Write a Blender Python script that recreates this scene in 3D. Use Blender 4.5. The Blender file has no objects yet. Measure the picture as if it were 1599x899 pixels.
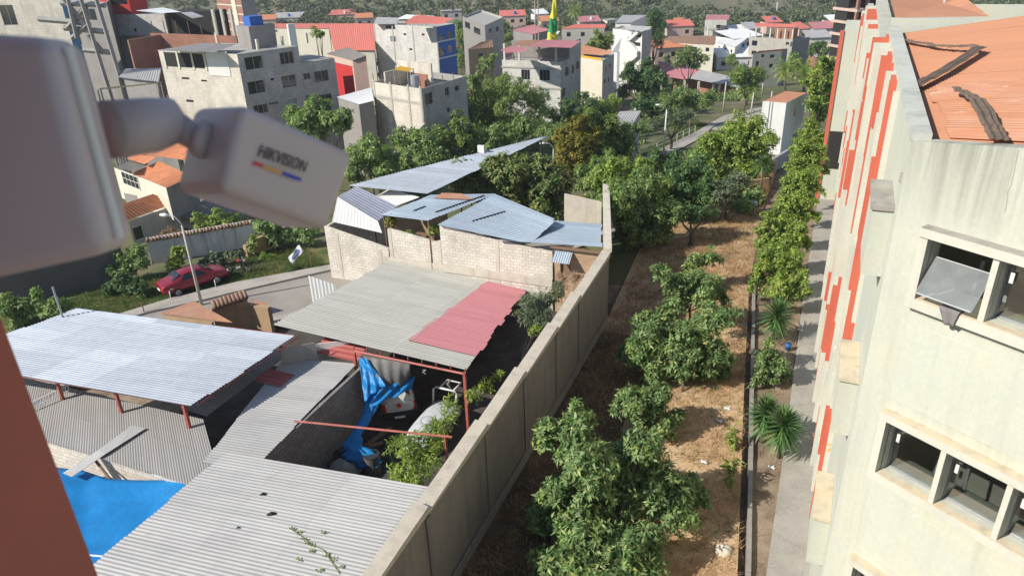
import bpy, math, random
import numpy as np
from mathutils import Vector, Matrix

# ------------------------------------------------------------------ camera, world, sun, exposure
C = bpy.context.scene.collection
S = bpy.context.scene
F = 1144.0; TH = math.radians(25.6); RO = math.radians(-2.07); H = 21.0      # focal length in photo pixels, pitch, roll, eye height
cam_d = bpy.data.cameras.new('camera'); cam = bpy.data.objects.new('camera', cam_d); C.objects.link(cam)
cam_d.sensor_width = 36.0; cam_d.lens = 36.0 * F / 1599.0
cam_d.clip_start = 0.05; cam_d.clip_end = 4000.0
cam.location = (0, 0, H)
cam.rotation_euler = (Matrix.Rotation(math.radians(90) - TH, 4, 'X') @ Matrix.Rotation(RO, 4, 'Z')).to_euler()
cam_d.dof.use_dof = True; cam_d.dof.focus_distance = 38.0; cam_d.dof.aperture_fstop = 12.5
S.camera = cam
W = bpy.data.worlds.new('World'); S.world = W; W.use_nodes = True
SUN_AZ, SUN_EL = math.radians(249), math.radians(37)                             # clockwise from +Y
nt = W.node_tree; nt.nodes.clear()
sky = nt.nodes.new('ShaderNodeTexSky'); sky.sky_type = 'NISHITA'; sky.sun_disc = False
sky.sun_elevation = SUN_EL; sky.sun_rotation = SUN_AZ; sky.air_density = 1.0; sky.dust_density = 0.6; sky.altitude = 2000
bg = nt.nodes.new('ShaderNodeBackground'); bg.inputs[1].default_value = 0.12
wo = nt.nodes.new('ShaderNodeOutputWorld'); nt.links.new(sky.outputs[0], bg.inputs[0]); nt.links.new(bg.outputs[0], wo.inputs[0])
sun_d = bpy.data.lights.new('sun', 'SUN'); sun_d.energy = 5.0; sun_d.angle = math.radians(0.5); sun_d.color = (1.0, 0.94, 0.84)
sun = bpy.data.objects.new('sun', sun_d); C.objects.link(sun)
sdir = Vector((-math.sin(SUN_AZ) * math.cos(SUN_EL), -math.cos(SUN_AZ) * math.cos(SUN_EL), -math.sin(SUN_EL)))
sun.rotation_euler = sdir.to_track_quat('-Z', 'Y').to_euler()
S.view_settings.view_transform = 'Standard'; S.view_settings.look = 'None'
S.view_settings.exposure = 0.47; S.view_settings.gamma = 1.0; S.view_settings.use_curve_mapping = False

R_ = random.Random(7)
NP = np.random.default_rng(11)

# ------------------------------------------------------------------ photo pixel -> world helpers
def ray(px, py):
    u = (px - 799.5) / F; v = (py - 449.5) / F
    c, s = math.cos(-RO), math.sin(-RO)
    X = u * c - v * s; Y = u * s + v * c
    return Vector((X, math.cos(TH) - Y * math.sin(TH), -math.sin(TH) - Y * math.cos(TH)))
def P(px, py, z=0.0):                       # where the sight line meets the level z
    r = ray(px, py); k = (z - H) / r.z
    return Vector((r.x * k, r.y * k, z))
def D(px, py, y):                           # ... at the distance y in front
    r = ray(px, py); k = y / r.y
    return Vector((r.x * k, y, H + r.z * k))
def N(px, py, d):                           # ... at d metres from the eye
    r = ray(px, py).normalized()
    return Vector((r.x * d, r.y * d, H + r.z * d))
def T(y):                                   # height of the ground
    if y < 44: return 0.0
    if y < 60: return -0.1 * (y - 44) ** 2 / 32
    if y < 180: return -0.8 - 0.1 * (y - 60)
    return -12.8
def G(px, py, dz=0.0):                      # where the sight line meets the ground
    z = 0.0
    for _ in range(40):
        p = P(px, py, z + dz); z = 0.5 * z + 0.5 * T(p.y)
    return Vector((p.x, p.y, z))
def onp(o, d, px, py):                      # (u, z) on the upright plane through o along d
    r = ray(px, py); det = r.x * -d[1] + d[0] * r.y
    k = (o[0] * -d[1] + d[0] * o[1]) / det
    u = (r.x * k - o[0]) * d[0] + (r.y * k - o[1]) * d[1]
    return u, H + k * r.z
def az(deg): a = math.radians(deg); return Vector((math.sin(a), math.cos(a)))
def v3(p, z=None): return Vector((p[0], p[1], p[2] if z is None else z))

# ------------------------------------------------------------------ materials
MATS = {}
def _mat(name):
    m = bpy.data.materials.new(name); m.use_nodes = True
    n = m.node_tree; n.nodes.clear()
    o = n.nodes.new('ShaderNodeOutputMaterial'); b = n.nodes.new('ShaderNodeBsdfPrincipled')
    n.links.new(b.outputs[0], o.inputs[0]); MATS[name] = m
    return m, n, b
def _noise(n, vec, scale, detail=5, rough=0.6):
    t = n.nodes.new('ShaderNodeTexNoise'); t.inputs['Scale'].default_value = scale
    t.inputs['Detail'].default_value = detail; t.inputs['Roughness'].default_value = rough
    if vec is not None: n.links.new(vec, t.inputs['Vector'])
    return t.outputs['Fac']
def _coord(n, kind, sc=None):
    t = n.nodes.new('ShaderNodeTexCoord').outputs[kind]
    if sc is None: return t
    m = n.nodes.new('ShaderNodeMapping'); m.inputs['Scale'].default_value = sc; n.links.new(t, m.inputs['Vector'])
    return m.outputs[0]
def _ramp(n, fac, stops):
    r = n.nodes.new('ShaderNodeValToRGB'); e = r.color_ramp.elements
    while len(e) < len(stops): e.new(0.5)
    for k, (p, c) in enumerate(stops):
        e[k].position = p; e[k].color = (*c, 1) if len(c) == 3 else c
    n.links.new(fac, r.inputs[0]); return r.outputs[0]
def _mix(n, fac, a, b, mode='MIX'):
    m = n.nodes.new('ShaderNodeMix'); m.data_type = 'RGBA'; m.blend_type = mode
    for k, x in ((0, fac), (6, a), (7, b)):
        if isinstance(x, (int, float)): m.inputs[k].default_value = x
        elif isinstance(x, tuple): m.inputs[k].default_value = (*x, 1)
        else: n.links.new(x, m.inputs[k])
    return m.outputs[2]
def _bump(n, b, h, strength, dist=0.02):
    t = n.nodes.new('ShaderNodeBump'); t.inputs['Strength'].default_value = strength; t.inputs['Distance'].default_value = dist
    n.links.new(h, t.inputs['Height']); n.links.new(t.outputs[0], b.inputs['Normal'])
def sc(c, k): return tuple(min(1, x * k) for x in c)

def wear(name, col, var=0.22, scale=0.9, streak=0.35, stain=(0.12, 0.11, 0.10), rough=0.85, metal=0.0, bump=0.25, fine=14, tint=None, lo=0.46):
    '''mottled painted / cement surface with run-down streaks and grain'''
    m, n, b = _mat(name); o = _coord(n, 'Object')
    big = _noise(n, o, scale, 6); gr = _noise(n, o, fine, 4, 0.7)
    c = _ramp(n, big, [(0.28, sc(col, 1 - var)), (0.5, col), (0.74, tint or sc(col, 1 + var * 0.6))])
    c = _mix(n, 0.25, c, _ramp(n, gr, [(0.3, sc(col, 0.72)), (0.7, sc(col, 1.15))]))
    st = _noise(n, _coord(n, 'Object', (1.6, 1.6, 0.12)), 1.5, 6, 0.65)
    f = _ramp(n, st, [(lo + 0.06, (0, 0, 0)), (lo + 0.3, (streak, streak, streak))])
    c = _mix(n, f, c, stain)
    n.links.new(c, b.inputs['Base Color']); b.inputs['Roughness'].default_value = rough; b.inputs['Metallic'].default_value = metal
    _bump(n, b, gr, bump); return m
def end_wall_mat():
    m = wear('cream_end_wall', (0.485, 0.49, 0.41), 0.08, 0.4, 0.5, (0.30, 0.30, 0.25), rough=0.8, bump=0.1, tint=(0.58, 0.54, 0.38), lo=0.43)
    n = m.node_tree; b = [x for x in n.nodes if x.type == 'BSDF_PRINCIPLED'][0]; c = b.inputs['Base Color'].links[0].from_socket
    sx = n.nodes.new('ShaderNodeSeparateXYZ'); n.links.new(_coord(n, 'Object'), sx.inputs[0])       # grime run down from the coping
    z = n.nodes.new('ShaderNodeMapRange'); n.links.new(sx.outputs[2], z.inputs[0]); z.inputs[1].default_value = 16.9; z.inputs[2].default_value = 18.6
    st = _ramp(n, _noise(n, _coord(n, 'Object', (1.5, 1.5, 0.10)), 2.2, 6, 0.7), [(0.36, (0, 0, 0)), (0.62, (1, 1, 1))])
    k = n.nodes.new('ShaderNodeMath'); k.operation = 'MULTIPLY'; n.links.new(st, k.inputs[0]); n.links.new(z.outputs[0], k.inputs[1])
    n.links.new(_mix(n, k.outputs[0], c, (0.20, 0.20, 0.165)), b.inputs['Base Color'])
def brick(name, c1, c2, mortar, bw=0.4, bh=0.2, ms=0.012, off=0.5, var=0.25, stain=0.3, bump=0.5):
    m, n, b = _mat(name); uv = _coord(n, 'UV'); o = _coord(n, 'Object')
    t = n.nodes.new('ShaderNodeTexBrick'); n.links.new(uv, t.inputs['Vector'])
    t.offset = off; t.inputs['Scale'].default_value = 1.0
    t.inputs['Color1'].default_value = (*c1, 1); t.inputs['Color2'].default_value = (*c2, 1); t.inputs['Mortar'].default_value = (*mortar, 1)
    t.inputs['Mortar Size'].default_value = ms; t.inputs['Mortar Smooth'].default_value = 0.2; t.inputs['Bias'].default_value = -0.1
    t.inputs['Brick Width'].default_value = bw; t.inputs['Row Height'].default_value = bh
    g = _noise(n, o, 0.6, 6); gr = _noise(n, o, 12, 4)
    c = _mix(n, 1.0, t.outputs[0], _ramp(n, g, [(0.3, (1 - var,) * 3), (0.7, (1.08,) * 3)]), 'MULTIPLY')
    c = _mix(n, 1.0, c, _ramp(n, gr, [(0.3, (0.8,) * 3), (0.7, (1.1,) * 3)]), 'MULTIPLY')
    st = _noise(n, _coord(n, 'Object', (1.3, 1.3, 0.15)), 1.2, 6)
    c = _mix(n, _ramp(n, st, [(0.52, (0, 0, 0)), (0.78, (stain,) * 3)]), c, (0.16, 0.14, 0.12))
    n.links.new(c, b.inputs['Base Color']); b.inputs['Roughness'].default_value = 0.92
    _bump(n, b, t.outputs['Fac'], -bump, 0.015); return m
def metal_sheet(name, col, metal=0.35, rough=0.5, pw=0.85, pl=3.0, var=0.12, rust=0.25, rustc=(0.22, 0.10, 0.05), dirt=0.3, dirtc=(0.16, 0.155, 0.15)):
    '''corrugated sheet: every laid sheet differs a little, rust and dirt in patches; the waves are geometry'''
    m, n, b = _mat(name); uv = _coord(n, 'UV'); o = _coord(n, 'Object')
    t = n.nodes.new('ShaderNodeTexBrick'); n.links.new(uv, t.inputs['Vector'])
    t.inputs['Scale'].default_value = 1.0; t.offset = 0.0; t.inputs['Brick Width'].default_value = pw; t.inputs['Row Height'].default_value = pl
    t.inputs['Mortar Size'].default_value = 0.008; t.inputs['Bias'].default_value = 0.0
    t.inputs['Color1'].default_value = (*sc(col, 1 - var), 1); t.inputs['Color2'].default_value = (*sc(col, 1 + var), 1)
    t.inputs['Mortar'].default_value = (*sc(col, 0.62), 1)
    g = _noise(n, o, 0.45, 7, 0.65); g2 = _noise(n, o, 2.3, 6, 0.7)
    sl = _noise(n, _coord(n, 'UV', (2.2, 0.16, 1)), 1.0, 5, 0.6)
    c = _mix(n, _ramp(n, g, [(0.45, (0, 0, 0)), (0.75, (dirt,) * 3)]), t.outputs[0], dirtc)
    c = _mix(n, 0.22, c, _ramp(n, sl, [(0.3, sc(col, 0.6)), (0.7, sc(col, 1.2))]))
    rf = _ramp(n, g2, [(0.60, (0, 0, 0)), (0.80, (rust,) * 3)])
    c = _mix(n, rf, c, rustc)
    n.links.new(c, b.inputs['Base Color']); b.inputs['Metallic'].default_value = metal
    r = _ramp(n, g2, [(0.3, (rough - 0.08,) * 3), (0.75, (min(1, rough + 0.25),) * 3)]); n.links.new(r, b.inputs['Roughness'])
    return m
def leafm(name, dark, mid, light, rough=0.5, trans=0.25, odd=None):
    m, n, b = _mat(name)
    g = n.nodes.new('ShaderNodeNewGeometry')
    st = [(0.0, dark), (0.55, mid), (0.92, light)]
    if odd: st.append((0.97, odd))
    c = _ramp(n, g.outputs['Random Per Island'], st)
    cl = _noise(n, _coord(n, 'Object'), 0.8, 3)
    c = _mix(n, 1.0, c, _ramp(n, cl, [(0.3, (0.62, 0.68, 0.60)), (0.5, (1.0, 1.0, 1.0)), (0.7, (1.32, 1.22, 0.98))]), 'MULTIPLY')
    n.links.new(c, b.inputs['Base Color']); b.inputs['Roughness'].default_value = rough
    b.inputs['Specular IOR Level'].default_value = 0.35
    tr = n.nodes.new('ShaderNodeBsdfTranslucent'); n.links.new(_mix(n, 1.0, c, (1.3, 1.5, 0.5), 'MULTIPLY'), tr.inputs[0])
    mx = n.nodes.new('ShaderNodeMixShader'); mx.inputs[0].default_value = trans
    o = [x for x in n.nodes if x.type == 'OUTPUT_MATERIAL'][0]
    n.links.new(b.outputs[0], mx.inputs[1]); n.links.new(tr.outputs[0], mx.inputs[2]); n.links.new(mx.outputs[0], o.inputs[0])
    return m
def flat(name, col, rough=0.6, metal=0.0, spec=0.5, coat=0.0, var=0.1, scale=3):
    m, n, b = _mat(name)
    c = _ramp(n, _noise(n, _coord(n, 'Object'), scale, 4), [(0.3, sc(col, 1 - var)), (0.7, sc(col, 1 + var))])
    n.links.new(c, b.inputs['Base Color']); b.inputs['Roughness'].default_value = rough; b.inputs['Metallic'].default_value = metal
    b.inputs['Specular IOR Level'].default_value = spec; b.inputs['Coat Weight'].default_value = coat
    return m
def ground(name, stops, scale=0.35, fine=9, bump=0.6, rough=0.95, fm=0.45):
    m, n, b = _mat(name); o = _coord(n, 'Object')
    a = _noise(n, o, scale, 8, 0.62); f = _noise(n, o, fine, 6, 0.75)
    mm = n.nodes.new('ShaderNodeMath'); mm.operation = 'MULTIPLY_ADD'; n.links.new(f, mm.inputs[0]); mm.inputs[1].default_value = fm
    n.links.new(a, mm.inputs[2])
    m2 = n.nodes.new('ShaderNodeMath'); m2.operation = 'SUBTRACT'; n.links.new(mm.outputs[0], m2.inputs[0]); m2.inputs[1].default_value = fm / 2
    c = _ramp(n, m2.outputs[0], stops)
    n.links.new(c, b.inputs['Base Color']); b.inputs['Roughness'].default_value = rough; b.inputs['Specular IOR Level'].default_value = 0.2
    _bump(n, b, f, bump, 0.05); return m

wear('coping', (0.55, 0.50, 0.41), 0.2, 1.6, 0.35, (0.16, 0.14, 0.12))
wear('wall_cement', (0.245, 0.215, 0.185), 0.25, 0.9, 0.55, (0.11, 0.10, 0.095))
wear('plinth', (0.27, 0.25, 0.22), 0.3, 2.5, 0.3)
wear('cream_wall', (0.50, 0.51, 0.43), 0.07, 0.45, 0.42, (0.30, 0.30, 0.25), rough=0.8, bump=0.1, tint=(0.58, 0.545, 0.39), lo=0.47)
wear('cream_trim', (0.53, 0.52, 0.44), 0.10, 1.2, 0.45, (0.36, 0.32, 0.25), rough=0.8, bump=0.15)
wear('sill_weathered', (0.58, 0.50, 0.36), 0.3, 3.0, 0.6, (0.22, 0.18, 0.13), rough=0.9, bump=0.5, tint=(0.62, 0.44, 0.25))
wear('ledge_grey', (0.33, 0.31, 0.27), 0.35, 3.0, 0.6, (0.10, 0.10, 0.09), rough=0.95, bump=0.5)
wear('facade_red', (0.52, 0.115, 0.065), 0.14, 1.0, 0.3, (0.40, 0.20, 0.14), rough=0.75)
wear('parapet_grey', (0.48, 0.49, 0.43), 0.25, 1.2, 0.5, (0.16, 0.17, 0.15))
wear('pillar_red', (0.33, 0.085, 0.055), 0.10, 2.0, 0.15, (0.18, 0.06, 0.05), rough=0.7, bump=0.1)
wear('plaster_grey', (0.42, 0.39, 0.34), 0.2, 0.7, 0.35)
wear('plaster_cream', (0.62, 0.58, 0.47), 0.12, 0.6, 0.25, (0.3, 0.27, 0.22))
wear('plaster_white', (0.68, 0.67, 0.63), 0.10, 0.6, 0.35, (0.28, 0.26, 0.24))
wear('plaster_pink', (0.55, 0.40, 0.33), 0.12, 0.6, 0.3, (0.3, 0.2, 0.17))
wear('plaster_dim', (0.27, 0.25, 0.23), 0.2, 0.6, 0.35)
wear('plaster_yellow', (0.62, 0.52, 0.27), 0.12, 0.8, 0.3, (0.3, 0.25, 0.15))
wear('paint_blue', (0.03, 0.12, 0.42), 0.12, 0.8, 0.2, (0.03, 0.07, 0.2))
wear('paint_red', (0.50, 0.03, 0.03), 0.12, 0.8, 0.2, (0.25, 0.03, 0.03))
wear('paint_teal', (0.05, 0.25, 0.42), 0.15, 0.8, 0.3, (0.1, 0.2, 0.25))
wear('slab', (0.36, 0.35, 0.32), 0.25, 0.8, 0.25)
wear('concrete_pole', (0.45, 0.42, 0.37), 0.12, 2, 0.2)
wear('adobe', (0.36, 0.25, 0.15), 0.25, 1.2, 0.4, (0.15, 0.11, 0.08))
wear('white_cracked', (0.60, 0.60, 0.60), 0.2, 1.2, 0.75, (0.12, 0.11, 0.10), lo=0.44)
wear('timber', (0.20, 0.13, 0.08), 0.3, 3, 0.3)
wear('flashing', (0.16, 0.115, 0.08), 0.35, 2.5, 0.3, (0.07, 0.05, 0.04), rough=0.7, metal=0.2)
end_wall_mat()
brick('block_cream', (0.74, 0.68, 0.59), (0.62, 0.56, 0.48), (0.36, 0.32, 0.27), 0.40, 0.20, 0.011, var=0.2, stain=0.35)
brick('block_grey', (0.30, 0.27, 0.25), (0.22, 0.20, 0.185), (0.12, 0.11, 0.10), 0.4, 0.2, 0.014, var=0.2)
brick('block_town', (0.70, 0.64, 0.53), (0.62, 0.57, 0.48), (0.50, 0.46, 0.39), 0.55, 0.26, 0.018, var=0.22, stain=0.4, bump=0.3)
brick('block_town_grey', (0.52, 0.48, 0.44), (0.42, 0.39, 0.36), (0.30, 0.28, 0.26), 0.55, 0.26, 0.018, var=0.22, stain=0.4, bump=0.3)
brick('block_white', (0.70, 0.68, 0.62), (0.58, 0.56, 0.52), (0.46, 0.44, 0.41), 0.55, 0.26, 0.018, var=0.15, stain=0.35, bump=0.3)
brick('brick_red', (0.42, 0.17, 0.10), (0.33, 0.13, 0.085), (0.30, 0.24, 0.20), 0.30, 0.15, 0.012, var=0.25)
brick('brick_ochre', (0.50, 0.34, 0.20), (0.42, 0.27, 0.15), (0.33, 0.28, 0.22), 0.42, 0.26, 0.014, var=0.25)
brick('fence_tile', (0.38, 0.37, 0.345), (0.34, 0.33, 0.31), (0.17, 0.165, 0.155), 2.4, 1.5, 0.02, 0.0, var=0.18, stain=0.25, bump=0.6)
metal_sheet('zinc_bright', (0.50, 0.54, 0.59), 0.30, 0.48, 0.95, 2.6, 0.16, 0.15, dirt=0.10)
metal_sheet('zinc_pale', (0.42, 0.412, 0.395), 0.12, 0.62, 0.95, 2.9, 0.08, 0.42, (0.26, 0.16, 0.10), dirt=0.6, dirtc=(0.27, 0.26, 0.28))
metal_sheet('zinc_cream', (0.42, 0.412, 0.365), 0.12, 0.62, 0.95, 3.3, 0.08, 0.22, (0.25, 0.16, 0.09), dirt=0.22)
metal_sheet('zinc_blue', (0.42, 0.50, 0.57), 0.35, 0.48, 0.95, 40, 0.16, 0.30, (0.30, 0.17, 0.10), dirt=0.22)
metal_sheet('zinc_dull', (0.30, 0.285, 0.27), 0.10, 0.75, 0.95, 2.2, 0.10, 0.15, dirt=0.35, dirtc=(0.20, 0.18, 0.155))
metal_sheet('zinc_white', (0.74, 0.74, 0.72), 0.0, 0.6, 0.95, 60, 0.04, 0.05, dirt=0.12)
metal_sheet('zinc_violet', (0.38, 0.40, 0.47), 0.35, 0.5, 0.95, 60, 0.07, 0.05, dirt=0.15)
metal_sheet('sheet_pink', (0.47, 0.185, 0.20), 0.0, 0.6, 0.95, 60, 0.08, 0.12, (0.42, 0.2, 0.18), dirt=0.12, dirtc=(0.35, 0.15, 0.14))
metal_sheet('sheet_red', (0.36, 0.085, 0.075), 0.0, 0.6, 0.95, 60, 0.08, 0.12, (0.3, 0.12, 0.1), dirt=0.1)
metal_sheet('sheet_coral', (0.60, 0.17, 0.125), 0.0, 0.6, 0.95, 60, 0.05, 0.06, (0.4, 0.15, 0.1), dirt=0.08)
metal_sheet('sheet_rust', (0.40, 0.20, 0.12), 0.1, 0.8, 0.95, 60, 0.2, 0.6, (0.16, 0.08, 0.05), dirt=0.4, dirtc=(0.36, 0.32, 0.28))
metal_sheet('sheet_orange', (0.48, 0.22, 0.118), 0.0, 0.75, 1.0, 3.6, 0.06, 0.4, (0.58, 0.40, 0.30), dirt=0.35, dirtc=(0.46, 0.23, 0.14))
metal_sheet('sheet_peeled', (0.48, 0.22, 0.118), 0.0, 0.8, 1.0, 3.6, 0.06, 0.9, (0.62, 0.56, 0.48), dirt=0.6, dirtc=(0.60, 0.42, 0.33))
metal_sheet('tile_orange', (0.55, 0.215, 0.10), 0.0, 0.8, 0.4, 0.4, 0.16, 0.2, (0.28, 0.1, 0.05), dirt=0.2, dirtc=(0.42, 0.17, 0.09))
metal_sheet('tile_brown', (0.28, 0.16, 0.10), 0.0, 0.85, 0.4, 0.4, 0.18, 0.2, dirt=0.3)
metal_sheet('tile_grey', (0.22, 0.20, 0.175), 0.0, 0.85, 0.4, 0.4, 0.18, 0.2, dirt=0.3)
def clear_glass(name, tint, refl):
    m, n, b = _mat(name); o = [x for x in n.nodes if x.type == 'OUTPUT_MATERIAL'][0]
    t = n.nodes.new('ShaderNodeBsdfTransparent'); t.inputs[0].default_value = (*tint, 1); g = n.nodes.new('ShaderNodeBsdfGlossy'); g.inputs['Roughness'].default_value = .04
    x = n.nodes.new('ShaderNodeMixShader'); x.inputs[0].default_value = refl; n.links.new(t.outputs[0], x.inputs[1]); n.links.new(g.outputs[0], x.inputs[2]); n.links.new(x.outputs[0], o.inputs[0])
clear_glass('glass_clear', (0.76, 0.80, 0.80), 0.24)
m_, n_, b_ = _mat('glass_dusty'); b_.inputs['Base Color'].default_value = (.30, .32, .32, 1); b_.inputs['Roughness'].default_value = .25
t_ = n_.nodes.new('ShaderNodeBsdfTransparent'); t_.inputs[0].default_value = (.8, .84, .84, 1); x_ = n_.nodes.new('ShaderNodeMixShader'); n_.links.new(_ramp(n_, _noise(n_, _coord(n_, 'Object'), 3.0, 5), [(0.3, (.28,) * 3), (0.7, (.5,) * 3)]), x_.inputs[0])
n_.links.new(t_.outputs[0], x_.inputs[1]); n_.links.new(b_.outputs[0], x_.inputs[2]); n_.links.new(x_.outputs[0], [k for k in n_.nodes if k.type == 'OUTPUT_MATERIAL'][0].inputs[0])
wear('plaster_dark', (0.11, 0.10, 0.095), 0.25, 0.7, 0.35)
flat('glass', (0.018, 0.022, 0.026), 0.06, 0, 0.6, var=0.3, scale=1.2)
flat('glass_pale', (0.22, 0.26, 0.28), 0.12, 0, 0.6, var=0.25, scale=1.2)
flat('glass_green', (0.20, 0.25, 0.23), 0.10, 0, 0.6, var=0.2)
flat('dark_room', (0.02, 0.019, 0.018), 0.9)
flat('white_plastic', (0.45, 0.385, 0.385), 0.45, 0, 0.5, var=0.03)
flat('white_frame', (0.62, 0.61, 0.57), 0.6)
flat('white_steel', (0.66, 0.66, 0.64), 0.5)
flat('steel_grey', (0.36, 0.37, 0.38), 0.5, 0.4)
flat('dark_steel', (0.05, 0.05, 0.055), 0.5, 0.4)
flat('red_primer', (0.34, 0.085, 0.062), 0.65, var=0.25)
def cloth_sheet(name, col, rough, trans):
    m = flat(name, col, rough, 0, 0.4, var=0.14, scale=1.5); n = m.node_tree; b = [x for x in n.nodes if x.type == 'BSDF_PRINCIPLED'][0]; o = [x for x in n.nodes if x.type == 'OUTPUT_MATERIAL'][0]
    t = n.nodes.new('ShaderNodeBsdfTranslucent'); t.inputs[0].default_value = (*sc(col, 1.5), 1); x = n.nodes.new('ShaderNodeMixShader'); x.inputs[0].default_value = trans
    n.links.new(b.outputs[0], x.inputs[1]); n.links.new(t.outputs[0], x.inputs[2]); n.links.new(x.outputs[0], o.inputs[0])
    _bump(n, b, _noise(n, _coord(n, 'Object'), 3.5, 4, 0.6), 0.5, 0.05)
cloth_sheet('tarp_blue', (0.016, 0.25, 0.58), 0.42, 0.3); cloth_sheet('tarp_black', (0.12, 0.115, 0.11), 0.55, 0.05)
flat('rubber', (0.02, 0.02, 0.02), 0.85)
flat('car_red', (0.23, 0.012, 0.03), 0.34, 0.15, 0.5, 0.4, var=0.05)
flat('car_white', (0.62, 0.62, 0.60), 0.35, 0, 0.5, 0.3, var=0.08)
flat('car_shell', (0.46, 0.475, 0.50), 0.5, 0, 0.5, 0.0, var=0.15)
flat('lamp_red', (0.5, 0.03, 0.02), 0.3); flat('lamp_clear', (0.6, 0.6, 0.58), 0.2)
flat('cloth_grey', (0.20, 0.18, 0.18), 0.95); flat('cloth_white', (0.68, 0.68, 0.68), 0.9); flat('cloth_blue', (0.10, 0.16, 0.42), 0.9)
flat('cloth_green', (0.02, 0.26, 0.07), 0.9); flat('cloth_yellow', (0.62, 0.58, 0.06), 0.9)
flat('paint_yellow', (0.70, 0.38, 0.015), 0.6); flat('logo_ink', (0.035, 0.028, 0.035), 0.6, var=0); flat('logo_red', (0.5, 0.03, 0.06), 0.6, var=0)
flat('logo_yellow', (0.55, 0.28, 0.08), 0.6, var=0); flat('logo_blue', (0.02, 0.05, 0.38), 0.6, var=0)
flat('sticker_red', (0.62, 0.06, 0.02), 0.6, var=0.02); flat('bottle_green', (0.02, 0.16, 0.05), 0.3); flat('bucket_blue', (0.02, 0.08, 0.28), 0.5)
flat('rag_black', (0.02, 0.02, 0.022), 0.9)
wear('bark', (0.13, 0.10, 0.075), 0.3, 5, 0.4, (0.05, 0.04, 0.03)); wear('bark_pale', (0.26, 0.22, 0.17), 0.3, 5, 0.3)
leafm('leaf_avocado', (0.062, 0.127, 0.042), (0.170, 0.264, 0.097), (0.329, 0.429, 0.176), 0.48, 0.24, (0.30, 0.28, 0.09))
leafm('leaf_mango', (0.056, 0.114, 0.038), (0.168, 0.249, 0.080), (0.394, 0.373, 0.135), 0.45, 0.28, (0.26, 0.18, 0.07))
leafm('leaf_bright', (0.099, 0.171, 0.032), (0.252, 0.342, 0.073), (0.442, 0.520, 0.148), 0.5, 0.38)
leafm('leaf_mid', (0.088, 0.162, 0.053), (0.215, 0.304, 0.114), (0.391, 0.485, 0.190), 0.5, 0.34)
leafm('leaf_dark', (0.036, 0.090, 0.035), (0.093, 0.173, 0.064), (0.184, 0.284, 0.098), 0.55, 0.28)
leafm('leaf_willow', (0.104, 0.158, 0.046), (0.223, 0.302, 0.092), (0.356, 0.432, 0.144), 0.6, 0.36)
leafm('leaf_yellow', (0.070, 0.094, 0.019), (0.203, 0.196, 0.035), (0.406, 0.305, 0.047), 0.6, 0.34)
leafm('leaf_grey', (0.072, 0.105, 0.064), (0.153, 0.193, 0.121), (0.241, 0.282, 0.177), 0.6, 0.25)
leafm('leaf_yucca', (0.034, 0.085, 0.028), (0.085, 0.171, 0.057), (0.180, 0.285, 0.095), 0.4, 0.15, (0.24, 0.20, 0.07))
leafm('leaf_lime', (0.12, 0.18, 0.03), (0.22, 0.28, 0.06), (0.34, 0.38, 0.12), 0.55, 0.3)
leafm('straw', (0.26, 0.16, 0.08), (0.42, 0.28, 0.145), (0.56, 0.42, 0.23), 0.9, 0.15, (0.09, 0.12, 0.04))
leafm('straw_red', (0.18, 0.105, 0.065), (0.31, 0.19, 0.12), (0.43, 0.29, 0.18), 0.9, 0.1, (0.08, 0.10, 0.04))
leafm('grass_green', (0.035, 0.065, 0.012), (0.085, 0.135, 0.025), (0.16, 0.19, 0.045), 0.7, 0.3, (0.28, 0.21, 0.08))
leafm('leaf_scrub', (0.065, 0.091, 0.046), (0.122, 0.155, 0.081), (0.212, 0.235, 0.138), .8, 0.15)
ground('earth_town', [(0.3, (0.13, 0.105, 0.065)), (0.44, (0.10, 0.11, 0.05)), (0.54, (0.13, 0.135, 0.06)), (0.62, (0.17, 0.14, 0.095)), (0.75, (0.24, 0.20, 0.15))], 0.16)
ground('earth_orchard', [(0.28, (0.20, 0.12, 0.075)), (0.40, (0.36, 0.215, 0.125)), (0.52, (0.50, 0.345, 0.205)), (0.66, (0.55, 0.42, 0.27)), (0.80, (0.30, 0.18, 0.115))], 0.5)
ground('earth_wall_shade', [(0.3, (0.05, 0.035, 0.022)), (0.5, (0.10, 0.065, 0.04)), (0.7, (0.17, 0.11, 0.065)), (0.85, (0.07, 0.07, 0.03))], 0.6)  # near-black earth, the boundary wall's shade mixed into its colour
ground('earth_strip', [(0.3, (0.14, 0.10, 0.07)), (0.5, (0.24, 0.18, 0.125)), (0.7, (0.33, 0.26, 0.19))], 0.8)
ground('earth_yard', [(0.3, (0.035, 0.03, 0.026)), (0.6, (0.09, 0.08, 0.07)), (0.8, (0.15, 0.13, 0.11))], 0.6)
ground('verge', [(0.3, (0.04, 0.06, 0.018)), (0.5, (0.07, 0.10, 0.03)), (0.65, (0.20, 0.15, 0.07)), (0.8, (0.28, 0.21, 0.11))], 0.5)
ground('asphalt', [(0.3, (0.22, 0.195, 0.17)), (0.5, (0.29, 0.26, 0.23)), (0.75, (0.35, 0.32, 0.28))], 0.25, 12, 0.3)
ground('pavement', [(0.3, (0.27, 0.25, 0.22)), (0.5, (0.36, 0.33, 0.29)), (0.75, (0.43, 0.40, 0.35))], 0.5, 8, 0.2)
ground('pavement_dull', [(0.3, (0.25, 0.235, 0.205)), (0.5, (0.33, 0.31, 0.275)), (0.75, (0.39, 0.37, 0.33))], 0.5, 8, 0.2)
ground('hill_ground', [(0.30, (0.10, 0.115, 0.07)), (0.46, (0.145, 0.15, 0.095)), (0.60, (0.18, 0.16, 0.11)), (0.74, (0.30, 0.235, 0.17))], 0.02, 0.25, 0.4)
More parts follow.
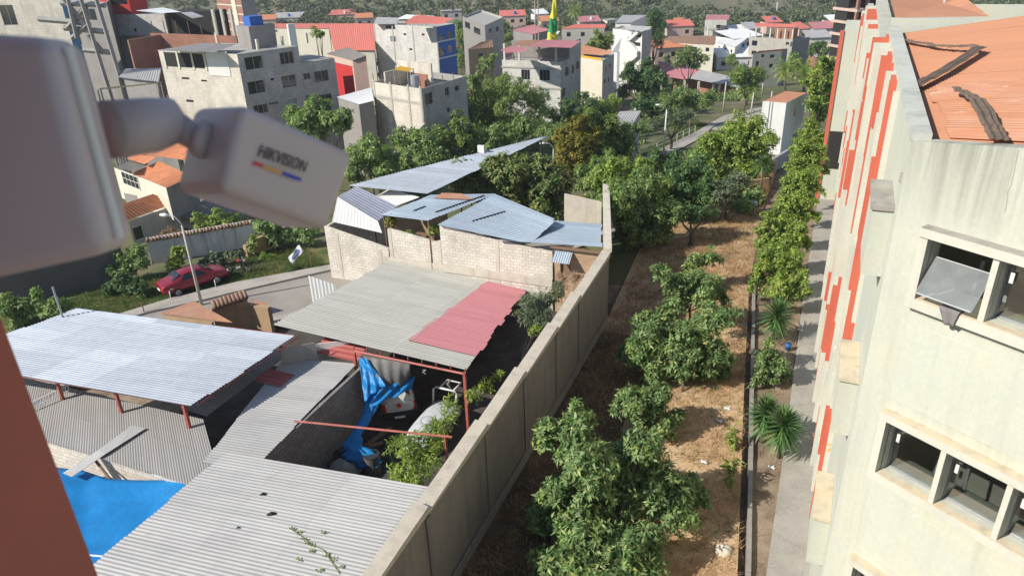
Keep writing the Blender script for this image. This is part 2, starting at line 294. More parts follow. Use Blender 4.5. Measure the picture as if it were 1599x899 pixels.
# ------------------------------------------------------------------ mesh builders
class MB:
    '''collects faces in world metres; build() links them as ONE mesh object'''
    def __init__(s): s.v = []; s.f = []; s.uv = []; s.mi = []; s.ei = 0
    def face(s, pts, uv=None, mi=0):
        k = len(s.v); pts = [Vector(p) for p in pts]; s.v += pts; s.f.append(list(range(k, k + len(pts)))); s.mi.append(mi)
        if uv is None:
            n = (pts[1] - pts[0]).cross(pts[-1] - pts[0])
            if n.length < 1e-12 and len(pts) > 3: n = (pts[2] - pts[1]).cross(pts[0] - pts[1])
            if n.length > 0: n.normalize()
            if abs(n.z) > 0.75: uv = [(p.x, p.y) for p in pts]
            else:
                h = math.hypot(n.x, n.y) or 1; tx, ty = -n.y / h, n.x / h
                uv = [(p.x * tx + p.y * ty, p.z) for p in pts]
        s.uv.append(uv)
    def hexa(s, b, t, mi=0):                    # bottom ring and top ring of four points, counter-clockwise from above
        s.face([b[3], b[2], b[1], b[0]], mi=mi); s.face(t, mi=mi)
        for k in range(4): j = (k + 1) % 4; s.face([b[k], b[j], t[j], t[k]], mi=mi)
    def box(s, c, d, n=None, z0=0, z1=1, a0=0, a1=1, b0=0, b1=1, mi=0):
        '''upright box: along d from a0 to a1, across (left normal) from b0 to b1'''
        d = Vector((d[0], d[1])).normalized(); m = Vector((-d.y, d.x)) if n is None else n
        q = [(a0, b0), (a1, b0), (a1, b1), (a0, b1)]
        pts = [(c[0] + d.x * a + m.x * b, c[1] + d.y * a + m.y * b) for a, b in q]
        s.hexa([(x, y, z0) for x, y in pts], [(x, y, z1) for x, y in pts], mi)
    def prism(s, poly, z0, z1, mi=0, cap=True):
        n = len(poly)
        zz0 = z0 if hasattr(z0, '__len__') else [z0] * n; zz1 = z1 if hasattr(z1, '__len__') else [z1] * n
        b = [(p[0], p[1], z) for p, z in zip(poly, zz0)]; t = [(p[0], p[1], z) for p, z in zip(poly, zz1)]
        if cap: s.face(t, mi=mi); s.face(b[::-1], mi=mi)
        for k in range(n): j = (k + 1) % n; s.face([b[k], b[j], t[j], t[k]], mi=mi)
    def tube(s, path, r, n=8, mi=0, cap=True):
        path = [Vector(p) for p in path]; rs = r if hasattr(r, '__len__') else [r] * len(path)
        rings = []
        for k, p in enumerate(path):
            d = (path[min(k + 1, len(path) - 1)] - path[max(k - 1, 0)]).normalized()
            a = d.cross(Vector((0, 0, 1)) if abs(d.z) < 0.9 else Vector((1, 0, 0))).normalized(); b = d.cross(a)
            rings.append([p + (a * math.cos(t) + b * math.sin(t)) * rs[k] for t in [2 * math.pi * j / n for j in range(n)]])
        o = len(s.v)
        for g in rings: s.v += g
        for k in range(len(rings) - 1):
            for j in range(n):
                i = (j + 1) % n
                s.f.append([o + k * n + j, o + k * n + i, o + (k + 1) * n + i, o + (k + 1) * n + j]); s.mi.append(mi)
                s.uv.append([(j / n, k), ((j + 1) / n, k), ((j + 1) / n, k + 1), (j / n, k + 1)])
        if cap:
            s.f.append([o + j for j in range(n)][::-1]); s.mi.append(mi); s.uv.append([(0, 0)] * n)
            s.f.append([o + (len(rings) - 1) * n + j for j in range(n)]); s.mi.append(mi); s.uv.append([(0, 0)] * n)
    def grid(s, fn, nu, nv, uvs=(1, 1), mi=0, flip=False):
        o = len(s.v)
        for i in range(nu + 1):
            for j in range(nv + 1): s.v.append(Vector(fn(i / nu, j / nv)))
        for i in range(nu):
            for j in range(nv):
                q = [(i, j), (i + 1, j), (i + 1, j + 1), (i, j + 1)]
                if flip: q = q[::-1]
                s.f.append([o + a * (nv + 1) + b for a, b in q]); s.mi.append(mi)
                s.uv.append([(a / nu * uvs[0], b / nv * uvs[1]) for a, b in q])
    def build(s, name, mat, parent=None, smooth=False, local=False, solid=0, bevel=0, sub=0):
        off = Vector((0, 0, 0))
        if parent is not None and not local:
            q = parent
            while q: off += q.location; q = q.parent
        me = bpy.data.meshes.new(name)
        me.from_pydata([tuple(p - off) for p in s.v], [], s.f)
        ms = mat if isinstance(mat, (list, tuple)) else [mat]
        for m in ms: me.materials.append(MATS[m])
        if len(ms) > 1: me.polygons.foreach_set('material_index', s.mi)
        ul = me.uv_layers.new(name='UVMap')
        ul.data.foreach_set('uv', [c for f in s.uv for p in f for c in p])
        if smooth: me.polygons.foreach_set('use_smooth', [True] * len(me.polygons))
        me.update()
        o = bpy.data.objects.new(name, me); C.objects.link(o)
        if parent is not None: o.parent = parent
        if bevel:
            b = o.modifiers.new('b', 'BEVEL'); b.width = bevel; b.segments = 2; b.limit_method = 'ANGLE'
        if sub:
            b = o.modifiers.new('s', 'SUBSURF'); b.levels = sub; b.render_levels = sub
        if solid:
            b = o.modifiers.new('t', 'SOLIDIFY'); b.thickness = solid; b.offset = -1
        return o
def tag(o, label=None, cat=None, group=None, kind=None):
    if label: o['label'] = label
    if cat: o['category'] = cat
    if group: o['group'] = group
    if kind: o['kind'] = kind
    return o
def thing(name, label, cat, loc=(0, 0, 0), rz=0.0, group=None):
    o = bpy.data.objects.new(name, None); C.objects.link(o); o.empty_display_size = 0.3
    o.location = loc; o.rotation_euler = (0, 0, rz); return tag(o, label, cat, group)
def dup(root, loc, rz=0.0, scale=None, label=None, group=None, dscale=None):
    r = root.copy(); C.objects.link(r); r.location = loc; r.rotation_euler = (0, 0, rz)
    if scale is not None: r.scale = scale if hasattr(scale, '__len__') else (scale,) * 3
    if label: r['label'] = label
    if group: r['group'] = group
    for ch in list(root.children):
        c = ch.copy(); C.objects.link(c); c.parent = r
        for g in list(ch.children):
            d = g.copy(); C.objects.link(d); d.parent = c
    return r
def struct(name, mb, mat, **k): return tag(mb.build(name, mat, **k), kind='structure')

# a wall from a to b (left to right seen from outside) with recessed openings [(u0, z0, u1, z1)]
def wall_face(mb, a, b, z0, z1, holes=(), depth=0.14, mi=0, top=None):
    a = Vector((a[0], a[1])); b = Vector((b[0], b[1])); L = (b - a).length; d = (b - a) / L; nrm = Vector((d.y, -d.x))
    hs = [(max(0.02, h[0]), h[1], min(L - 0.02, h[2]), h[3]) for h in holes]
    hs = [h for h in hs if h[2] > h[0] + 0.05 and h[3] > h[1] + 0.05]
    us = sorted({0.0, L, *[h[0] for h in hs], *[h[2] for h in hs]}); zs = sorted({z0, z1, *[h[1] for h in hs], *[h[3] for h in hs]})
    def pt(u, z, off=0.0): return (a.x + d.x * u + nrm.x * off, a.y + d.y * u + nrm.y * off, z)
    def zt(u): return z1 if top is None else z1 + (top - z1) * u / L
    for i in range(len(us) - 1):
        for j in range(len(zs) - 1):
            uc, zc = (us[i] + us[i + 1]) / 2, (zs[j] + zs[j + 1]) / 2
            if any(h[0] < uc < h[2] and h[1] < zc < h[3] for h in hs): continue
            za, zb = (zs[j + 1], zs[j + 1]) if zs[j + 1] < z1 else (zt(us[i]), zt(us[i + 1]))
            mb.face([pt(us[i], zs[j]), pt(us[i + 1], zs[j]), pt(us[i + 1], zb), pt(us[i], za)],
                    [(us[i], zs[j]), (us[i + 1], zs[j]), (us[i + 1], zb), (us[i], za)], mi)
    for h in hs:
        u0, w0, u1, w1 = h
        mb.face([pt(u0, w0), pt(u0, w0, -depth), pt(u0, w1, -depth), pt(u0, w1)], mi=mi)
        mb.face([pt(u1, w0, -depth), pt(u1, w0), pt(u1, w1), pt(u1, w1, -depth)], mi=mi)
        mb.face([pt(u0, w0), pt(u1, w0), pt(u1, w0, -depth), pt(u0, w0, -depth)], mi=mi)
        mb.face([pt(u0, w1, -depth), pt(u1, w1, -depth), pt(u1, w1), pt(u0, w1)], mi=mi)
    return d, nrm
def window(parent, a, b, h, depth=0.14, frame='white_frame', pane='glass', nv=2, nh=1, fw=0.05, name='window'):
    a = Vector((a[0], a[1])); b = Vector((b[0], b[1])); d = (b - a).normalized(); m = Vector((-d.y, d.x)); L = (b - a).length
    u0, z0, u1, z1 = max(0.02, h[0]), h[1], min(L - 0.02, h[2]), h[3]
    if u1 <= u0 + 0.05: return
    f = MB(); g = MB(); y0, y1 = depth - 0.06, depth - 0.005
    for (p, q, r, s_) in ((u0, u1, z0, z0 + fw), (u0, u1, z1 - fw, z1), (u0, u0 + fw, z0 + fw, z1 - fw), (u1 - fw, u1, z0 + fw, z1 - fw)):
        f.box(a, d, z0=r + .001, z1=s_ - .001, a0=p + .001, a1=q - .001, b0=y0, b1=y1)
    for k in range(1, nv):
        u = u0 + (u1 - u0) * k / nv; f.box(a, d, z0=z0 + fw, z1=z1 - fw, a0=u - fw * .35, a1=u + fw * .35, b0=y0, b1=y1)
    for k in range(1, nh):
        z = z0 + (z1 - z0) * k / nh; f.box(a, d, z0=z - fw * .3, z1=z + fw * .3, a0=u0 + fw, a1=u1 - fw, b0=y0 + .004, b1=y1 - .004)
    o = f.build(name, frame, parent)
    g.box(a, d, z0=z0 + fw * .5, z1=z1 - fw * .5, a0=u0 + fw * .5, a1=u1 - fw * .5, b0=depth - 0.035, b1=depth - 0.02)
    g.build('pane', pane, o)
    return o
def pxhole(a, b, box):
    a = Vector((a[0], a[1])); b = Vector((b[0], b[1])); d = (b - a).normalized()
    x0, y0, x1, y1 = box; ym = (y0 + y1) / 2; xm = (x0 + x1) / 2
    u0 = onp(a, d, x0, ym)[0]; u1 = onp(a, d, x1, ym)[0]; zt = onp(a, d, xm, y0)[1]; zb = onp(a, d, xm, y1)[1]
    return (min(u0, u1), zb, max(u0, u1), zt)

# a corrugated sheet: q00->q10 runs across the ridges, q00->q01 along them
def corr(name, q, mat, period=0.25, amp=0.025, parent=None, jag=0.0, pw=0.95, sag=0.0, seed=1, spp=6):
    q00, q10, q11, q01 = [Vector(p) for p in q]
    w = ((q10 - q00).length + (q11 - q01).length) / 2; l = ((q01 - q00).length + (q11 - q10).length) / 2
    nrm = (q10 - q00).cross(q01 - q00).normalized()
    if nrm.z < 0: nrm = -nrm
    n = max(4, int(w / period * spp)); rr = random.Random(seed); mb = MB(); nl = 4 if (sag or jag) else 1
    jj = {}
    def fn(i, j):
        u = i; k = int(u * w / pw); e = jj.setdefault(k, (rr.uniform(-jag, jag), rr.uniform(-jag, jag), rr.uniform(-.5, .5) * jag * .12)) if jag else (0, 0, 0)
        v = (j * (l + e[0] + e[1]) - e[0]) / l
        p = q00.lerp(q10, u).lerp(q01.lerp(q11, u), v)
        return p + nrm * (amp * math.cos(2 * math.pi * u * w / period) + e[2] - sag * math.sin(math.pi * v) * (0.6 + 0.4 * math.sin(u * 7 + seed)))
    mb.grid(fn, n, nl, (w, l))
    if (mb.v[mb.f[0][1]] - mb.v[mb.f[0][0]]).cross(mb.v[mb.f[0][3]] - mb.v[mb.f[0][0]]).z < 0: mb.f = [f[::-1] for f in mb.f]; mb.uv = [u[::-1] for u in mb.uv]
    return mb.build(name, mat, parent, smooth=True)

# ------------------------------------------------------------------ leaves
def leaf_object(name, pos, axis, mat, L=0.2, Wd=0.07, nper=8, th=(45, 100), droop=0.25, parent=None, rng=NP, local=False, up=0.5):
    '''rosettes of leaves at twig tips: pos, axis are (n, 3)'''
    n = len(pos); k = nper
    ax = axis / (np.linalg.norm(axis, axis=1, keepdims=True) + 1e-9)
    ax = np.repeat(ax, k, 0); p = np.repeat(pos, k, 0); m = n * k
    rnd = rng.normal(size=(m, 3)); per = np.cross(ax, rnd); per /= np.linalg.norm(per, axis=1, keepdims=True) + 1e-9
    t = np.radians(rng.uniform(th[0], th[1], (m, 1)))
    d = ax * np.cos(t) + per * np.sin(t); d[:, 2] -= droop * rng.uniform(0.2, 1.6, m); d /= np.linalg.norm(d, axis=1, keepdims=True)
    nn = ax + np.array([0, 0, up]) + rng.normal(size=(m, 3)) * 0.35
    sd = np.cross(d, nn); sd /= np.linalg.norm(sd, axis=1, keepdims=True) + 1e-9
    ln = L * rng.uniform(0.65, 1.25, (m, 1)); wd = Wd * rng.uniform(0.75, 1.25, (m, 1)) * ln / L
    p = p + rng.normal(size=(m, 3)) * L * 0.12
    nu = np.cross(sd, d)
    a = p; b = p + d * ln * 0.45 + sd * wd * 0.5 + nu * ln * 0.06; c = p + d * ln - nu * ln * 0.10; e = p + d * ln * 0.45 - sd * wd * 0.5 + nu * ln * 0.06
    V = np.stack([a, b, c, e], 1).reshape(-1, 3)
    off = np.zeros(3)
    if parent is not None and not local:
        q = parent
        while q: off += np.array(q.location); q = q.parent
    me = bpy.data.meshes.new(name); me.vertices.add(4 * m); me.vertices.foreach_set('co', (V - off).ravel())
    me.loops.add(4 * m); me.loops.foreach_set('vertex_index', np.arange(4 * m, dtype=np.int32))
    me.polygons.add(m); me.polygons.foreach_set('loop_start', np.arange(0, 4 * m, 4, dtype=np.int32))
    try: me.polygons.foreach_set('loop_total', np.full(m, 4, dtype=np.int32))
    except Exception: pass
    me.update(calc_edges=True); me.materials.append(MATS[mat])
    o = bpy.data.objects.new(name, me); C.objects.link(o)
    if parent is not None: o.parent = parent
    return o
def shell(lobes, dens, rng=NP, inner=0.62, flatz=1.0, rough=0.22):
    '''points and outward axes through the outer shell of lobes (c, r)'''
    ps, axs = [], []
    ph = rng.uniform(0, 6.28, (6, 3)); kk = rng.normal(size=(6, 3)) * 2.2
    for c, r in lobes:
        c = np.array(c); n = max(6, int(dens * 4 * math.pi * r * r))
        d = rng.normal(size=(n, 3)); d /= np.linalg.norm(d, axis=1, keepdims=True)
        d[:, 2] = np.where(d[:, 2] < -0.45, -d[:, 2], d[:, 2])
        wob = 1 + rough * np.sum(np.sin(d @ kk.T * 1.6 + ph[:, 0]), 1)[:, None] / 2.4
        rad = r * wob * rng.uniform(inner, 1.05, (n, 1))
        q = d * rad; q[:, 2] *= flatz
        ps.append(c + q); axs.append(d + np.array([0, 0, 0.35]))
    return np.concatenate(ps), np.concatenate(axs)
def limbs(mb, base, lobes, r0=0.12, rng=R_, fork=0.4):
    base = Vector(base); cs = [Vector(c) for c, r in lobes]
    cen = sum(cs, Vector()) / len(cs); f = base.lerp(Vector((cen.x, cen.y, cen.z)), fork); f.z = base.z + (cen.z - base.z) * fork
    mid = base.lerp(f, 0.5) + Vector((rng.uniform(-.12, .12), rng.uniform(-.12, .12), 0))
    mb.tube([base - Vector((0, 0, .15)), mid, f], [r0 * 1.15, r0, r0 * .85], 8)
    for (c, r) in lobes:
        c = Vector(c); m = f.lerp(c, 0.5) + Vector((rng.uniform(-.15, .15) * r, rng.uniform(-.15, .15) * r, -0.12 * r))
        mb.tube([f, m, c], [r0 * .6, r0 * .4, r0 * .18], 6)
        for k in range(4):
            e = c + Vector((rng.uniform(-1, 1), rng.uniform(-1, 1), rng.uniform(-.2, 1))).normalized() * r * .8
            s_ = f.lerp(c, rng.uniform(.6, 1)); mb.tube([s_, s_.lerp(e, .5) + Vector((0, 0, .06 * r)), e], [r0 * .22, r0 * .14, r0 * .06], 5)
def tree_px(name, label, cat, lobes, y, mat, base=None, L=0.2, Wd=0.075, dens=12, nper=8, r0=0.12, group=None, flatz=0.9, spread=0.5, droop=0.25, th=(45, 100), bark='bark', inner=0.5, rough=0.35, nsub=7):
    '''lobes: (px, py, radius px[, distance]) as seen in the photo, each set at its own distance'''
    ls = []
    for k, l in enumerate(lobes):
        yy = l[3] if len(l) > 3 else y + spread * math.sin(k * 2.4) * 1.0
        c = D(l[0], l[1], yy); dist = (c - Vector((0, 0, H))).length
        ls.append((c, l[2] / F * dist))
    cen = sum((c for c, r in ls), Vector()) / len(ls)
    b = Vector((cen.x, cen.y, T(cen.y))) if base is None else G(*base)
    for k, (c, r) in enumerate(ls):
        if c.z - r * 0.8 < T(c.y) + .05: c.z = T(c.y) + .05 + r * .8
    rr = random.Random(int(lobes[0][0] * 7 + lobes[0][1])); sl = []
    for c, r in ls:                            # every lobe breaks into smaller uneven sprays
        sl.append((c, r * .55))
        for _ in range(nsub):
            d = Vector((rr.gauss(0, 1), rr.gauss(0, 1), rr.gauss(.15, .9))).normalized() * r * rr.uniform(.45, .85); q = c + d; q.z = max(q.z, T(q.y) + .15); sl.append((q, r * rr.uniform(.26, .46)))
    root = thing(name, label, cat, b, 0, group)
    p, a = shell(sl, dens, flatz=flatz, inner=inner, rough=rough)
    leaf_object('crown', p, a, mat, L, Wd, nper, th, droop, root)
    mb = MB(); limbs(mb, b, ls, r0); mb.build('trunk', bark, root, smooth=True)
    return root
# ------------------------------------------------------------------ the ground
def frange(a, b, st):
    n = max(1, int(round((b - a) / st))); return [a + (b - a) * k / n for k in range(n + 1)]
def hill_z(x, y):
    if y < 335: return T(y)
    t = y - 335
    return T(y) + min(t, 60) ** 2 / 60 * 0.25 + max(0, t - 60) * 0.42 + 5.0 * math.sin(x / 47 + 1.3) * min(1, t / 120) + 3.5 * math.sin(x / 21 + y / 33) * min(1, t / 120)
mb = MB(); xs = frange(-700, 700, 20); ys = frange(-40, 100, 4) + frange(110, 330, 10)
for j in range(len(ys) - 1):
    d0, d1 = [-.5 * min(1, max(0, (46 - y) / 6)) for y in (ys[j], ys[j + 1])]
    mb.face([(-700, ys[j], T(ys[j]) + d0), (700, ys[j], T(ys[j]) + d0), (700, ys[j + 1], T(ys[j + 1]) + d1), (-700, ys[j + 1], T(ys[j + 1]) + d1)])
for k_ in range(len(mb.f)): mb.mi[k_] = 1 if max(mb.v[i].y for i in mb.f[k_]) < 45 else 0
struct('ground', mb, ['earth_town', 'earth_strip'])
mb = MB(); hx = frange(-700, 900, 10); hy = frange(330, 900, 10)
mb.grid(lambda u, v: (-700 + 1600 * u, 330 + 570 * v, hill_z(-700 + 1600 * u, 330 + 570 * v)), 160, 57, (1, 1))
struct('hillside', mb, 'hill_ground', smooth=True)

def strip(mb, left, right, dz, st=1.5):
    '''a sheet between two polylines of ground points, following the ground'''
    n = len(left); out = []
    for k in range(n - 1):
        m = max(1, int(((Vector(left[k + 1][:2]) - Vector(left[k][:2])).length) / st))
        for i in range(m + (k == n - 2)):
            t = i / m; out.append([Vector(left[k][:2]).lerp(Vector(left[k + 1][:2]), t), Vector(right[k][:2]).lerp(Vector(right[k + 1][:2]), t)])
    for (a, b), (c, d) in zip(out[:-1], out[1:]):
        q = [(p.x, p.y, T(p.y) + dz) for p in (a, b, d, c)]
        mb.face(q if (b - a).x * (d - b).y - (b - a).y * (d - b).x > 0 else q[::-1])

A0 = az(24.5); A1 = Vector((A0.y, -A0.x))               # along the school facade, and to its right
def FB(u, s, z=0.0): p = C0 + A0 * u + A1 * s; return Vector((p.x, p.y, z))
c0 = P(1424, 219, 18.26); C0 = Vector((c0.x, c0.y))
WA = az(22.8); WR = Vector((WA.y, -WA.x)); WO = Vector((0.0, 25.24))          # the boundary wall's right foot
def WB(u, s, z=0.0): p = WO + WA * u + WR * s; return Vector((p.x, p.y, z))
uw = lambda p: (Vector((p[0], p[1])) - WO).dot(WA)

curb = [Vector((1.2, 0)), Vector((4.6, 9)), P(1168, 899), P(1172, 720), P(1174, 600), P(1177, 450), G(1190, 330), G(1212, 268)]
wl = [WB(-29, 0), WB(-19, 0), WB(-8, 0), WB(0, 0), WB(6, 0), WB(13.5, 0), G(1030, 330), G(1120, 268)]
lip = [Vector(c[:2]) - (Vector(c[:2]) - Vector(w_[:2])).normalized() * (.40 if k < 6 else .0) for k, (c, w_) in enumerate(zip(curb, wl))]
mb = MB(); strip(mb, wl, lip, 0.006)
for p, q in zip(lip[:-1], lip[1:]): mb.face([(p.x, p.y, -.6), (q.x, q.y, -.6), (q.x, q.y, T(q.y) + .006), (p.x, p.y, T(p.y) + .006)][::-1])
struct('orchard_ground', mb, 'earth_orchard')
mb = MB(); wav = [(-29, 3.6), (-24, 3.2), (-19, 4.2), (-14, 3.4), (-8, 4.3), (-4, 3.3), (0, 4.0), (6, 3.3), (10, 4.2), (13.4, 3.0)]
strip(mb, [WB(u, .02) for u, s_ in wav], [WB(u, s_) for u, s_ in wav], 0.012); struct('wall_shade_soil', mb, 'earth_wall_shade')  # dark strip that paints the wall's cast shade onto the orchard soil
SHADE_EDGE = wav
swl = [Vector((1.9, 0)), Vector((5.3, 9)), P(1196, 899), P(1222, 720), P(1237, 600), P(1256, 450), G(1282, 280), G(1290, 240)]
mb = MB(); strip(mb, curb, swl, 0.010); struct('planting_bed', mb, 'earth_strip')
swr = [FB(-13 + 3 * 0, 1.0) if False else Vector((3.4, 0)), Vector((8.0, 9)), FB(8, 0.75), FB(17, .75), FB(24, .75), FB(37, .75), FB(58, .75), FB(68, .75)]
mb = MB(); strip(mb, swl, swr, 0.10, 1.9)
e = MB()
struct('sidewalk', mb, 'pavement_dull')
mb = MB()
for k in range(len(swl) - 1):
    a, b = Vector(swl[k][:2]), Vector(swl[k + 1][:2]); m = max(1, int((b - a).length / 1.9))
    for i in range(m):
        p, q = a.lerp(b, i / m), a.lerp(b, (i + 1) / m)
        mb.face([(p.x, p.y, T(p.y) - .05), (p.x, p.y, T(p.y) + .1), (q.x, q.y, T(q.y) + .1), (q.x, q.y, T(q.y) - .05)])
        r0, r1 = Vector(swr[k][:2]), Vector(swr[k + 1][:2]); r = r0.lerp(r1, i / m); d = (r - p).normalized(); n = Vector((-d.y, d.x)) * .012
        mb.face([(p.x - n.x, p.y - n.y, T(p.y) + .104), (r.x - n.x, r.y - n.y, T(r.y) + .104), (r.x + n.x, r.y + n.y, T(r.y) + .104), (p.x + n.x, p.y + n.y, T(p.y) + .104)])
struct('sidewalk_joints', mb, 'plinth')
mb = MB()
for k in range(len(curb) - 1):
    a, b = Vector(curb[k][:2]), Vector(curb[k + 1][:2]); d = (b - a).normalized(); n = Vector((-d.y, d.x))
    m = max(1, int((b - a).length / 2.5)) if k < 5 else 0
    for i in range(m):
        p, q = a.lerp(b, i / m), a.lerp(b, (i + 1) / m - .02 / max(.1, (b - a).length)); w = 0.085; h = R_.uniform(.20, .26)
        mb.hexa([(p.x - n.x * w, p.y - n.y * w, -.6), (p.x + n.x * w, p.y + n.y * w, -.6), (q.x + n.x * w, q.y + n.y * w, -.6), (q.x - n.x * w, q.y - n.y * w, -.6)][::-1],
                [(p.x - n.x * w, p.y - n.y * w, h), (p.x + n.x * w, p.y + n.y * w, h), (q.x + n.x * w, q.y + n.y * w, h), (q.x - n.x * w, q.y - n.y * w, h)][::-1])
tag(mb.build('concrete_kerb', 'plinth'), 'low concrete kerb between dry orchard ground and planting bed', 'kerb')
mb = MB(); strip(mb, [WB(-28, -.3), WB(-8, -.3), WB(0, -.3), WB(9, -.3), WB(17, -.3)], [WB(-28, -24), WB(-8, -21), WB(0, -17), WB(9, -18), WB(17, -14.4)], 0.008)
struct('yard_ground', mb, 'earth_yard')
# the street on the left
UL = [Vector((-50, 27)), P(60, 532), P(202, 488), P(263, 469), P(372, 442), P(510, 415.5), Vector((-1.5, 55.5)), Vector((10, 63))]
KL = [Vector((-49.5, 25)), P(75, 538), P(227, 491), P(316, 471), P(372, 457), P(521, 422), Vector((-.4, 54.2)), Vector((11, 61.5))]
rd = (Vector(KL[5][:2]) - Vector(KL[3][:2])).normalized(); rn = Vector((rd.y, -rd.x))
mb = MB(); strip(mb, UL, KL, 0.15); 
for k in range(len(KL) - 1): mb.face([(KL[k][0], KL[k][1], -.05), (KL[k + 1][0], KL[k + 1][1], -.05), (KL[k + 1][0], KL[k + 1][1], T(KL[k + 1][1]) + .15), (KL[k][0], KL[k][1], T(KL[k][1]) + .15)])
struct('street_pavement', mb, 'pavement')
KR = [Vector(k[:2]) + rn * 5.2 for k in KL]
mb = MB(); strip(mb, KL, KR, 0.012); struct('street', mb, 'asphalt')
mb = MB(); strip(mb, [k + Vector((0, 0)) for k in KR], [k + rn * 0.9 for k in KR], 0.13)
for k in range(len(KR) - 1): mb.face([(KR[k + 1].x, KR[k + 1].y, -.05), (KR[k].x, KR[k].y, -.05), (KR[k].x, KR[k].y, .13), (KR[k + 1].x, KR[k + 1].y, T(KR[k + 1].y) + .13)])
struct('near_pavement', mb, 'pavement')
VL = [Vector(k[:2]) - rn * 5.2 for k in UL]
mb = MB(); strip(mb, VL, UL, 0.016); struct('verge_ground', mb, 'verge')

def blades(name, pts, mat, h=0.25, w=0.02, lean=0.5, kind='stuff', n_per=1):
    m = len(pts); pts = np.array(pts); r = NP
    d = r.normal(size=(m, 3)); d[:, 2] = 0; d /= np.linalg.norm(d, axis=1, keepdims=True) + 1e-9
    sd = np.stack([-d[:, 1], d[:, 0], np.zeros(m)], 1); hh = h * r.uniform(.5, 1.4, (m, 1)); ww = w * r.uniform(.7, 1.4, (m, 1))
    tip = pts + d * hh * lean * r.uniform(.2, 1.8, (m, 1)) + np.array([0, 0, 1]) * hh
    V = np.stack([pts - sd * ww / 2, pts + sd * ww / 2, tip], 1).reshape(-1, 3)
    me = bpy.data.meshes.new(name); me.vertices.add(3 * m); me.vertices.foreach_set('co', V.ravel())
    me.loops.add(3 * m); me.loops.foreach_set('vertex_index', np.arange(3 * m, dtype=np.int32))
    me.polygons.add(m); me.polygons.foreach_set('loop_start', np.arange(0, 3 * m, 3, dtype=np.int32))
    try: me.polygons.foreach_set('loop_total', np.full(m, 3, dtype=np.int32))
    except Exception: pass
    me.update(calc_edges=True); me.materials.append(MATS[mat]); o = bpy.data.objects.new(name, me); C.objects.link(o)
    o['kind'] = kind; return o
def between(left, right, n, rng=R_, clump=0.0):
    segs = [(Vector(left[k][:2]), Vector(left[k + 1][:2]), Vector(right[k][:2]), Vector(right[k + 1][:2])) for k in range(len(left) - 1)]
    ar = [(((a + c) - (b + d)) / 2).length * ((a - c).length + (b - d).length) / 2 for a, b, c, d in segs]; out = []
    cl = []
    while len(out) < n:
        a, b, c, d = rng.choices(segs, ar)[0]; t, s = rng.random(), rng.random(); p = a.lerp(b, t).lerp(c.lerp(d, t), s)
        k = rng.randint(3, 9) if clump else 1
        for _ in range(k):
            q = p + Vector((rng.gauss(0, clump), rng.gauss(0, clump))); out.append((q.x, q.y, T(q.y)))
    return out
cin = [p.copy() for p in lip]
win = [Vector(w[:2]) + (Vector(c[:2]) - Vector(w[:2])).normalized() * .4 for c, w in zip(curb, wl)]
blades('dry_grass', between(win[1:], cin[1:], 60000, clump=.12), 'straw', .17, .022, 1.3)
blades('dry_weeds', between(win[4:], cin[4:], 16000, clump=.3), 'straw_red', .30, .02, .7)
blades('wall_weeds', between([WB(u, .3) for u, s_ in SHADE_EDGE], [WB(u, s_ + .5) for u, s_ in SHADE_EDGE], 9000, clump=.25), 'straw_red', .26, .02, .9)
blades('orchard_weeds', between(win[3:], cin[3:], 3500, clump=.22), 'grass_green', .22, .03, .8)
blades('bed_weeds', between(curb[1:7], [Vector(a[:2]).lerp(Vector(b[:2]), .85) for a, b in zip(curb, swl)][1:7], 6000, clump=.15), 'straw_red', .22, .016, .9)
blades('verge_grass', between(VL[1:6], UL[1:6], 22000, clump=.15), 'grass_green', .20, .025, .7)

# ------------------------------------------------------------------ the boundary wall: stepped bays with a coping
w = thing('boundary_wall', 'long stepped grey concrete boundary wall with pale coping between tin roofs and orchard', 'wall', WB(0, 0))
steps = [-28.5, -24.6, -20.7, -16.7, -12.4, -7.7, -3.0, 1.0, 5.2, 8.8, 14.6]
for k in range(len(steps) - 1):
    u0, u1 = steps[k], steps[k + 1]; z1 = 4.55 - 0.012 * k + (0.16 if k < 8 else 0); z1 = 4.62 - 0.045 * k
    b = MB(); b.box(WB(0, 0), WA, z0=-.3, z1=z1, a0=u0 + .0, a1=u1 - .004, b0=.02, b1=.25); b.build('wall_panel', 'wall_cement', w)
    c = MB(); sl = 0.0
    p0, p1 = WB(u0, .07), WB(u1 - .004, .07); q0, q1 = WB(u0, -.42), WB(u1 - .004, -.42); zz = z1 + .002
    t = .12 + .05
    r_ = .17
    c.hexa([(p0.x, p0.y, zz), (p1.x, p1.y, zz), (q1.x, q1.y, zz), (q0.x, q0.y, zz)], [(p0.x, p0.y, zz + t - .06), (p1.x, p1.y, zz + t - .06 + r_), (q1.x, q1.y, zz + t + .04 + r_), (q0.x, q0.y, zz + t + .04)])
    c.build('coping', 'coping', w, bevel=.012)
    m = MB(); m.box(WB(0, 0), WA, z0=-.3, z1=z1 - .16, a0=u0 - .14, a1=u0 + .14, b0=-.035, b1=.018); um = (u0 + u1) / 2
    m.build('pilaster', 'wall_cement', w)
pl = MB(); pl.box(WB(0, 0), WA, z0=-.3, z1=.55, a0=-28.5, a1=14.4, b0=-.07, b1=-.036); pl.build('plinth', 'plinth', w)
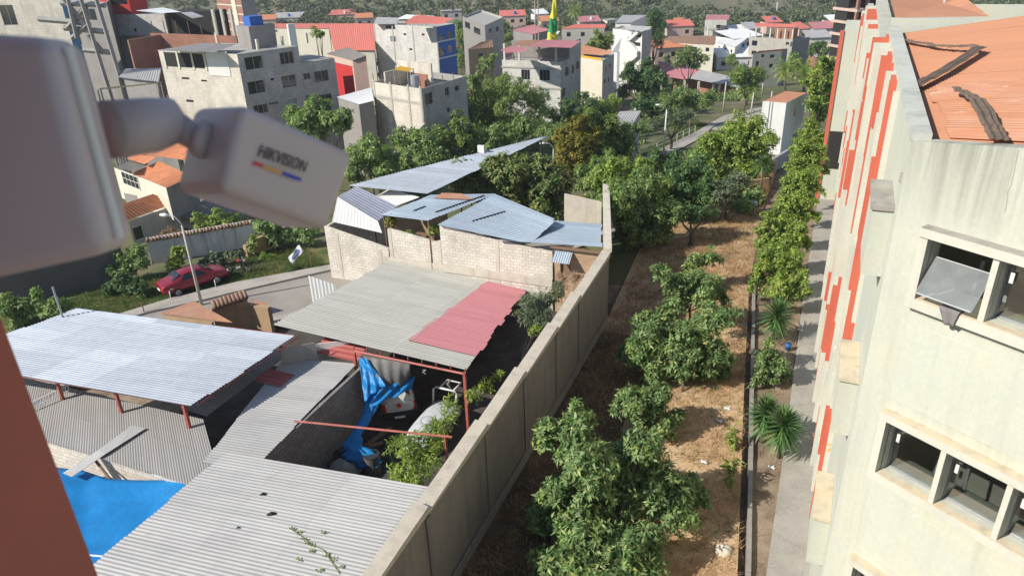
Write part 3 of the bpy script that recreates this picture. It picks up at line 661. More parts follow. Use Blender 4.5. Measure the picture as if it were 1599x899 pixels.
# where it turns: a taller-looking run towards the trees, and a return wall across its end
e0, e1 = WB(14.6, -.12), P(946, 288, 4.7); dd = Vector((e1.x - e0.x, e1.y - e0.y)).normalized(); LL = (Vector(e1[:2]) - Vector(e0[:2])).length
b = MB(); b.box(e0, dd, z0=-1, z1=4.5, a0=0, a1=LL, b0=-.12, b1=.12); b.build('wall_panel', 'wall_cement', w)
b = MB(); b.box(e0, dd, z0=4.502, z1=4.72, a0=-.05, a1=LL, b0=-.25, b1=.22); b.build('coping', 'coping', w)
w2 = thing('return_wall', 'plain pale plastered wall panel closing the corner behind the blue tin roof', 'wall', (e1.x, e1.y, 0))
ur, zr_ = onp(e1, az(112.8), 881, 303); f0 = Vector((e1.x, e1.y)) + az(112.8) * ur; b = MB(); wall_face(b, f0, Vector((e1.x, e1.y)) - az(112.8) * .28, -1.2, zr_, top=onp(e1, az(112.8), 938, 316)[1]); b.build('wall_panel', 'coping', w2, solid=.18)

# ------------------------------------------------------------------ the sheds in the yard
def quad_px(pts): return [P(x, y, z) for x, y, z in pts]
# 1 the near grey roof at the bottom
s = thing('tin_shed', 'shed under pale grey corrugated roof beside the boundary wall, nearest the bottom edge', 'shed', (-8, 19, 0))
tl = P(352, 706, 3.12); tr = WB(uw(P(628, 747, 3.72)) , -.40, 3.72)
dn = -WA * 9.5
q = [tl, (tl.x + dn.x, tl.y + dn.y, 3.2), (tr.x + dn.x + .2, tr.y + dn.y, 3.75), tr]
q[2] = WB(uw(q[2]), -.40, 3.78)
corr('roof', [q[0], q[1], q[2], q[3]], 'zinc_pale', 0.155, .0135, s, jag=.05, seed=3)
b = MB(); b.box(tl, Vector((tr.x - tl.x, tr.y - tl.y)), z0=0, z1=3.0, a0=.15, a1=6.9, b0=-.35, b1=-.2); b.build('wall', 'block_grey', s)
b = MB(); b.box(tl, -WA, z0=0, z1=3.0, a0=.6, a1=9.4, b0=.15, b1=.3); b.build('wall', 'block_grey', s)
_n = (q[1] - q[0]).cross(q[3] - q[0]) if False else (Vector(q[1]) - Vector(q[0])).cross(Vector(q[3]) - Vector(q[0]))
def onS1(px, py, dz=.03):
    r = ray(px, py); k = _n.dot(Vector(Q0) + Vector((0, 0, dz)) - Vector((0, 0, H))) / _n.dot(r); return Vector((0, 0, H)) + r * k
Q0 = Vector(q[0])
for (px, py, sz) in ((424, 803, .16), (372, 824, .07), (411, 772, .12)):
    m = MB(); p = onS1(px, py); m.tube([p - Vector((sz, 0, 0)), p + Vector((0, .02, .03)), p + Vector((sz * .8, sz * .5, 0))], [sz * .2, sz * .45, sz * .15], 6)
    tag(m.build('rag', 'rag_black', smooth=True), {424: 'largest dark rag lying on the nearest pale tin roof', 372: 'tiny dark scrap on the pale tin roof left of the larger rag', 411: 'thin dark twig bundle on the pale tin roof above the rags'}[px], 'rag')
# 5 the long low roof with the shaded block wall
s = thing('tin_shed', 'long narrow shed with mid grey corrugated roof and shaded block wall beside the vehicles', 'shed', (-9, 26, 0))
z = 3.0; q = [P(320, 658, z), P(338, 716, z), P(415, 722, z), P(556, 568, z), P(480, 566, z)]
ta, tb = P(413, 716, z), P(557, 567, z); la, lb = P(318, 657, z), P(470, 556, z)
ra = WA; wS5 = (Vector(ta[:2]) - Vector(la[:2])).length
p00 = Vector((ta.x, ta.y)) - ra * .8; p01 = Vector((tb.x, tb.y))
left = Vector((-WR.x, -WR.y)) * 3.35
fl5, nl5 = P(446, 558, z + .1), P(316, 722, z + .08)
corr('roof', [(p00.x, p00.y, z), (p01.x, p01.y, z), fl5, nl5], 'zinc_pale', 0.155, .011, s, jag=.04, seed=5)
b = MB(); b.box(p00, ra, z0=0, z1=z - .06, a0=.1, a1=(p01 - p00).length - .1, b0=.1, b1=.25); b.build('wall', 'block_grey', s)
p2 = p01 + left * .5
corr('shaded_roof', [P(322, 650, 2.85), P(452, 552, 2.9), P(392, 536, 2.9), P(262, 632, 2.85)], 'zinc_dull', .155, .015, s, seed=15)
corr('roof', [(p01.x, p01.y, z + .04), (p01.x + ra.x * 1.25, p01.y + ra.y * 1.25, z + .5), (p01.x + ra.x * 1.25 + left.x * .75, p01.y + ra.y * 1.25 + left.y * .75, z + .4), (p01.x + left.x * .75, p01.y + left.y * .75, z + .15)], 'sheet_red', 0.3, .02, s, seed=6)
q0 = P(395, 596, z + .06); corr('roof_patch', [(q0.x, q0.y, z + .13), (q0.x + ra.x * 1.1, q0.y + ra.y * 1.1, z + .13), (q0.x + ra.x * 1.1 - left.x * .45, q0.y + ra.y * 1.1 - left.y * .45, z + .1), (q0.x - left.x * .45, q0.y - left.y * .45, z + .1)], 'sheet_red', 0.3, .02, s, seed=7)
# 3 the dull roof on the left with the cream block wall, plank and tarp
s = thing('tin_shed', 'low shed with dull dark grey corrugated roof and cream block wall above the blue tarp', 'shed', (-16, 24, 0))
z = 3.5; a, b_, c, d = P(335, 717, z), P(319, 657, z), P(60, 600, z), P(20, 676, z)
fa = P(262, 748, 3.32); fd = P(72, 690, 3.32)
far0 = P(320, 654, 2.97); far1 = P(100, 600, 2.97); dl = (Vector(far1[:2]) - Vector(far0[:2])).normalized()
g0 = Vector(far0[:2]) - dl * .05; n_ = Vector((dl.y, -dl.x)); n_ = n_ if n_.y < 0 else -n_
FR3, NR3, FL3 = P(317, 654, 2.96), P(350, 774, 2.70), P(72, 690, 2.66); BL3 = P(96, 606, 2.96)
fl_ = Vector(FL3) + (Vector(FL3) - Vector(NR3)) * .7; bl_ = Vector(BL3) + (Vector(FL3) - Vector(NR3)) * .7
corr('roof', [FR3, bl_, fl_, NR3], 'zinc_dull', 0.14, .008, s, jag=.04, seed=9)
fdir = Vector((FL3.x - NR3.x, FL3.y - NR3.y)).normalized(); fn_ = Vector((-fdir.y, fdir.x)); fn_ = fn_ if fn_.y > 0 else -fn_; fr = Vector((NR3.x, NR3.y)) + fn_ * .15
b = MB(); b.prism([(fr + fdir * .2), (fr + fdir * .2 + fn_ * .15), (fr + fdir * 14 + fn_ * .15), (fr + fdir * 14)], 0, 2.6); b.build('wall', 'block_cream', s)
pk = [P(205, 664, 2.95), P(228, 668, 2.95), P(112, 744, 2.5), P(98, 738, 2.5)]; b = MB()
m1, m2 = P(152, 703, 2.82), P(165, 708, 2.82)
b.face([pk[0], m1, m2, pk[1]]); b.face([m1, pk[3], pk[2], m2])
tag(b.build('metal_plank', 'zinc_pale', solid=.02), 'pale sheet metal strip lying across the dull roof down to the tarp', 'plank')
b = MB(); x0, x1 = P(144, 712, 2.7), P(172, 748, 2.1); b.tube([x0, x1], .06, 6); tag(b.build('prop_post', 'timber'), 'dark timber prop leaning under the pale metal strip', 'post')
# blue tarp: a sagging canopy
tp = [P(70, 728, 2.2), P(128, 733, 2.2), P(168, 748, 2.2), P(262, 750, 2.35), P(318, 736, 2.82), P(356, 712, 2.98)]
bp = [P(-40, 1010, 2.2), P(20, 1000, 2.2), P(80, 985, 2.2), P(160, 950, 2.4), P(240, 850, 2.7), P(335, 730, 2.95)]
def tarp(u, v):
    k = min(4, int(u * 5)); t = u * 5 - k; p = Vector(tp[k]).lerp(Vector(tp[k + 1]), t); q = Vector(bp[k]).lerp(Vector(bp[k + 1]), t); r = p.lerp(q, v)
    r.z += -.35 * math.sin(math.pi * u) * math.sin(math.pi * min(1, v * 1.1)) + .05 * math.sin(7 * u + 11 * v) * math.sin(5 * v) + .022 * math.sin(23 * u - 9 * v) + .03 * abs(math.sin(8 * v + 3 * u)) - .02 * abs(math.sin(14 * u + 2 * v))
    return r
b = MB(); b.grid(tarp, 40, 40, (8, 6), flip=True); tag(b.build('blue_tarp', 'tarp_blue', smooth=True, solid=.01), 'large sagging bright blue tarp stretched between the dull roof and pale roof', 'tarp')
b = MB(); b.tube([P(138, 866, 2.2), P(182, 870, 2.3)], .03, 6); tag(b.build('white_pole', 'white_steel'), 'thin white pole lying at the bottom of the blue tarp', 'pole')
# 4 the bright roof on red posts
s = thing('canopy_shed', 'open canopy with bright silvery corrugated roof on red posts', 'shed', (-17, 28, 0))
k = [P(298, 634, 4.22), P(40, 588, 4.3), P(-10, 523, 4.5), P(122, 481, 4.65), P(462, 524, 4.35)]
n0, n1 = Vector(k[0]), Vector(k[1]); f0_, f1_ = Vector(k[4]), Vector(k[3])
ext = (n1 - n0).normalized()
n1 = Vector(P(-108, 562, 4.5)); corr('roof', [n0, f0_, f1_, n1], 'zinc_bright', .15, .012, s, jag=.1, seed=4)
for (x, y, x2, y2) in ((93, 596, 98, 622), (181, 612, 190, 643), (284, 627, 296, 667), (440, 540, 444, 567)):
    p = P(x2, y2, 2.92); b = MB(); b.box(p, WA, z0=0, z1=min(4.2, D(x, y, p.y).z), a0=-.06, a1=.06, b0=-.06, b1=.06); b.build('post', 'red_primer', s)
for a, c in ((n0, n1), (f0_, f1_), (n0, f0_)):
    b = MB(); dd = Vector((c.x - a.x, c.y - a.y)); lz = min(a.z, c.z)
    b.tube([a.lerp(c, .02) - Vector((-.1, -.15, .12)), c.lerp(a, .02) - Vector((-.1, -.05, .12))], .035, 4); b.build('purlin', 'red_primer', s)
b = MB(); p = P(98, 495, 4.6); b.tube([p, D(82, 448, p.y)], .05, 6); tag(b.build('vent_pipe', 'steel_grey'), 'thin grey metal pipe standing on the far edge of the bright silvery roof', 'pipe')
b = MB(); p = P(105, 630, 3.6); q_ = P(50, 640, 3.6)
la_, lb_ = P(107, 601, 3.4), P(40, 632, 3.15); d_ = Vector((lb_.x - la_.x, lb_.y - la_.y, lb_.z - la_.z))
for o_ in (Vector((0, 0, 0)), Vector((.0, -.12, -.22))): b.tube([la_ + o_, lb_ + o_], .025, 5)
for i in range(14): b.tube([la_ + d_ * (i / 14), la_ + d_ * (i / 14) + Vector((0, -.12, -.22))], .018, 4)
tag(b.build('ladder', 'white_steel'), 'pale metal ladder lying under the near edge of the silvery roof', 'ladder')
# bits between: leaning sheets in the shade under the bright roof
b = MB(); x0, x1 = P(432, 572, 3.05), P(488, 562, 3.05); b.box(x0, Vector((x1.x - x0.x, x1.y - x0.y)), z0=2.7, z1=3.95, a0=0.3, a1=1.9, b0=0, b1=.04)
tag(b.build('metal_sheet', 'zinc_dull'), 'dented grey sheet metal panel standing under the corner of the silvery roof', 'panel')
b = MB(); x0, x1 = P(487, 560, 3.05), P(552, 545, 3.3); b.box(x0, Vector((x1.x - x0.x, x1.y - x0.y)), z0=2.6, z1=3.55, a0=0.05, a1=2.3, b0=.5, b1=.54)
tag(b.build('metal_sheet', 'zinc_white'), 'white sheet panel behind the red strip of roof', 'panel')
# 6 the big pale roof with the pink end
s = thing('canopy_shed', 'large open shed with cream corrugated roof turning pink at its wall end', 'shed', (-5, 33, 0))
WL_ = Vector((-12.48, 46.59)); WLd = az(112.8)
n0 = P(424, 507, 3.95); n1 = P(727, 578, 3.72); 
far = [];
for (x, y) in ((610, 406), (760, 441), (822, 452)):
    u, zz = onp(WL_, WLd, x, y); q = WL_ + WLd * u; far.append(Vector((q.x - WA.x * .1, q.y - WA.y * .1, zz)))
fz = (far[0].z, far[2].z)
tA, tB = .70, 1.0
def qS6(u, v):    # u along the ridges from street to wall, v from the near edge to the far wall
    a = Vector(n0).lerp(Vector(n1), u); b2 = far[0].lerp(far[2], u); return a.lerp(b2, v)
corr('roof', [qS6(0, 0), qS6(0, 1), qS6(.735, 1), qS6(.66, 0)], 'zinc_cream', .26, .03, s, jag=.06, seed=8)
corr('roof', [qS6(.64, .0) + Vector((0, 0, .012)), qS6(.64, .13) + Vector((0, 0, .012)), qS6(1, .13), qS6(1, 0)], 'zinc_cream', .26, .03, s, jag=.03, seed=18)
corr('roof_pink', [qS6(.652, .13) + Vector((0, 0, .02)), qS6(.725, 1) + Vector((0, 0, .02)), qS6(1.0, 1), qS6(1.0, .13)], 'sheet_pink', .26, .03, s, jag=.10, seed=10)
for (x, y) in ((725, 582), (553, 552)):
    p = P(x, y, 3.6); b = MB(); b.box(p, WA, z0=0, z1=3.62, a0=-.06, a1=.06, b0=-.06, b1=.06); b.build('post', 'red_primer', s)
b = MB(); b.tube([P(553, 548, 3.62), P(727, 584, 3.55)], .06, 4); b.build('beam', 'red_primer', s)
for i in range(9): 
    p = Vector(P(553, 545, 3.62)).lerp(Vector(P(727, 580, 3.6)), i / 8); b = MB(); b.tube([p, p + Vector((0, 0, .18))], .03, 4); b.build('strut', 'red_primer', s)
b = MB(); b.tube([P(460, 657, 3.55), P(706, 682, 3.3)], .055, 4); tag(b.build('roof_beam', 'red_primer'), 'bare red steel beam spanning from block wall to boundary wall over the vehicles', 'beam')
b = MB(); x0 = P(695, 681, 3.3); b.tube([x0, (x0.x, x0.y, 1.5)], .05, 4); tag(b.build('beam_post', 'red_primer'), 'short red post under the wall end of the bare beam', 'post')
# the white fluted panel at the street and the rusty lean-to
p0 = P(481, 432, 3.3); g = [D(481, 430, 41.5), D(523, 444, 41.2)]
b0_, b1_ = g; corr('fluted_panel', [b0_, b1_, b1_ + Vector((0, 0, -1.5)), b0_ + Vector((0, 0, -2.6))], 'zinc_white', .25, .012, None, seed=1)
tag(bpy.data.objects['fluted_panel'], 'white fluted metal panel standing upright at the street edge of the cream roof', 'panel')
s = thing('lean_to', 'small lean-to with rust stained tin roof below the lamp post', 'shed', P(300, 500))
corr('roof', [P(250, 489, 1.75), P(325, 500, 1.75), P(362, 503, 1.9), P(302, 470, 2.1)], 'sheet_rust', .2, .02, s, jag=.05, seed=2)
b = MB(); x0, x1 = P(250, 492, 1.7), P(360, 506, 1.85); b.box(x0, Vector((x1.x - x0.x, x1.y - x0.y)), z0=0, z1=1.68, a0=.1, a1=3.6, b0=.1, b1=.25); b.build('wall', 'adobe', s)
s = thing('adobe_ruin', 'crumbling adobe gate wall capped with old tiles beside the rusty lean-to', 'wall', P(360, 490))
b = MB(); a0_, a1_ = P(330, 480, 2.0), P(384, 462, 2.2); dd = Vector((a1_.x - a0_.x, a1_.y - a0_.y)); nn = 7
for i in range(nn):
    b.box(a0_, dd, z0=-.1, z1=2.05 + .12 * math.sin(i * 2.1), a0=dd.length * i / nn, a1=dd.length * (i + 1) / nn + .003 * (i % 2), b0=-.2 - .003 * i, b1=.2 + .004 * (i % 3))
b.build('wall', 'adobe', s)
for i in range(9):
    p = Vector(a0_).lerp(Vector(a1_), (i + .5) / 9); m = MB(); m.tube([p + Vector((.25, -.32, .06)), p + Vector((-.1, .3, .22 + R_.uniform(-.03, .03)))], [.14, .12], 6); m.build('cap_tile', 'tile_brown', s, smooth=True)
b = MB(); b.box(a1_, Vector((WR.x, WR.y)), z0=0, z1=1.7, a0=-.2, a1=1.6, b0=-.15, b1=.15); b.build('side_wall', 'adobe', s)
cc = [D(395, 468, 42.0), D(418, 474, 41.4), D(420, 505, 41.0), D(400, 508, 41.5)]
corr('fluted_panel', cc, 'sheet_rust', .2, .02, None, seed=5); tag(bpy.data.objects['fluted_panel.001'], 'rust streaked tin panel standing beside the adobe ruin', 'panel')

# ------------------------------------------------------------------ the block wall houses behind
def LW(u, s=0.0, z=0.0): q = WL_ + WLd * u + WA * s; return Vector((q.x, q.y, z))
s = thing('block_wall', 'long pale block wall with concrete ties behind the cream and pink roof', 'wall', LW(0))
def seg(px0, px1, mat='block_cream', zb=-.2, th=.18, off=0.0, name='wall'):
    u0, z0 = onp(LW(0, off), WLd, *px0); u1, z1 = onp(LW(0, off), WLd, *px1)
    b = MB(); p0, p1 = LW(u0, off), LW(u1, off); q0, q1 = LW(u0, off + th), LW(u1, off + th)
    wall_face(b, p0, p1, zb, z0, (), top=z1); 
    b.face([(p0.x, p0.y, z0), (p1.x, p1.y, z1), (q1.x, q1.y, z1), (q0.x, q0.y, z0)]); b.face([(q0.x, q0.y, zb), (p0.x, p0.y, zb), (p0.x, p0.y, z0), (q0.x, q0.y, z0)]); b.face([(p1.x, p1.y, zb), (q1.x, q1.y, zb), (q1.x, q1.y, z1), (p1.x, p1.y, z1)])
    b.face([(q1.x, q1.y, zb), (q0.x, q0.y, zb), (q0.x, q0.y, z0), (q1.x, q1.y, z1)])
    b.build(name, mat, s); return u0, z0, u1, z1
r1 = seg((506, 353), (606, 388)); r2 = seg((610, 358), (684, 379)); r3 = seg((686, 351), (774, 374)); r4 = seg((777, 374), (862, 394))
for uu, zz in ((r1[0] + .9, r1[1] - .4), (r1[2] - .7, r1[3] - .1), (r2[0] - .12, r2[1]), (r2[2] + .06, r2[3] + .1), (r3[2] + .06, r3[3]), (r4[2] - .1, r4[3] - .05)):
    b = MB(); b.box(LW(0), WLd, z0=-.2, z1=zz, a0=uu - .13, a1=uu + .13, b0=-.02, b1=.19); b.build('tie_column', 'coping', s)
b = MB(); b.box(LW(0), WLd, z0=fz[0] - .3, z1=fz[0] + .22, a0=r1[2] - .5, a1=r4[2], b0=-.05, b1=-.021); b.build('tie_beam', 'coping', s)
# left return of the block wall along the street side
b = MB(); b.box(LW(0), WA, z0=-.2, z1=r1[1] - .002, a0=.19, a1=9, b0=-.18, b1=0); b.build('wall', 'block_cream', s)
s = thing('block_hut', 'ochre block hut with small tin awning at the corner of the boundary wall', 'hut', LW(15.5))
u0, z0 = onp(LW(0), WLd, 866, 396); u1, z1 = onp(LW(0), WLd, 938, 392)
hole = (u0 + .35, z1 - 1.75, u0 + 1.05, z1 - .85); b = MB(); wall_face(b, LW(u0, -.0), LW(u1, 0), -.2, z1 - .1, [(.35, z1 - 1.9, 1.0, z1 - 1.0)], .2); b.build('wall', 'brick_ochre', s)
b = MB(); b.box(LW(u0), WLd, z0=z1 - 1.9, z1=z1 - 1, a0=.36, a1=.99, b0=.15, b1=.19); b.build('shutter', 'timber', s)
aw = LW(u0 + .05, -.02, z1 - .25); corr('awning', [aw, LW(u0 + 1.15, -.02, z1 - .25), LW(u0 + 1.15, -.75, z1 - .75), LW(u0 + .05, -.75, z1 - .75)], 'zinc_blue', .14, .02, s)
b = MB(); b.box(LW(u0), WLd, z0=z1 - .08, z1=z1 + .04, a0=-.2, a1=u1 - u0 + .1, b0=-.25, b1=-.05); b.build('eave_board', 'timber', s)
# the tin roofs behind that wall
def roof_thing(label, q, mat, cat='roof', name='tin_roof', period=.24, jag=.06, seed=1, posts=True, zg=None):
    r = thing(name, label, cat, (q[0][0], q[0][1], 0)); corr('roof', q, mat, period, .022, r, jag=jag, seed=seed)
    if posts:
        cen = sum((Vector(p) for p in q), Vector()) / 4
        for p in q:
            p = Vector(p).lerp(cen, .06); b = MB(); b.tube([(p.x, p.y, T(p.y) - .1), (p.x, p.y, p.z - .05)], .05, 6); b.build('post', 'timber', r)
    return r
def onw_px(x, y, off=0.0): u, z = onp(LW(0, off), WLd, x, y); return LW(u, off, z)
a_, b_, c_, d_ = onw_px(684, 349, -.3), onw_px(836, 379, -.3), P(866, 337, 5.0), P(755, 305, 5.2)
roof_thing('blue grey tin roof laid in overlapping sheets above the tallest block wall, in the middle of three', [onw_px(680, 351, -.3), P(772, 302, 5.1), P(868, 342, 4.75), onw_px(826, 381, -.3)], 'zinc_blue', seed=21, jag=.12, posts=False)
roof_thing('blue grey tin canopy over the open terrace with plants', [onw_px(594, 336, .4), P(672, 304, 5.0), P(775, 302, 4.85), onw_px(668, 345, -.2)], 'zinc_blue', seed=22, jag=.1)
roof_thing('flat weathered blue tin roof of the corner hut against the boundary wall', [onw_px(779, 376, -.3), P(868, 344, 4.1), P(940, 350, 4.0), onw_px(938, 386, -.3)], 'zinc_blue', seed=23, jag=.08, posts=False)
roof_thing('small white ribbed tin roof between violet roof and terrace', [P(578, 313, 4.6), P(615, 345 - 22, 4.5), P(652, 307, 4.9), P(615, 296, 5.0)][:1] + [P(618, 322, 4.5), P(655, 308, 4.8), P(616, 297, 4.9)], 'zinc_white', seed=24)
roof_thing('small rust patched tin roof tucked under the mango tree', [P(676, 310, 5.0), P(690, 301, 5.2), P(720, 302, 5.2), P(738, 312, 5.0)], 'sheet_rust', seed=25)
bpy.context.view_layer.update(); DG = bpy.context.evaluated_depsgraph_get()
def hit(x, y, up=.04):                     # the surface seen there, so that things lie on it
    ok, loc, *_ = S.ray_cast(DG, Vector((0, 0, H)) + ray(x, y).normalized() * 3, ray(x, y).normalized()); return Vector(loc) + Vector((0, 0, up))
for i, (x0, y0, x1, y1, lb) in enumerate(((646, 330, 664, 323, 'shortest dark batten lying on the terrace canopy'), (680, 332, 756, 306, 'long dark batten lying along the seam between the two blue roofs'), (738, 346, 788, 331, 'dark batten lying on the middle blue roof'))):
    b = MB(); pa, pb = hit(x0, y0), hit(x1, y1); b.tube([pa, pa.lerp(pb, .5) + Vector((0, 0, .01)), pb], .045, 5); tag(b.build('roof_batten', 'dark_steel'), lb, 'batten')
# violet roofed shed with white side
s = thing('gable_shed', 'shed with violet grey gable roof and white fluted side wall', 'shed', LW(1))
va, vb, vc, vd = onw_px(527, 307, .5), onw_px(590, 345, .5), P(620, 322, 5.0), P(556, 291, 5.9)
corr('roof', [va, vd, vc, vb], 'zinc_violet', .24, .02, s, seed=26)
corr('side_wall', [va, vb, LW(onp(LW(0), WLd, 590, 363)[0], .5, onp(LW(0), WLd, 590, 368)[1]), LW(onp(LW(0), WLd, 512, 350)[0], .5, onp(LW(0), WLd, 512, 350)[1])], 'zinc_white', .25, .008, s, seed=27)
# the long blade-shaped roof
r = roof_thing('long blade shaped silver roof reaching back among the trees', [P(540, 290, 5.6), P(854, 212, 5.9), P(853.5, 214, 5.8), P(668, 303, 5.0)], 'zinc_bright', name='long_roof', seed=28, posts=False)
for p in (P(665, 301, 4.9), P(845, 219, 5.6), P(548, 289, 5.5), P(760, 255, 5.3)):
    b = MB(); b.tube([(p.x, p.y, T(p.y)), (p.x, p.y, p.z)], .08, 6); b.build('post', 'dark_steel', r)
b = MB(); p = P(752, 238, 5.75); b.box(p, WLd, z0=5.75, z1=6.3, a0=-.3, a1=.25, b0=-.1, b1=.12); tag(b.build('roof_antenna', 'white_steel', bevel=.05), 'small white panel antenna on the long silver roof', 'antenna')
# terrace clutter below the canopy
for i, (x, y, h, lb) in enumerate(((640, 375, 1.0, 'plant in the terrace corner left of the wooden post'), (612, 352, 1.2, 'reddish potted plant at the left end of the open terrace'), (678, 366, 1.0, 'broad leaved potted plant at the right end of the open terrace'))):
    p = onw_px(x, y, .6); rt = thing('potted_plant', lb, 'plant', p); pp_, aa = shell([((p.x, p.y, p.z + .25), .38)], 22); leaf_object('foliage', pp_, aa, 'leaf_bright' if i != 1 else 'leaf_yellow', .22, .08, 6, parent=rt)
    b = MB(); b.tube([(p.x, p.y, p.z - .3), (p.x, p.y, p.z)], [.14, .2], 10); b.build('pot', 'tile_brown', rt)
b = MB(); b.box(onw_px(640, 372, 3.0), WLd, z0=0, z1=4.45, a0=-1.2, a1=3.0, b0=0, b1=.15); tag(b.build('back_wall', 'adobe'), 'dark adobe wall at the back of the open terrace', 'wall')
b = MB(); p = onw_px(655, 366, 1.2); b.box(p, WLd, z0=p.z - .1, z1=p.z, a0=-.6, a1=.6, b0=-.4, b1=.4)
for sx in (-.5, .5):
    for sy in (-.3, .3): b.box(p, WLd, z0=p.z - .9, z1=p.z - .101, a0=sx - .04, a1=sx + .04, b0=sy - .04, b1=sy + .04)
tag(b.build('table', 'timber'), 'wooden table in the shade of the open terrace', 'table')
# ------------------------------------------------------------------ the school building on the right
sch = thing('school_building', 'long cream school building with red striped facade and orange roofs along the sidewalk', 'building', FB(0, 0))
E2 = az(147.3)
def EW(u, off=0.0, z=0.0):                          # end wall: along it, outwards
    n = Vector((-E2.y, E2.x)); n = n if n.y < 0 else -n
    p = C0 + E2 * u + n * off; return Vector((p.x, p.y, z))
# end wall with rows of windows in raised surrounds
rows = [(16.08, 17.0), (12.9, 13.9), (9.78, 10.8), (6.6, 7.65), (3.4, 4.5)]
cols = [(.60 + .93 * k, .60 + .93 * k + .84) for k in range(9)]
b = MB(); wall_face(b, EW(0), EW(13), -.2, 18.25, [(c[0], r[0], c[1], r[1]) for r in rows for c in cols], .22, top=19.9)
p, q = EW(0), EW(13); m0, m1 = EW(0, -.22), EW(13, -.22)
b.face([(p.x, p.y, 18.25), (q.x, q.y, 19.9), (m1.x, m1.y, 19.9), (m0.x, m0.y, 18.25)]); b.face([(m1.x, m1.y, 17), (m0.x, m0.y, 17), (m0.x, m0.y, 18.25), (m1.x, m1.y, 19.9)])
b.build('end_wall', 'cream_end_wall', sch)
b = MB(); b.box(EW(0), E2, z0=-.2, z1=17.6, a0=-.2, a1=12.5, b0=1.9, b1=2.0); b.build('room_back', 'plaster_cream', sch)
for r in rows:
    b = MB(); b.box(EW(0), E2, z0=r[0] - 1.12, z1=r[0] - .95, a0=.3, a1=12, b0=.24, b1=1.89); b.build('room_floor', 'slab', sch)
    b = MB(); b.box(EW(0), E2, z0=r[0] - .12, z1=r[0] - .025, a0=.5, a1=9, b0=.225, b1=.62); b.build('inner_ledge', 'sill_weathered' if r[0] > 15 else 'cream_trim', sch)
    rr = random.Random(int(r[0] * 10))
    for k in range(5):
        u = .9 + k * 1.05 + rr.uniform(-.2, .2); b = MB()
        if k % 2 == 0: b.tube([EW(u, -1.0, r[0] - .9), EW(u + .1, -1.1, r[0] + .35), EW(u + .45, -1.2, r[0] + .35), EW(u + .5, -1.2, r[0] - .9)], .03, 5); b.build('chair_frame', 'white_steel', sch)
        else: b.box(EW(u, -.9), E2, z0=r[0] - .2, z1=r[0] - .14, a0=0, a1=.8, b0=0, b1=.5); b.build('desk', 'timber', sch)
b = MB(); b.box(EW(0), E2, z0=17.55, z1=17.7, a0=-.2, a1=12.5, b0=.24, b1=2.0); b.build('room_ceiling', 'plaster_dim', sch)
def bar(u0, u1, z0, z1, o0, o1, name, mat):
    b = MB(); b.box(EW(0), E2, z0=z0, z1=z1, a0=u0, a1=u1, b0=-o1, b1=-o0); return b.build(name, mat, sch)
ends = cols[-1][1] + .1
for r in rows:
    bar(.46, ends, r[1] + .01, r[1] + .14, .002, .17, 'lintel', 'cream_trim')
    b = MB(); b.box(EW(0), E2, z0=r[1] + .142, z1=r[1] + .155, a0=.47, a1=ends - .01, b0=-.165, b1=-.003); b.build('lintel_top', 'ledge_grey' if r[0] > 15 else 'sill_weathered', sch)
    bar(.46, ends, r[0] - .17, r[0] - .015, .003, .15, 'sill', 'cream_trim')
    b = MB(); b.box(EW(0), E2, z0=r[0] - .0135, z1=r[0] - .002, a0=.6, a1=ends - .1, b0=-.145, b1=.2); b.build('sill_top', 'sill_weathered', sch)
    bar(.46, .58, r[0] - .014, r[1] + .009, .004, .14, 'jamb', 'cream_trim')
    for k in range(len(cols) - 1): bar(cols[k][1] + .005, cols[k + 1][0] - .005, r[0] - .014, r[1] + .009, .004, .12, 'mullion', 'cream_trim')
pan = [(12.4 + 1.75, 12.4 + 3.45)]
for (z0, z1) in ((14.25, 15.78), (11.12, 12.62), (8.0, 9.5)):       # raised panels with a shadow line
    for (u0, u1) in ((.5, 4.6), (4.66, 8.8)):
        bar(u0, u1, z0, z1, .002, .02, 'wall_panel', 'cream_wall'); bar(u0 + .3, u1 - .12, z0 + .12, z1 - .17, .0205, .027, 'wall_panel', 'cream_wall')
for ri, r in enumerate(rows[:4]):
    for k, c in enumerate(cols[:6]):
        if ri == 0 and k == 0:
            n_ = EW(0, 1) - EW(0, 0); b = MB()               # the pushed-out pane, hinged along its top
            t0, t1 = EW(c[0] + .05, -.12, r[0] + .62), EW(c[1] - .05, -.12, r[0] + .62); o = n_ * .48 + Vector((0, 0, -.42))
            t0, t1 = EW(c[0] + .04, -.10, r[1] - .32), EW(c[1] - .04, -.10, r[1] - .32); o = n_ * .36 + Vector((0, 0, -.46))
            b.face([t0, t0 + o, t1 + o, t1]); q = b.build('open_pane', 'glass_dusty', sch, solid=.008)
            b = MB()
            for x, y in ((t0, t0 + o), (t1, t1 + o), (t0 + o, t1 + o), (t0, t1)): b.tube([x, y], .012, 4)
            b.build('frame', 'steel_grey', q)
            continue
        w = window(sch, EW(0), EW(13), (c[0], r[0], c[1], r[1]), .2, 'steel_grey', 'glass_clear', nv=1, fw=.02)
        b = MB(); b.box(EW(0), E2, z0=r[0] + .55, z1=r[0] + .70, a0=c[0] + .07, a1=c[0] + .12, b0=.12, b1=.138); b.build('latch', 'white_steel', w)
        if ri < 3 and k < 4:
            rr = random.Random(ri * 9 + k); b = MB()        # furniture seen dimly behind the glass
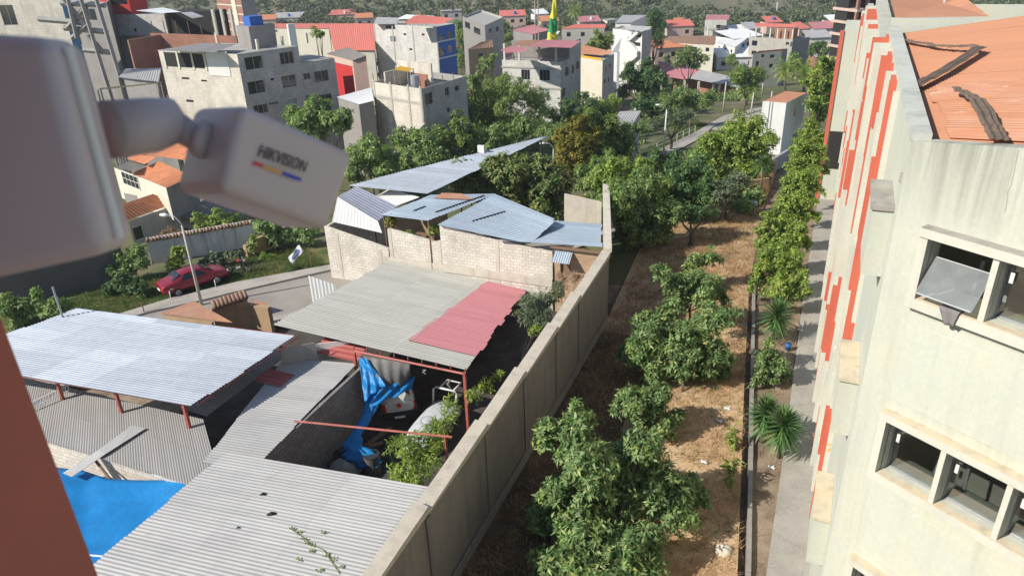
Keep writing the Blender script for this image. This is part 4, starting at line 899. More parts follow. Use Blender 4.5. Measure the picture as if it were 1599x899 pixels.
# a cloth on the sill
b = MB(); n_ = EW(0, 1) - EW(0, 0)
def cloth(u, v):
    p = EW(.98 + .26 * u, .16, 16.09 - .0 * v); t = max(0, v - .25); w_ = 1 - t * .75
    p = EW(1.08 + .28 * (u - .5) * w_ + .05 * v, .02 + .145 * min(1, v / .25) + .02 * math.sin(7 * u), 16.10 - .30 * t); return p
b.grid(cloth, 8, 8); tag(b.build('hanging_cloth', 'cloth_grey', smooth=True, solid=.008), 'grey rag draped over the sill under the pushed out window pane', 'cloth')
# facade, block A: parapet, smooth near part, window boxes, then fins and red spandrels
b = MB(); b.box(C0, A0, z0=6.6, z1=18.25, a0=0, a1=13.0, b0=-.23, b1=0); b.box(C0, A0, z0=-.2, z1=6.6, a0=.0, a1=62, b0=-1.2, b1=-.75)
b.build('facade_wall', 'cream_wall', sch)
b = MB(); b.box(C0, A0, z0=18.252, z1=18.36, a0=.02, a1=13.0, b0=-.24, b1=.03); b.build('parapet', 'parapet_grey', sch, bevel=.02)
b = MB(); b.box(C0, A0, z0=6.6, z1=17.5, a0=13.004, a1=31, b0=-.5, b1=-.02); b.build('facade_wall', 'cream_wall', sch)
b = MB(); b.box(C0, A0, z0=17.502, z1=17.68, a0=13.01, a1=31, b0=-.35, b1=.12); b.build('parapet', 'parapet_grey', sch, bevel=.02)
b = MB(); b.box(C0, A0, z0=6.6, z1=14.7, a0=31.004, a1=62, b0=-.5, b1=-.03); b.build('facade_wall', 'cream_wall', sch)
b = MB(); b.box(C0, A0, z0=14.702, z1=14.85, a0=31.01, a1=62, b0=-.35, b1=.08); b.build('parapet', 'parapet_grey', sch, bevel=.02)
rr = random.Random(4)
for f, (z0, z1) in enumerate(((15.95, 17.05), (12.85, 13.95), (9.75, 10.85), (6.7, 7.75))):           # window boxes, one per floor, near the corner
    b = MB(); b.box(C0, A0, z0=z0, z1=z1 - .002, a0=.5, a1=1.85, b0=.002, b1=.3); x = b.build('window_box', 'cream_wall', sch)
    b = MB(); b.box(C0, A0, z0=z1, z1=z1 + .06, a0=.46, a1=1.9, b0=.003, b1=.33); b.build('hood', 'ledge_grey' if f == 0 else 'sill_weathered', x)
    b = MB(); b.box(C0, A0, z0=z0 + .1, z1=z0 + .75, a0=2.2, a1=2.6, b0=.2, b1=.215); b.build('open_pane', 'glass_green', x)
u = 4.3; k = 0
while u < 60:
    top = 18.1 if u < 12.8 else (17.35 if u < 30.8 else 14.55)
    fin = MB(); zz = 6.6; fb = min(.40, .05 + .045 * k) + rr.uniform(0, .06) * (1 if k < 9 else 2); red = rr.random() < .4
    while zz < top:
        nz = min(top, zz + (rr.uniform(1.0, 3.2) if red else rr.uniform(1.2, 3.4))); nz = top if top - nz < .6 else nz
        if 1 <= k <= 4 and zz > 12.5: red = rr.random() < .75
        fin.box(C0, A0, z0=zz + .002, z1=nz, a0=u, a1=u + .2, b0=-.02, b1=fb * (rr.uniform(.75, 1.0) if red else 1.0) + rr.uniform(0, .04), mi=1 if red else 0)
        zz = nz; red = not red if rr.random() < .8 else red
    fin.build('fin', ['cream_trim', 'facade_red'], sch)
    if k % 3 == 1:
        for fz_ in (17.05, 13.95, 10.85, 7.75):
            if fz_ + 1.0 < top + .4: sp = MB(); sp.box(C0, A0, z0=fz_, z1=min(top, fz_ + 1.5), a0=u + .22, a1=u + .9, b0=-.015, b1=.05 + .1 * rr.random()); sp.build('spandrel', 'facade_red', sch)
    elif k % 3 == 2:
        for fz_ in (15.95, 12.85, 9.75, 6.75):
            if fz_ + 1.1 < top: sp = MB(); sp.box(C0, A0, z0=fz_, z1=fz_ + 1.1, a0=u + .22, a1=u + .9, b0=-.012, b1=.16 + .1 * rr.random()); sp.build('window_box', 'cream_trim', sch)
    u += (1.15 if u < 14 else 1.6) if u < 31 else 2.2; k += 1
# end bay that steps out far down the facade
for (o, z1, m) in ((1.55, 13.4, 'cream_wall'),):
    b = MB(); b.box(C0, A0, z0=T(60) - .3, z1=z1, a0=56, a1=63, b0=-.6, b1=o); b.build('end_bay', m, sch)
    b = MB(); b.box(C0, A0, z0=T(60), z1=z1 - .1, a0=55.9, a1=56.3, b0=o + .004, b1=o + .3); b.build('fin', 'facade_red', sch)
    b = MB(); b.box(C0, A0, z0=2.0, z1=5.2, a0=55.93, a1=55.995, b0=.1, b1=o - .1); b.build('opening', 'dark_room', sch)
# roof A: one plane rising away from the facade
SL = .17
def RA(u, s, dz=0.0): p = FB(u, s); return Vector((p.x, p.y, 18.14 + SL * s + dz))
def uend(s): return (E2.dot(A0) / E2.dot(A1)) * s + .25
corr('roof', [RA(uend(.26), .26), RA(12.7, .26), RA(12.7, 11), RA(uend(11), 11)], 'sheet_orange', .18, .014, sch, seed=31)
corr('peeled_sheets', [RA(uend(.45) + .35, .5, .012), RA(4.4, .5, .012), RA(4.1, 2.5, .012), RA(uend(2.4) + .35, 2.4, .012)], 'sheet_peeled', .18, .014, sch, seed=35, jag=.1)
b = MB(); b.face([RA(uend(.35), .3, -.4), RA(12.7, .3, -.4), RA(12.7, 12, -.4), RA(uend(12), 12, -.4)][::-1]); b.build('roof_soffit', 'plaster_dim', sch)
# block B end wall, its hip roof, block C
def onr(u, x, y): o = FB(u, 0); return onp(o, A1, x, y)
s0, z0 = onr(13.3, 1391, 29); s1, z1 = onr(13.3, 1512, 31)
b = MB(); b.box(FB(13.3, 0), A1, z0=12, z1=z0, a0=.0, a1=13, b0=.0, b1=.25); b.build('end_wall', 'cream_wall', sch)
ap = FB(20.5, 0); u_, zz_ = onr(20.5, 1475, 5); apx = FB(20.5, u_, zz_)
la, ra_, fb0, fb1 = FB(13.5, .1, z0), FB(13.5, 8.5, z0 - .05), FB(29, .1, z0), FB(29, 8.5, z0)
uu_, zl = onr(13.5, 1545, 26); ra_ = FB(13.5, uu_, zl)
fbl, fbr = FB(29, .1, z0), FB(29, uu_, zl)
for tri in ((la, ra_, apx), (ra_, fbr, apx), (fbr, fbl, apx), (fbl, la, apx)):
    mb = MB(); t = [tri[0], tri[1], tri[2]]
    if (t[1] - t[0]).cross(t[2] - t[0]).z < 0: t = t[::-1]
    mb.face(t, [(p.x, p.y) for p in t]); mb.build('roof', 'sheet_orange', sch)
s2, z2 = onr(31.2, 1358, 11); b = MB(); b.box(FB(31.2, 0), A1, z0=10, z1=z2 + .1, a0=-.1, a1=30, b0=0, b1=.3); b.build('end_wall', 'cream_wall', sch)
b = MB(); b.tube([apx, apx + Vector((0, 0, .5))], .05, 6); b.build('finial', 'parapet_grey', sch)
# crumpled flashings on roof A
def onroof(x, y, dz):
    r = ray(x, y); n = Vector((A1.x * -SL, A1.y * -SL, 1)); p0 = RA(0, 0, dz); k = n.dot(p0 - Vector((0, 0, H))) / n.dot(r); return Vector((0, 0, H)) + r * k
def flash(name, label, pts, wd, seedv):
    b = MB(); rr = random.Random(seedv)
    ps = [onroof(x, y, .09 + dz) for x, y, dz in pts]; prof = [(-.5, .0), (-.35, .07), (-.1, .02), (.12, .08), (.3, .02), (.5, .05)]; rows_ = []
    sub = []
    for k in range(len(ps) - 1):
        m = 10
        for i in range(m + (k == len(ps) - 2)): sub.append((ps[k].lerp(ps[k + 1], i / m), (ps[k + 1] - ps[k]).normalized(), wd[k] * (1 - i / m) + wd[k + 1] * i / m))
    o = len(b.v)
    for p, d, w_ in sub:
        sd = Vector((-d.y, d.x, 0)).normalized(); j = rr.uniform(-.02, .02)
        for a, h in prof: b.v.append(p + sd * a * w_ + Vector((0, 0, h * w_ * 2.0 + SL * 0 + j)))
    n = len(prof)
    for i in range(len(sub) - 1):
        for j in range(n - 1): b.f.append([o + i * n + j, o + i * n + j + 1, o + (i + 1) * n + j + 1, o + (i + 1) * n + j]); b.uv.append([(0, 0)] * 4); b.mi.append(0)
    return tag(b.build(name, 'flashing', solid=.012), label, 'flashing')
flash('roof_flashing', 'brown sheet flashing bent into a V lying on the orange roof', [(1408, 63, 0), (1470, 73, .02), (1532, 74, .06), (1478, 108, .05), (1424, 138, .02)], [.13, .16, .22, .22, .19], 1)
flash('roof_flashing', 'shorter torn brown flashing with a kink lying lower on the orange roof', [(1492, 139, .04), (1518, 152, .06), (1532, 165, .05), (1546, 192, .05), (1560, 222, .02)], [.11, .18, .24, .21, .21], 2)
b = MB(); q0_, q1_ = onroof(1424, 140, .03), onroof(1436, 170, .03); sd = Vector((A1.x, A1.y, .17)) * .12
b.face([q0_, q1_, q1_ + sd * .5, q0_ + sd * .5]); tag(b.build('roof_gutter_gap', 'dark_room', solid=.02), 'dark strip of missing sheet at the roof edge below the V shaped flashing', 'gap')

# ------------------------------------------------------------------ the building the photograph is taken from, and the security camera on it
own = thing('painted_pillar', 'out of focus reddish brown painted pillar at the left, close to the viewer', 'pillar', (-1, 0, 0))
ed = N(74, 690, .62); ed2 = N(74, 690, .62)
b = MB(); b.prism([(ed.x, ed.y), (ed.x - .45, ed.y + .02), (ed.x - .45, -.25), (ed.x - .06, -.25)][::-1] if False else [(ed.x - .45, -.25), (ed.x - .05, -.25), (ed.x, ed.y), (ed.x - .45, ed.y + .02)], 0, 24); b.build('pillar', 'pillar_red', own, bevel=.03)
b = MB(); b.box((-14, -.3), (1, 0), z0=0, z1=19.6, a0=0, a1=20, b0=-.4, b1=0); b.box((-14, -.3), (1, 0), z0=22.2, z1=23.6, a0=0, a1=20, b0=-.4, b1=0); b.box((-14, -.3), (1, 0), z0=19.602, z1=22.198, a0=0, a1=13.2, b0=-.4, b1=0); b.build('wall', 'cream_wall', own)  # unseen wall behind the eye, sized to keep the foreground in shade
sc_ = thing('security_camera', 'blurred white security camera on a swivel arm close to the viewer', 'camera', N(330, 240, .45))
A_, B_, C_, D_ = N(379, 160, .42), N(346, 300, .42), N(556, 240, .50), N(512, 361, .50)
E_, F_ = N(300, 165, .47), N(272, 299, .47); G_, H_ = E_ + (C_ - A_), F_ + (D_ - B_)
b = MB(); b.face([A_, B_, D_, C_]); b.face([E_, F_, B_, A_]); b.face([E_, A_, C_, G_]); b.face([B_, F_, H_, D_]); b.face([C_, D_, H_, G_]); b.face([F_, E_, G_, H_])
hb = b.build('housing', 'white_plastic', sc_)
bm_ = __import__('bmesh').new(); bm_.from_mesh(hb.data); __import__('bmesh').ops.remove_doubles(bm_, verts=bm_.verts, dist=1e-5); __import__('bmesh').ops.recalc_face_normals(bm_, faces=bm_.faces); bm_.to_mesh(hb.data); bm_.free()
bv = hb.modifiers.new('b', 'BEVEL'); bv.width = .007; bv.segments = 4; hb.data.polygons.foreach_set('use_smooth', [True] * len(hb.data.polygons))
# bulge of the back of the housing, seam groove
ar0, ar1, ar2 = N(168, 203, .43), N(235, 196, .445), N(268, 190, .45)
b = MB(); b.tube([ar0, ar1, ar2, N(278, 196, .452)], [.0145, .0145, .0125, .007], 20); b.build('arm', 'white_plastic', sc_, smooth=True)
b = MB(); b.tube([N(266, 192, .45), N(300, 212, .452), N(318, 219, .45)], [.0085, .0075, .009], 16); b.build('joint', 'white_plastic', sc_, smooth=True)
b = MB(); b.tube([N(312, 216, .45), N(330, 223, .447)], [.0105, .0105], 18); b.build('collar', 'white_plastic', sc_, smooth=True)
ex = (C_ - A_).normalized(); nn_ = (C_ - A_).cross(B_ - A_).normalized(); ey = nn_.cross(ex).normalized()
if nn_.dot(Vector((0, 0, H)) - A_) < 0: nn_ = -nn_
if ey.dot(A_ - B_) < 0: ey = -ey
def onface(x, y):
    r = ray(x, y); k = nn_.dot(A_ - Vector((0, 0, H))) / nn_.dot(r); return Vector((0, 0, H)) + r * k + nn_ * .0006
o0, o1 = onface(401, 244), onface(474, 269); tx = (o1 - o0); tw = tx.length; tx.normalize(); ty = nn_.cross(tx); ty = ty if ty.dot(ey) > 0 else -ty
cu = bpy.data.curves.new('t', 'FONT'); cu.body = 'HIKVISION'; cu.size = 1; cu.extrude = 0.01; to = bpy.data.objects.new('t', cu); C.objects.link(to)
bpy.context.view_layer.update(); me = bpy.data.meshes.new_from_object(to.evaluated_get(bpy.context.evaluated_depsgraph_get())); bpy.data.objects.remove(to)
xs_ = [v.co.x for v in me.vertices]; kx = tw / (max(xs_) - min(xs_)); ky = kx * 1.15
for v in me.vertices:
    q = o0 + tx * ((v.co.x - min(xs_)) * kx + v.co.y * kx * .15) + ty * v.co.y * ky + nn_ * v.co.z * .02; v.co = q - sc_.location
me.materials.clear(); me.materials.append(MATS['logo_ink']); lo = bpy.data.objects.new('lettering', me); C.objects.link(lo); lo.parent = sc_
for (x0, y0, x1, y1, m) in ((396, 251, 409, 255.5, 'logo_red'), (411, 256.5, 440, 267, 'logo_yellow'), (440, 267, 470, 278, 'logo_blue')):
    p, q = onface(x0, y0), onface(x1, y1); b = MB(); h_ = ty * -.0022; b.face([p, p + h_, q + h_, q]); b.build('colour_bar', m, sc_)
jb = thing('junction_box', 'large blurred white plastic junction box fixed to the painted pillar', 'box', N(100, 250, .35))
g0_, g1_ = N(74, 58, .345), N(168, 396, .345); k0, k1 = N(134, 66, .385), N(214, 380, .385)
wl_ = (g0_ - k0); nb = (g1_ - g0_).cross(k0 - g0_)
lv = (N(-160, 42, .40) - g0_); b = MB()
pts = [g0_, g1_, k1, k0]; lv2 = N(-100, 455, .40) - g1_; ot = [g0_ + lv, g1_ + lv2, k1 + lv2, k0 + lv]
b.face([g0_, g1_, k1, k0]); b.face(ot[::-1]); 
for i in range(4): j = (i + 1) % 4; b.face([pts[j], pts[i], ot[i], ot[j]])
jo = b.build('body', 'white_plastic', jb)
bm_ = __import__('bmesh').new(); bm_.from_mesh(jo.data); __import__('bmesh').ops.remove_doubles(bm_, verts=bm_.verts, dist=1e-5); __import__('bmesh').ops.recalc_face_normals(bm_, faces=bm_.faces); bm_.to_mesh(jo.data); bm_.free()
bv = jo.modifiers.new('b', 'BEVEL'); bv.width = .008; bv.segments = 4; jo.data.polygons.foreach_set('use_smooth', [True] * len(jo.data.polygons))
fl = (k0 - g0_) * .36; rn_ = (g1_ - g0_).cross(k0 - g0_).normalized(); rn_ = rn_ if rn_.x > 0 else -rn_
b = MB(); b.tube([g0_ + fl + (g1_ - g0_) * .04 + rn_ * .001, g1_ + fl * 1.0 - (g1_ - g0_) * .04 + rn_ * .001], .0022, 8); b.build('lid_seam', 'white_frame', jb)
# ------------------------------------------------------------------ the town
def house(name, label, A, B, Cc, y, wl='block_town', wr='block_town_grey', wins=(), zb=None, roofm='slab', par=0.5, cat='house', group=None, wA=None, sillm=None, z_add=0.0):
    '''block house from three roof corners in the photo (left, near, right) with the near one y metres ahead; wins: (face, x0, y0, x1, y1, columns)'''
    zt = D(B[0], B[1], y).z; b = P(*B, zt); a = P(*A, zt); c = P(*Cc, zt)
    zg = min(T(b.y), T(a.y), T(c.y)) - .4 if zb is None else zb
    d = a + c - b; h = thing(name, label, cat, (b.x, b.y, zg), 0, group)
    hol = {'L': [], 'R': []}
    for w in wins:
        p, q = (a, b) if w[0] == 'L' else (b, c); hol[w[0]].append((pxhole(p, q, w[1:5]), w[5] if len(w) > 5 else 2, w[6] if len(w) > 6 else 'glass'))
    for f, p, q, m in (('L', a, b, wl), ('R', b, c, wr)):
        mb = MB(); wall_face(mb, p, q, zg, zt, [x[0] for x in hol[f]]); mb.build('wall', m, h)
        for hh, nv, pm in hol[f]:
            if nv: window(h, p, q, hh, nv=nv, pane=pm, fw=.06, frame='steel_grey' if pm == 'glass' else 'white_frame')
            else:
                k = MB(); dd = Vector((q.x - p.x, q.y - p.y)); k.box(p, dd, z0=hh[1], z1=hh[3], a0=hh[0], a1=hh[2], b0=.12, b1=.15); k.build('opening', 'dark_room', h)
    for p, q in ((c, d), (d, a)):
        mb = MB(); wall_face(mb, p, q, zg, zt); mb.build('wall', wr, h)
    mb = MB(); t = .16; cen = (a + b + c + d) / 4
    i_ = [p.lerp(cen, .03) for p in (a, b, c, d)]
    mb.face([(p.x, p.y, zt - par) for p in i_])
    for k in range(4):
        j = (k + 1) % 4; p, q, r, s_ = (a, b, c, d)[k], (a, b, c, d)[j], i_[j], i_[k]
        mb.face([(p.x, p.y, zt), (q.x, q.y, zt), (r.x, r.y, zt), (s_.x, s_.y, zt)]); mb.face([(r.x, r.y, zt - par), (s_.x, s_.y, zt - par), (s_.x, s_.y, zt), (r.x, r.y, zt)])
    mb.build('roof', roofm, h)
    return h, a, b, c, d, zt, zg
def addbox(h, name, mat, p, d, a0, a1, b0, b1, z0, z1, bevel=0):
    mb = MB(); mb.box(p, d, z0=z0, z1=z1, a0=a0, a1=a1, b0=b0, b1=b1); return mb.build(name, mat, h, bevel=bevel)
def Z(o, f, x0, y0, x1, y1, *r): return (f, o + x0 / 5, y0 / 5, o + x1 / 5, y1 / 5, *r)
def dv(p, q): return Vector((q.x - p.x, q.y - p.y))

# the grey block of flats left of the middle
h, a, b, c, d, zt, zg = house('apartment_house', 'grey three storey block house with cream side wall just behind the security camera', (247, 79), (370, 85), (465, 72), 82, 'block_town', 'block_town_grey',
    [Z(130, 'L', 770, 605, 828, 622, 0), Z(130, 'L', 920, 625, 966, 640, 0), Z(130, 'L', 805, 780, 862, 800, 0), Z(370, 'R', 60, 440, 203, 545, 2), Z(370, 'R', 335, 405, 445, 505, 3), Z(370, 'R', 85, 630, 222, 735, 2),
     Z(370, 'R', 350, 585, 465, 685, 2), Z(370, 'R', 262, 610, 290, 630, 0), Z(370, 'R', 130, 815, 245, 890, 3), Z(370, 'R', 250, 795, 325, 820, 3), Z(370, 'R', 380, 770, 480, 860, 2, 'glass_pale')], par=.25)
dL, dR = dv(a, b).normalized(), dv(b, c).normalized(); LL, LR = dv(a, b).length, dv(b, c).length
addbox(h, 'white_panel', 'plaster_white', a, dL, LL * .62, LL * .88, -.06, -.002, zt - 2.4, zt + .2)
addbox(h, 'terrace_opening', 'dark_room', a, dL, LL * .06, LL * .6, -.03, -.002, zt - 1.7, zt - .15)
for k in (.05, .23, .42, .58): addbox(h, 'column', 'plaster_cream', a, dL, LL * k, LL * k + .28, -.08, -.032, zt - 1.9, zt)
addbox(h, 'annex', 'block_town_grey', c, dR, .01, 4.6, .02, 6, zg, zt - 1.9)
p_ = c
for (x0, y0, x1, y1) in ((515, 570, 573, 622), (600, 550, 715, 640), (540, 740, 595, 785), (630, 735, 740, 790)):
    hh = pxhole(c, c + (c - b), (370 + x0 / 5, y0 / 5, 370 + x1 / 5, y1 / 5)); w = window(h, c, c + Vector((dR.x, dR.y, 0)) * 6, hh, depth=.01 - .0, nv=2, pane='glass', frame='steel_grey')
for k in range(3): addbox(h, 'roof_post', 'plaster_cream', b, dR, 4 + k * 3.2, 4.25 + k * 3.2, 3, 3.25, zt - .25, zt + .9)
addbox(h, 'stair_tower', 'plaster_dim', c, dR, -3.5, -.3, 4, 7, zt - .24, zt + 2.2); addbox(h, 'water_tank', 'paint_blue', c, dR, -3, -1.4, 4.4, 6, zt + 2.21, zt + 3.2, .2)
addbox(h, 'roof_panel', 'plaster_white', c, dR, .3, 1.2, 2.0, 2.3, zt - 1.89, zt + 2.2)
corr('terrace_roof', [P(244, 79, zt + .35), P(335, 82, zt + .4), P(370, 69, zt + .5), P(314, 68, zt + .6)], 'zinc_dull', .3, .02, h)
# the block house with parapets and a yellow canopy
h, a, b, c, d, zt, zg = house('block_house', 'two storey pale block house with yellow roof canopy and dark shaded side', (582, 128), (658, 139), (728, 119), 78, 'block_town', 'block_town_grey',
    [Z(560, 'R', 518, 722, 580, 822, 2), Z(560, 'R', 675, 680, 708, 750, 2), Z(560, 'R', 752, 668, 785, 715, 1), Z(560, 'R', 690, 838, 718, 880, 1)], par=.9)
dL, dR = dv(a, b).normalized(), dv(b, c).normalized(); LL, LR = dv(a, b).length, dv(b, c).length
for k in (0, .36, .72, .96): addbox(h, 'column', 'plaster_grey', a, dL, LL * k, LL * k + .25, -.05, -.002, zg, zt + .25)
addbox(h, 'beam', 'plaster_grey', a, dL, 0.3, LL, -.03, -.003, zt - 1.7, zt - 1.4)
addbox(h, 'upper_wall', 'block_town', a, dL, -1.6, 4.2, 5, 5.2, zt - .8, zt + 1.6)
addbox(h, 'upper_wall', 'block_town', b, dR, 2.5, LR, 7, 7.2, zt - .8, zt + .9)
addbox(h, 'stair_opening', 'brick_red', a, dL, 3, 5.6, 3.0, 3.15, zt - .8, zt + .8)
yc = D(626, 108, 84); q = [P(615, 109, yc.z), P(636, 112, yc.z), P(645, 107, yc.z), P(626, 103, yc.z)]; corr('canopy', q, 'paint_yellow', .3, .02, h)
for p in q: mb = MB(); mb.tube([(p.x, p.y, zt - .8), p], .06, 6); mb.build('canopy_post', 'steel_grey', h)
mb = MB(); t0 = P(648, 125, zt + .4); mb.tube([(t0.x, t0.y, zt - .5), (t0.x, t0.y, zt + .9)], .5, 14); mb.build('water_tank', 'steel_grey', h)
for k in range(6): mb = MB(); p_ = a + (b - a) * (k / 5.2) + Vector((dR.x, dR.y, 0)) * .15; mb.tube([(p_.x, p_.y, zt - .2), (p_.x, p_.y, zt + .9)], .045, 5); mb.build('rebar_post', 'timber', h)
for k in range(5): mb = MB(); p_ = b + (c - b) * (k / 4.2); mb.tube([(p_.x - .1, p_.y + .15, zt - .2), (p_.x - .1, p_.y + .15, zt + .8)], .045, 5); mb.build('rebar_post', 'timber', h)
# long wall in front of it
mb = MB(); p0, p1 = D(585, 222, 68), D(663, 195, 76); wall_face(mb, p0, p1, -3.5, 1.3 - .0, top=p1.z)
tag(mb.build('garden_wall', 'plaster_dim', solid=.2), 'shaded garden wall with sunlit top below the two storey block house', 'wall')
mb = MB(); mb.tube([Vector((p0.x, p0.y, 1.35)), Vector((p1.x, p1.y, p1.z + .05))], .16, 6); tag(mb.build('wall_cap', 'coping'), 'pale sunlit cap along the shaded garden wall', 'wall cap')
# the blue fronted house
h, a, b, c, d, zt, zg = house('town_house', 'tall cream house with bright blue front and coral roof terrace', (583, 37), (682, 42), (710, 37), 152, 'block_white', 'paint_blue',
    [Z(560, 'L', 212, 192, 285, 230, 0), Z(560, 'L', 248, 285, 292, 330, 2, 'glass_pale'), Z(560, 'L', 350, 262, 372, 278, 0), Z(560, 'L', 492, 264, 515, 280, 0), Z(560, 'L', 395, 380, 420, 394, 0),
     Z(560, 'R', 628, 270, 670, 322, 2), Z(560, 'R', 693, 250, 730, 308, 2), Z(560, 'R', 632, 372, 672, 435, 2), Z(560, 'R', 698, 355, 735, 410, 2)], par=.3)
dL, dR = dv(a, b).normalized(), dv(b, c).normalized(); LL, LR = dv(a, b).length, dv(b, c).length
addbox(h, 'floor_band', 'plaster_white', b, dR, .02, LR, -.05, -.003, zt - 3.0, zt - 2.75); addbox(h, 'floor_band', 'plaster_white', b, dR, .02, LR, -.05, -.003, zt - 6.2, zt - 5.95)
for k in (.0, .3, .62, .98): addbox(h, 'column', 'plaster_grey', a, dL, LL * k, LL * k + .3, -.05, -.003, zg, zt)
corr('terrace_roof', [P(630, 37, zt + 1.5), P(690, 38, zt + 1.5), P(710, 29, zt + 2.2), P(650, 23, zt + 2.4)], 'sheet_coral', .35, .02, h); corr('terrace_roof', [P(620, 30, zt + 1.8), P(672, 31, zt + 1.9), P(678, 25, zt + 2.3), P(634, 23, zt + 2.4)], 'zinc_white', .35, .02, h)
corr('roof_sheet', [P(583, 38, zt + .1), P(620, 38, zt + .1), P(625, 28, zt + 1.0), P(588, 27, zt + 1.0)], 'zinc_pale', .35, .02, h)
for k in range(8): addbox(h, 'railing_post', 'dark_steel', a, dL, LL * .4 + k * 1.1, LL * .4 + k * 1.1 + .06, .1, .16, zt - .2, zt + 1.5)
# the three storey house with the pink roof
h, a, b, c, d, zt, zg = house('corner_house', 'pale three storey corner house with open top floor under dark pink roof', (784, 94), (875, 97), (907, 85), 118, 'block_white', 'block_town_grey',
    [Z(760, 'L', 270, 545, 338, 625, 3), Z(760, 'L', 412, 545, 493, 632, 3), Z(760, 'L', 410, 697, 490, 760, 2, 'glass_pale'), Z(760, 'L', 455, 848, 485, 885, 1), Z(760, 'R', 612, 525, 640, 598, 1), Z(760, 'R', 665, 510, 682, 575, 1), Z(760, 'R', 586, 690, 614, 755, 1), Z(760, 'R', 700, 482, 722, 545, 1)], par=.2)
dL, dR = dv(a, b).normalized(), dv(b, c).normalized(); LL, LR = dv(a, b).length, dv(b, c).length; ztr = zt + 2.5
addbox(h, 'upper_wall', 'block_town_grey', b, dR, LR * .45, LR, .0, .25, zt, ztr); addbox(h, 'back_wall', 'plaster_dim', a, dL, 0, LL, 4, 4.2, zt - .1, ztr)
for k in (.02, .28, .62, .9): addbox(h, 'column', 'plaster_cream', a, dL, LL * k, LL * k + .3, .1, .4, zt - .1, ztr)
addbox(h, 'parapet', 'block_white', a, dL, 0, LL, -.06, .1, zt - 1.1, zt + .02); addbox(h, 'floor_band', 'plaster_grey', a, dL, -.2, LL + .2, -.10, -.003, zt - 1.15, zt - .9); addbox(h, 'floor_band', 'plaster_grey', a, dL, 0, LL + .2, -.09, -.003, zt - 4.2, zt - 4.0)
corr('roof_sheet', [P(823, 73, ztr + .1), P(892, 75, ztr + .1), P(908, 64, ztr + .4), P(848, 62, ztr + .3)], 'sheet_pink', .35, .02, h)
corr('roof_sheet', [P(800, 71, ztr + .1), P(828, 72, ztr + .1), P(850, 63, ztr + .3), P(815, 63, ztr + .3)], 'sheet_rust', .35, .02, h)
corr('canopy', [P(780, 79, ztr - .3), P(812, 83, ztr - .4), P(828, 75, ztr), P(800, 72, ztr)], 'sheet_pink', .35, .02, h)
pl_ = D(800, 81, 117); mb = MB(); mb.tube([pl_, D(803, 93, 117.5)], .12, 6); mb.build('brace', 'plaster_white', h)
# cream house with orange roof beside it
h, a, b, c, d, zt, zg = house('cream_house', 'cream house with orange and coral roof right of the corner house', (905, 89), (941, 95), (959, 84), 136, 'plaster_cream', 'plaster_grey',
    [Z(760, 'R', 950, 505, 968, 540, 1), Z(760, 'R', 920, 520, 936, 560, 1), Z(760, 'R', 918, 618, 930, 655, 1), Z(760, 'R', 948, 605, 958, 640, 1)], par=.1)
dL, dR = dv(a, b).normalized(), dv(b, c).normalized(); LL = dv(a, b).length
corr('roof_sheet', [P(906, 84, zt + .4), P(940, 87, zt + .4), P(958, 81, zt + 1.0), P(908, 70, zt + 1.2)], 'sheet_orange', .4, .02, h)
addbox(h, 'sign_band', 'paint_yellow', a, dL, .3, LL - .2, -.05, -.004, zt - .0, zt + .35)
addbox(h, 'garden_wall', 'adobe', b, dR, -6, 3, -3.2, -3, zg - 1, zg + 3.2); addbox(h, 'wall_cap', 'plaster_white', b, dR, -.5, 8.5, -6.5, -6.2, zg - 1, zg + 2.2)
# concrete house with an outside stair
h, a, b, c, d, zt, zg = house('stair_house', 'bare concrete house with outside zigzag stair in front of the pine tree', (957, 45), (1003, 50), (1018, 45), 165, 'plaster_white', 'block_town_grey',
    [Z(760, 'L', 1100, 290, 1115, 325, 0), Z(760, 'L', 1120, 330, 1200, 360, 0), Z(760, 'L', 1130, 260, 1205, 290, 0)], par=.2)
dL, dR = dv(a, b).normalized(), dv(b, c).normalized(); LL = dv(a, b).length
for k in range(3):
    u0, u1 = (LL * .62, LL * .96) if k % 2 == 0 else (LL * .96, LL * .62); z0 = zt - 7.2 + k * 2.4; mb = MB(); n_ = Vector((dL.y, -dL.x)) * .9
    p, q = a + Vector((dL.x, dL.y, 0)) * u0, a + Vector((dL.x, dL.y, 0)) * u1
    mb.hexa([(p.x, p.y, z0), (p.x + n_.x, p.y + n_.y, z0), (q.x + n_.x, q.y + n_.y, z0 + 2.2), (q.x, q.y, z0 + 2.2)][::-1], [(p.x, p.y, z0 + .8), (p.x + n_.x, p.y + n_.y, z0 + .8), (q.x + n_.x, q.y + n_.y, z0 + 3.0), (q.x, q.y, z0 + 3.0)][::-1]); mb.build('stair', 'plaster_white', h)
corr('roof_sheet', [P(975, 45, zt + .3), P(1002, 50, zt + .3), P(1019, 42, zt + 1.1), P(985, 40, zt + .9)], 'zinc_pale', .4, .02, h)
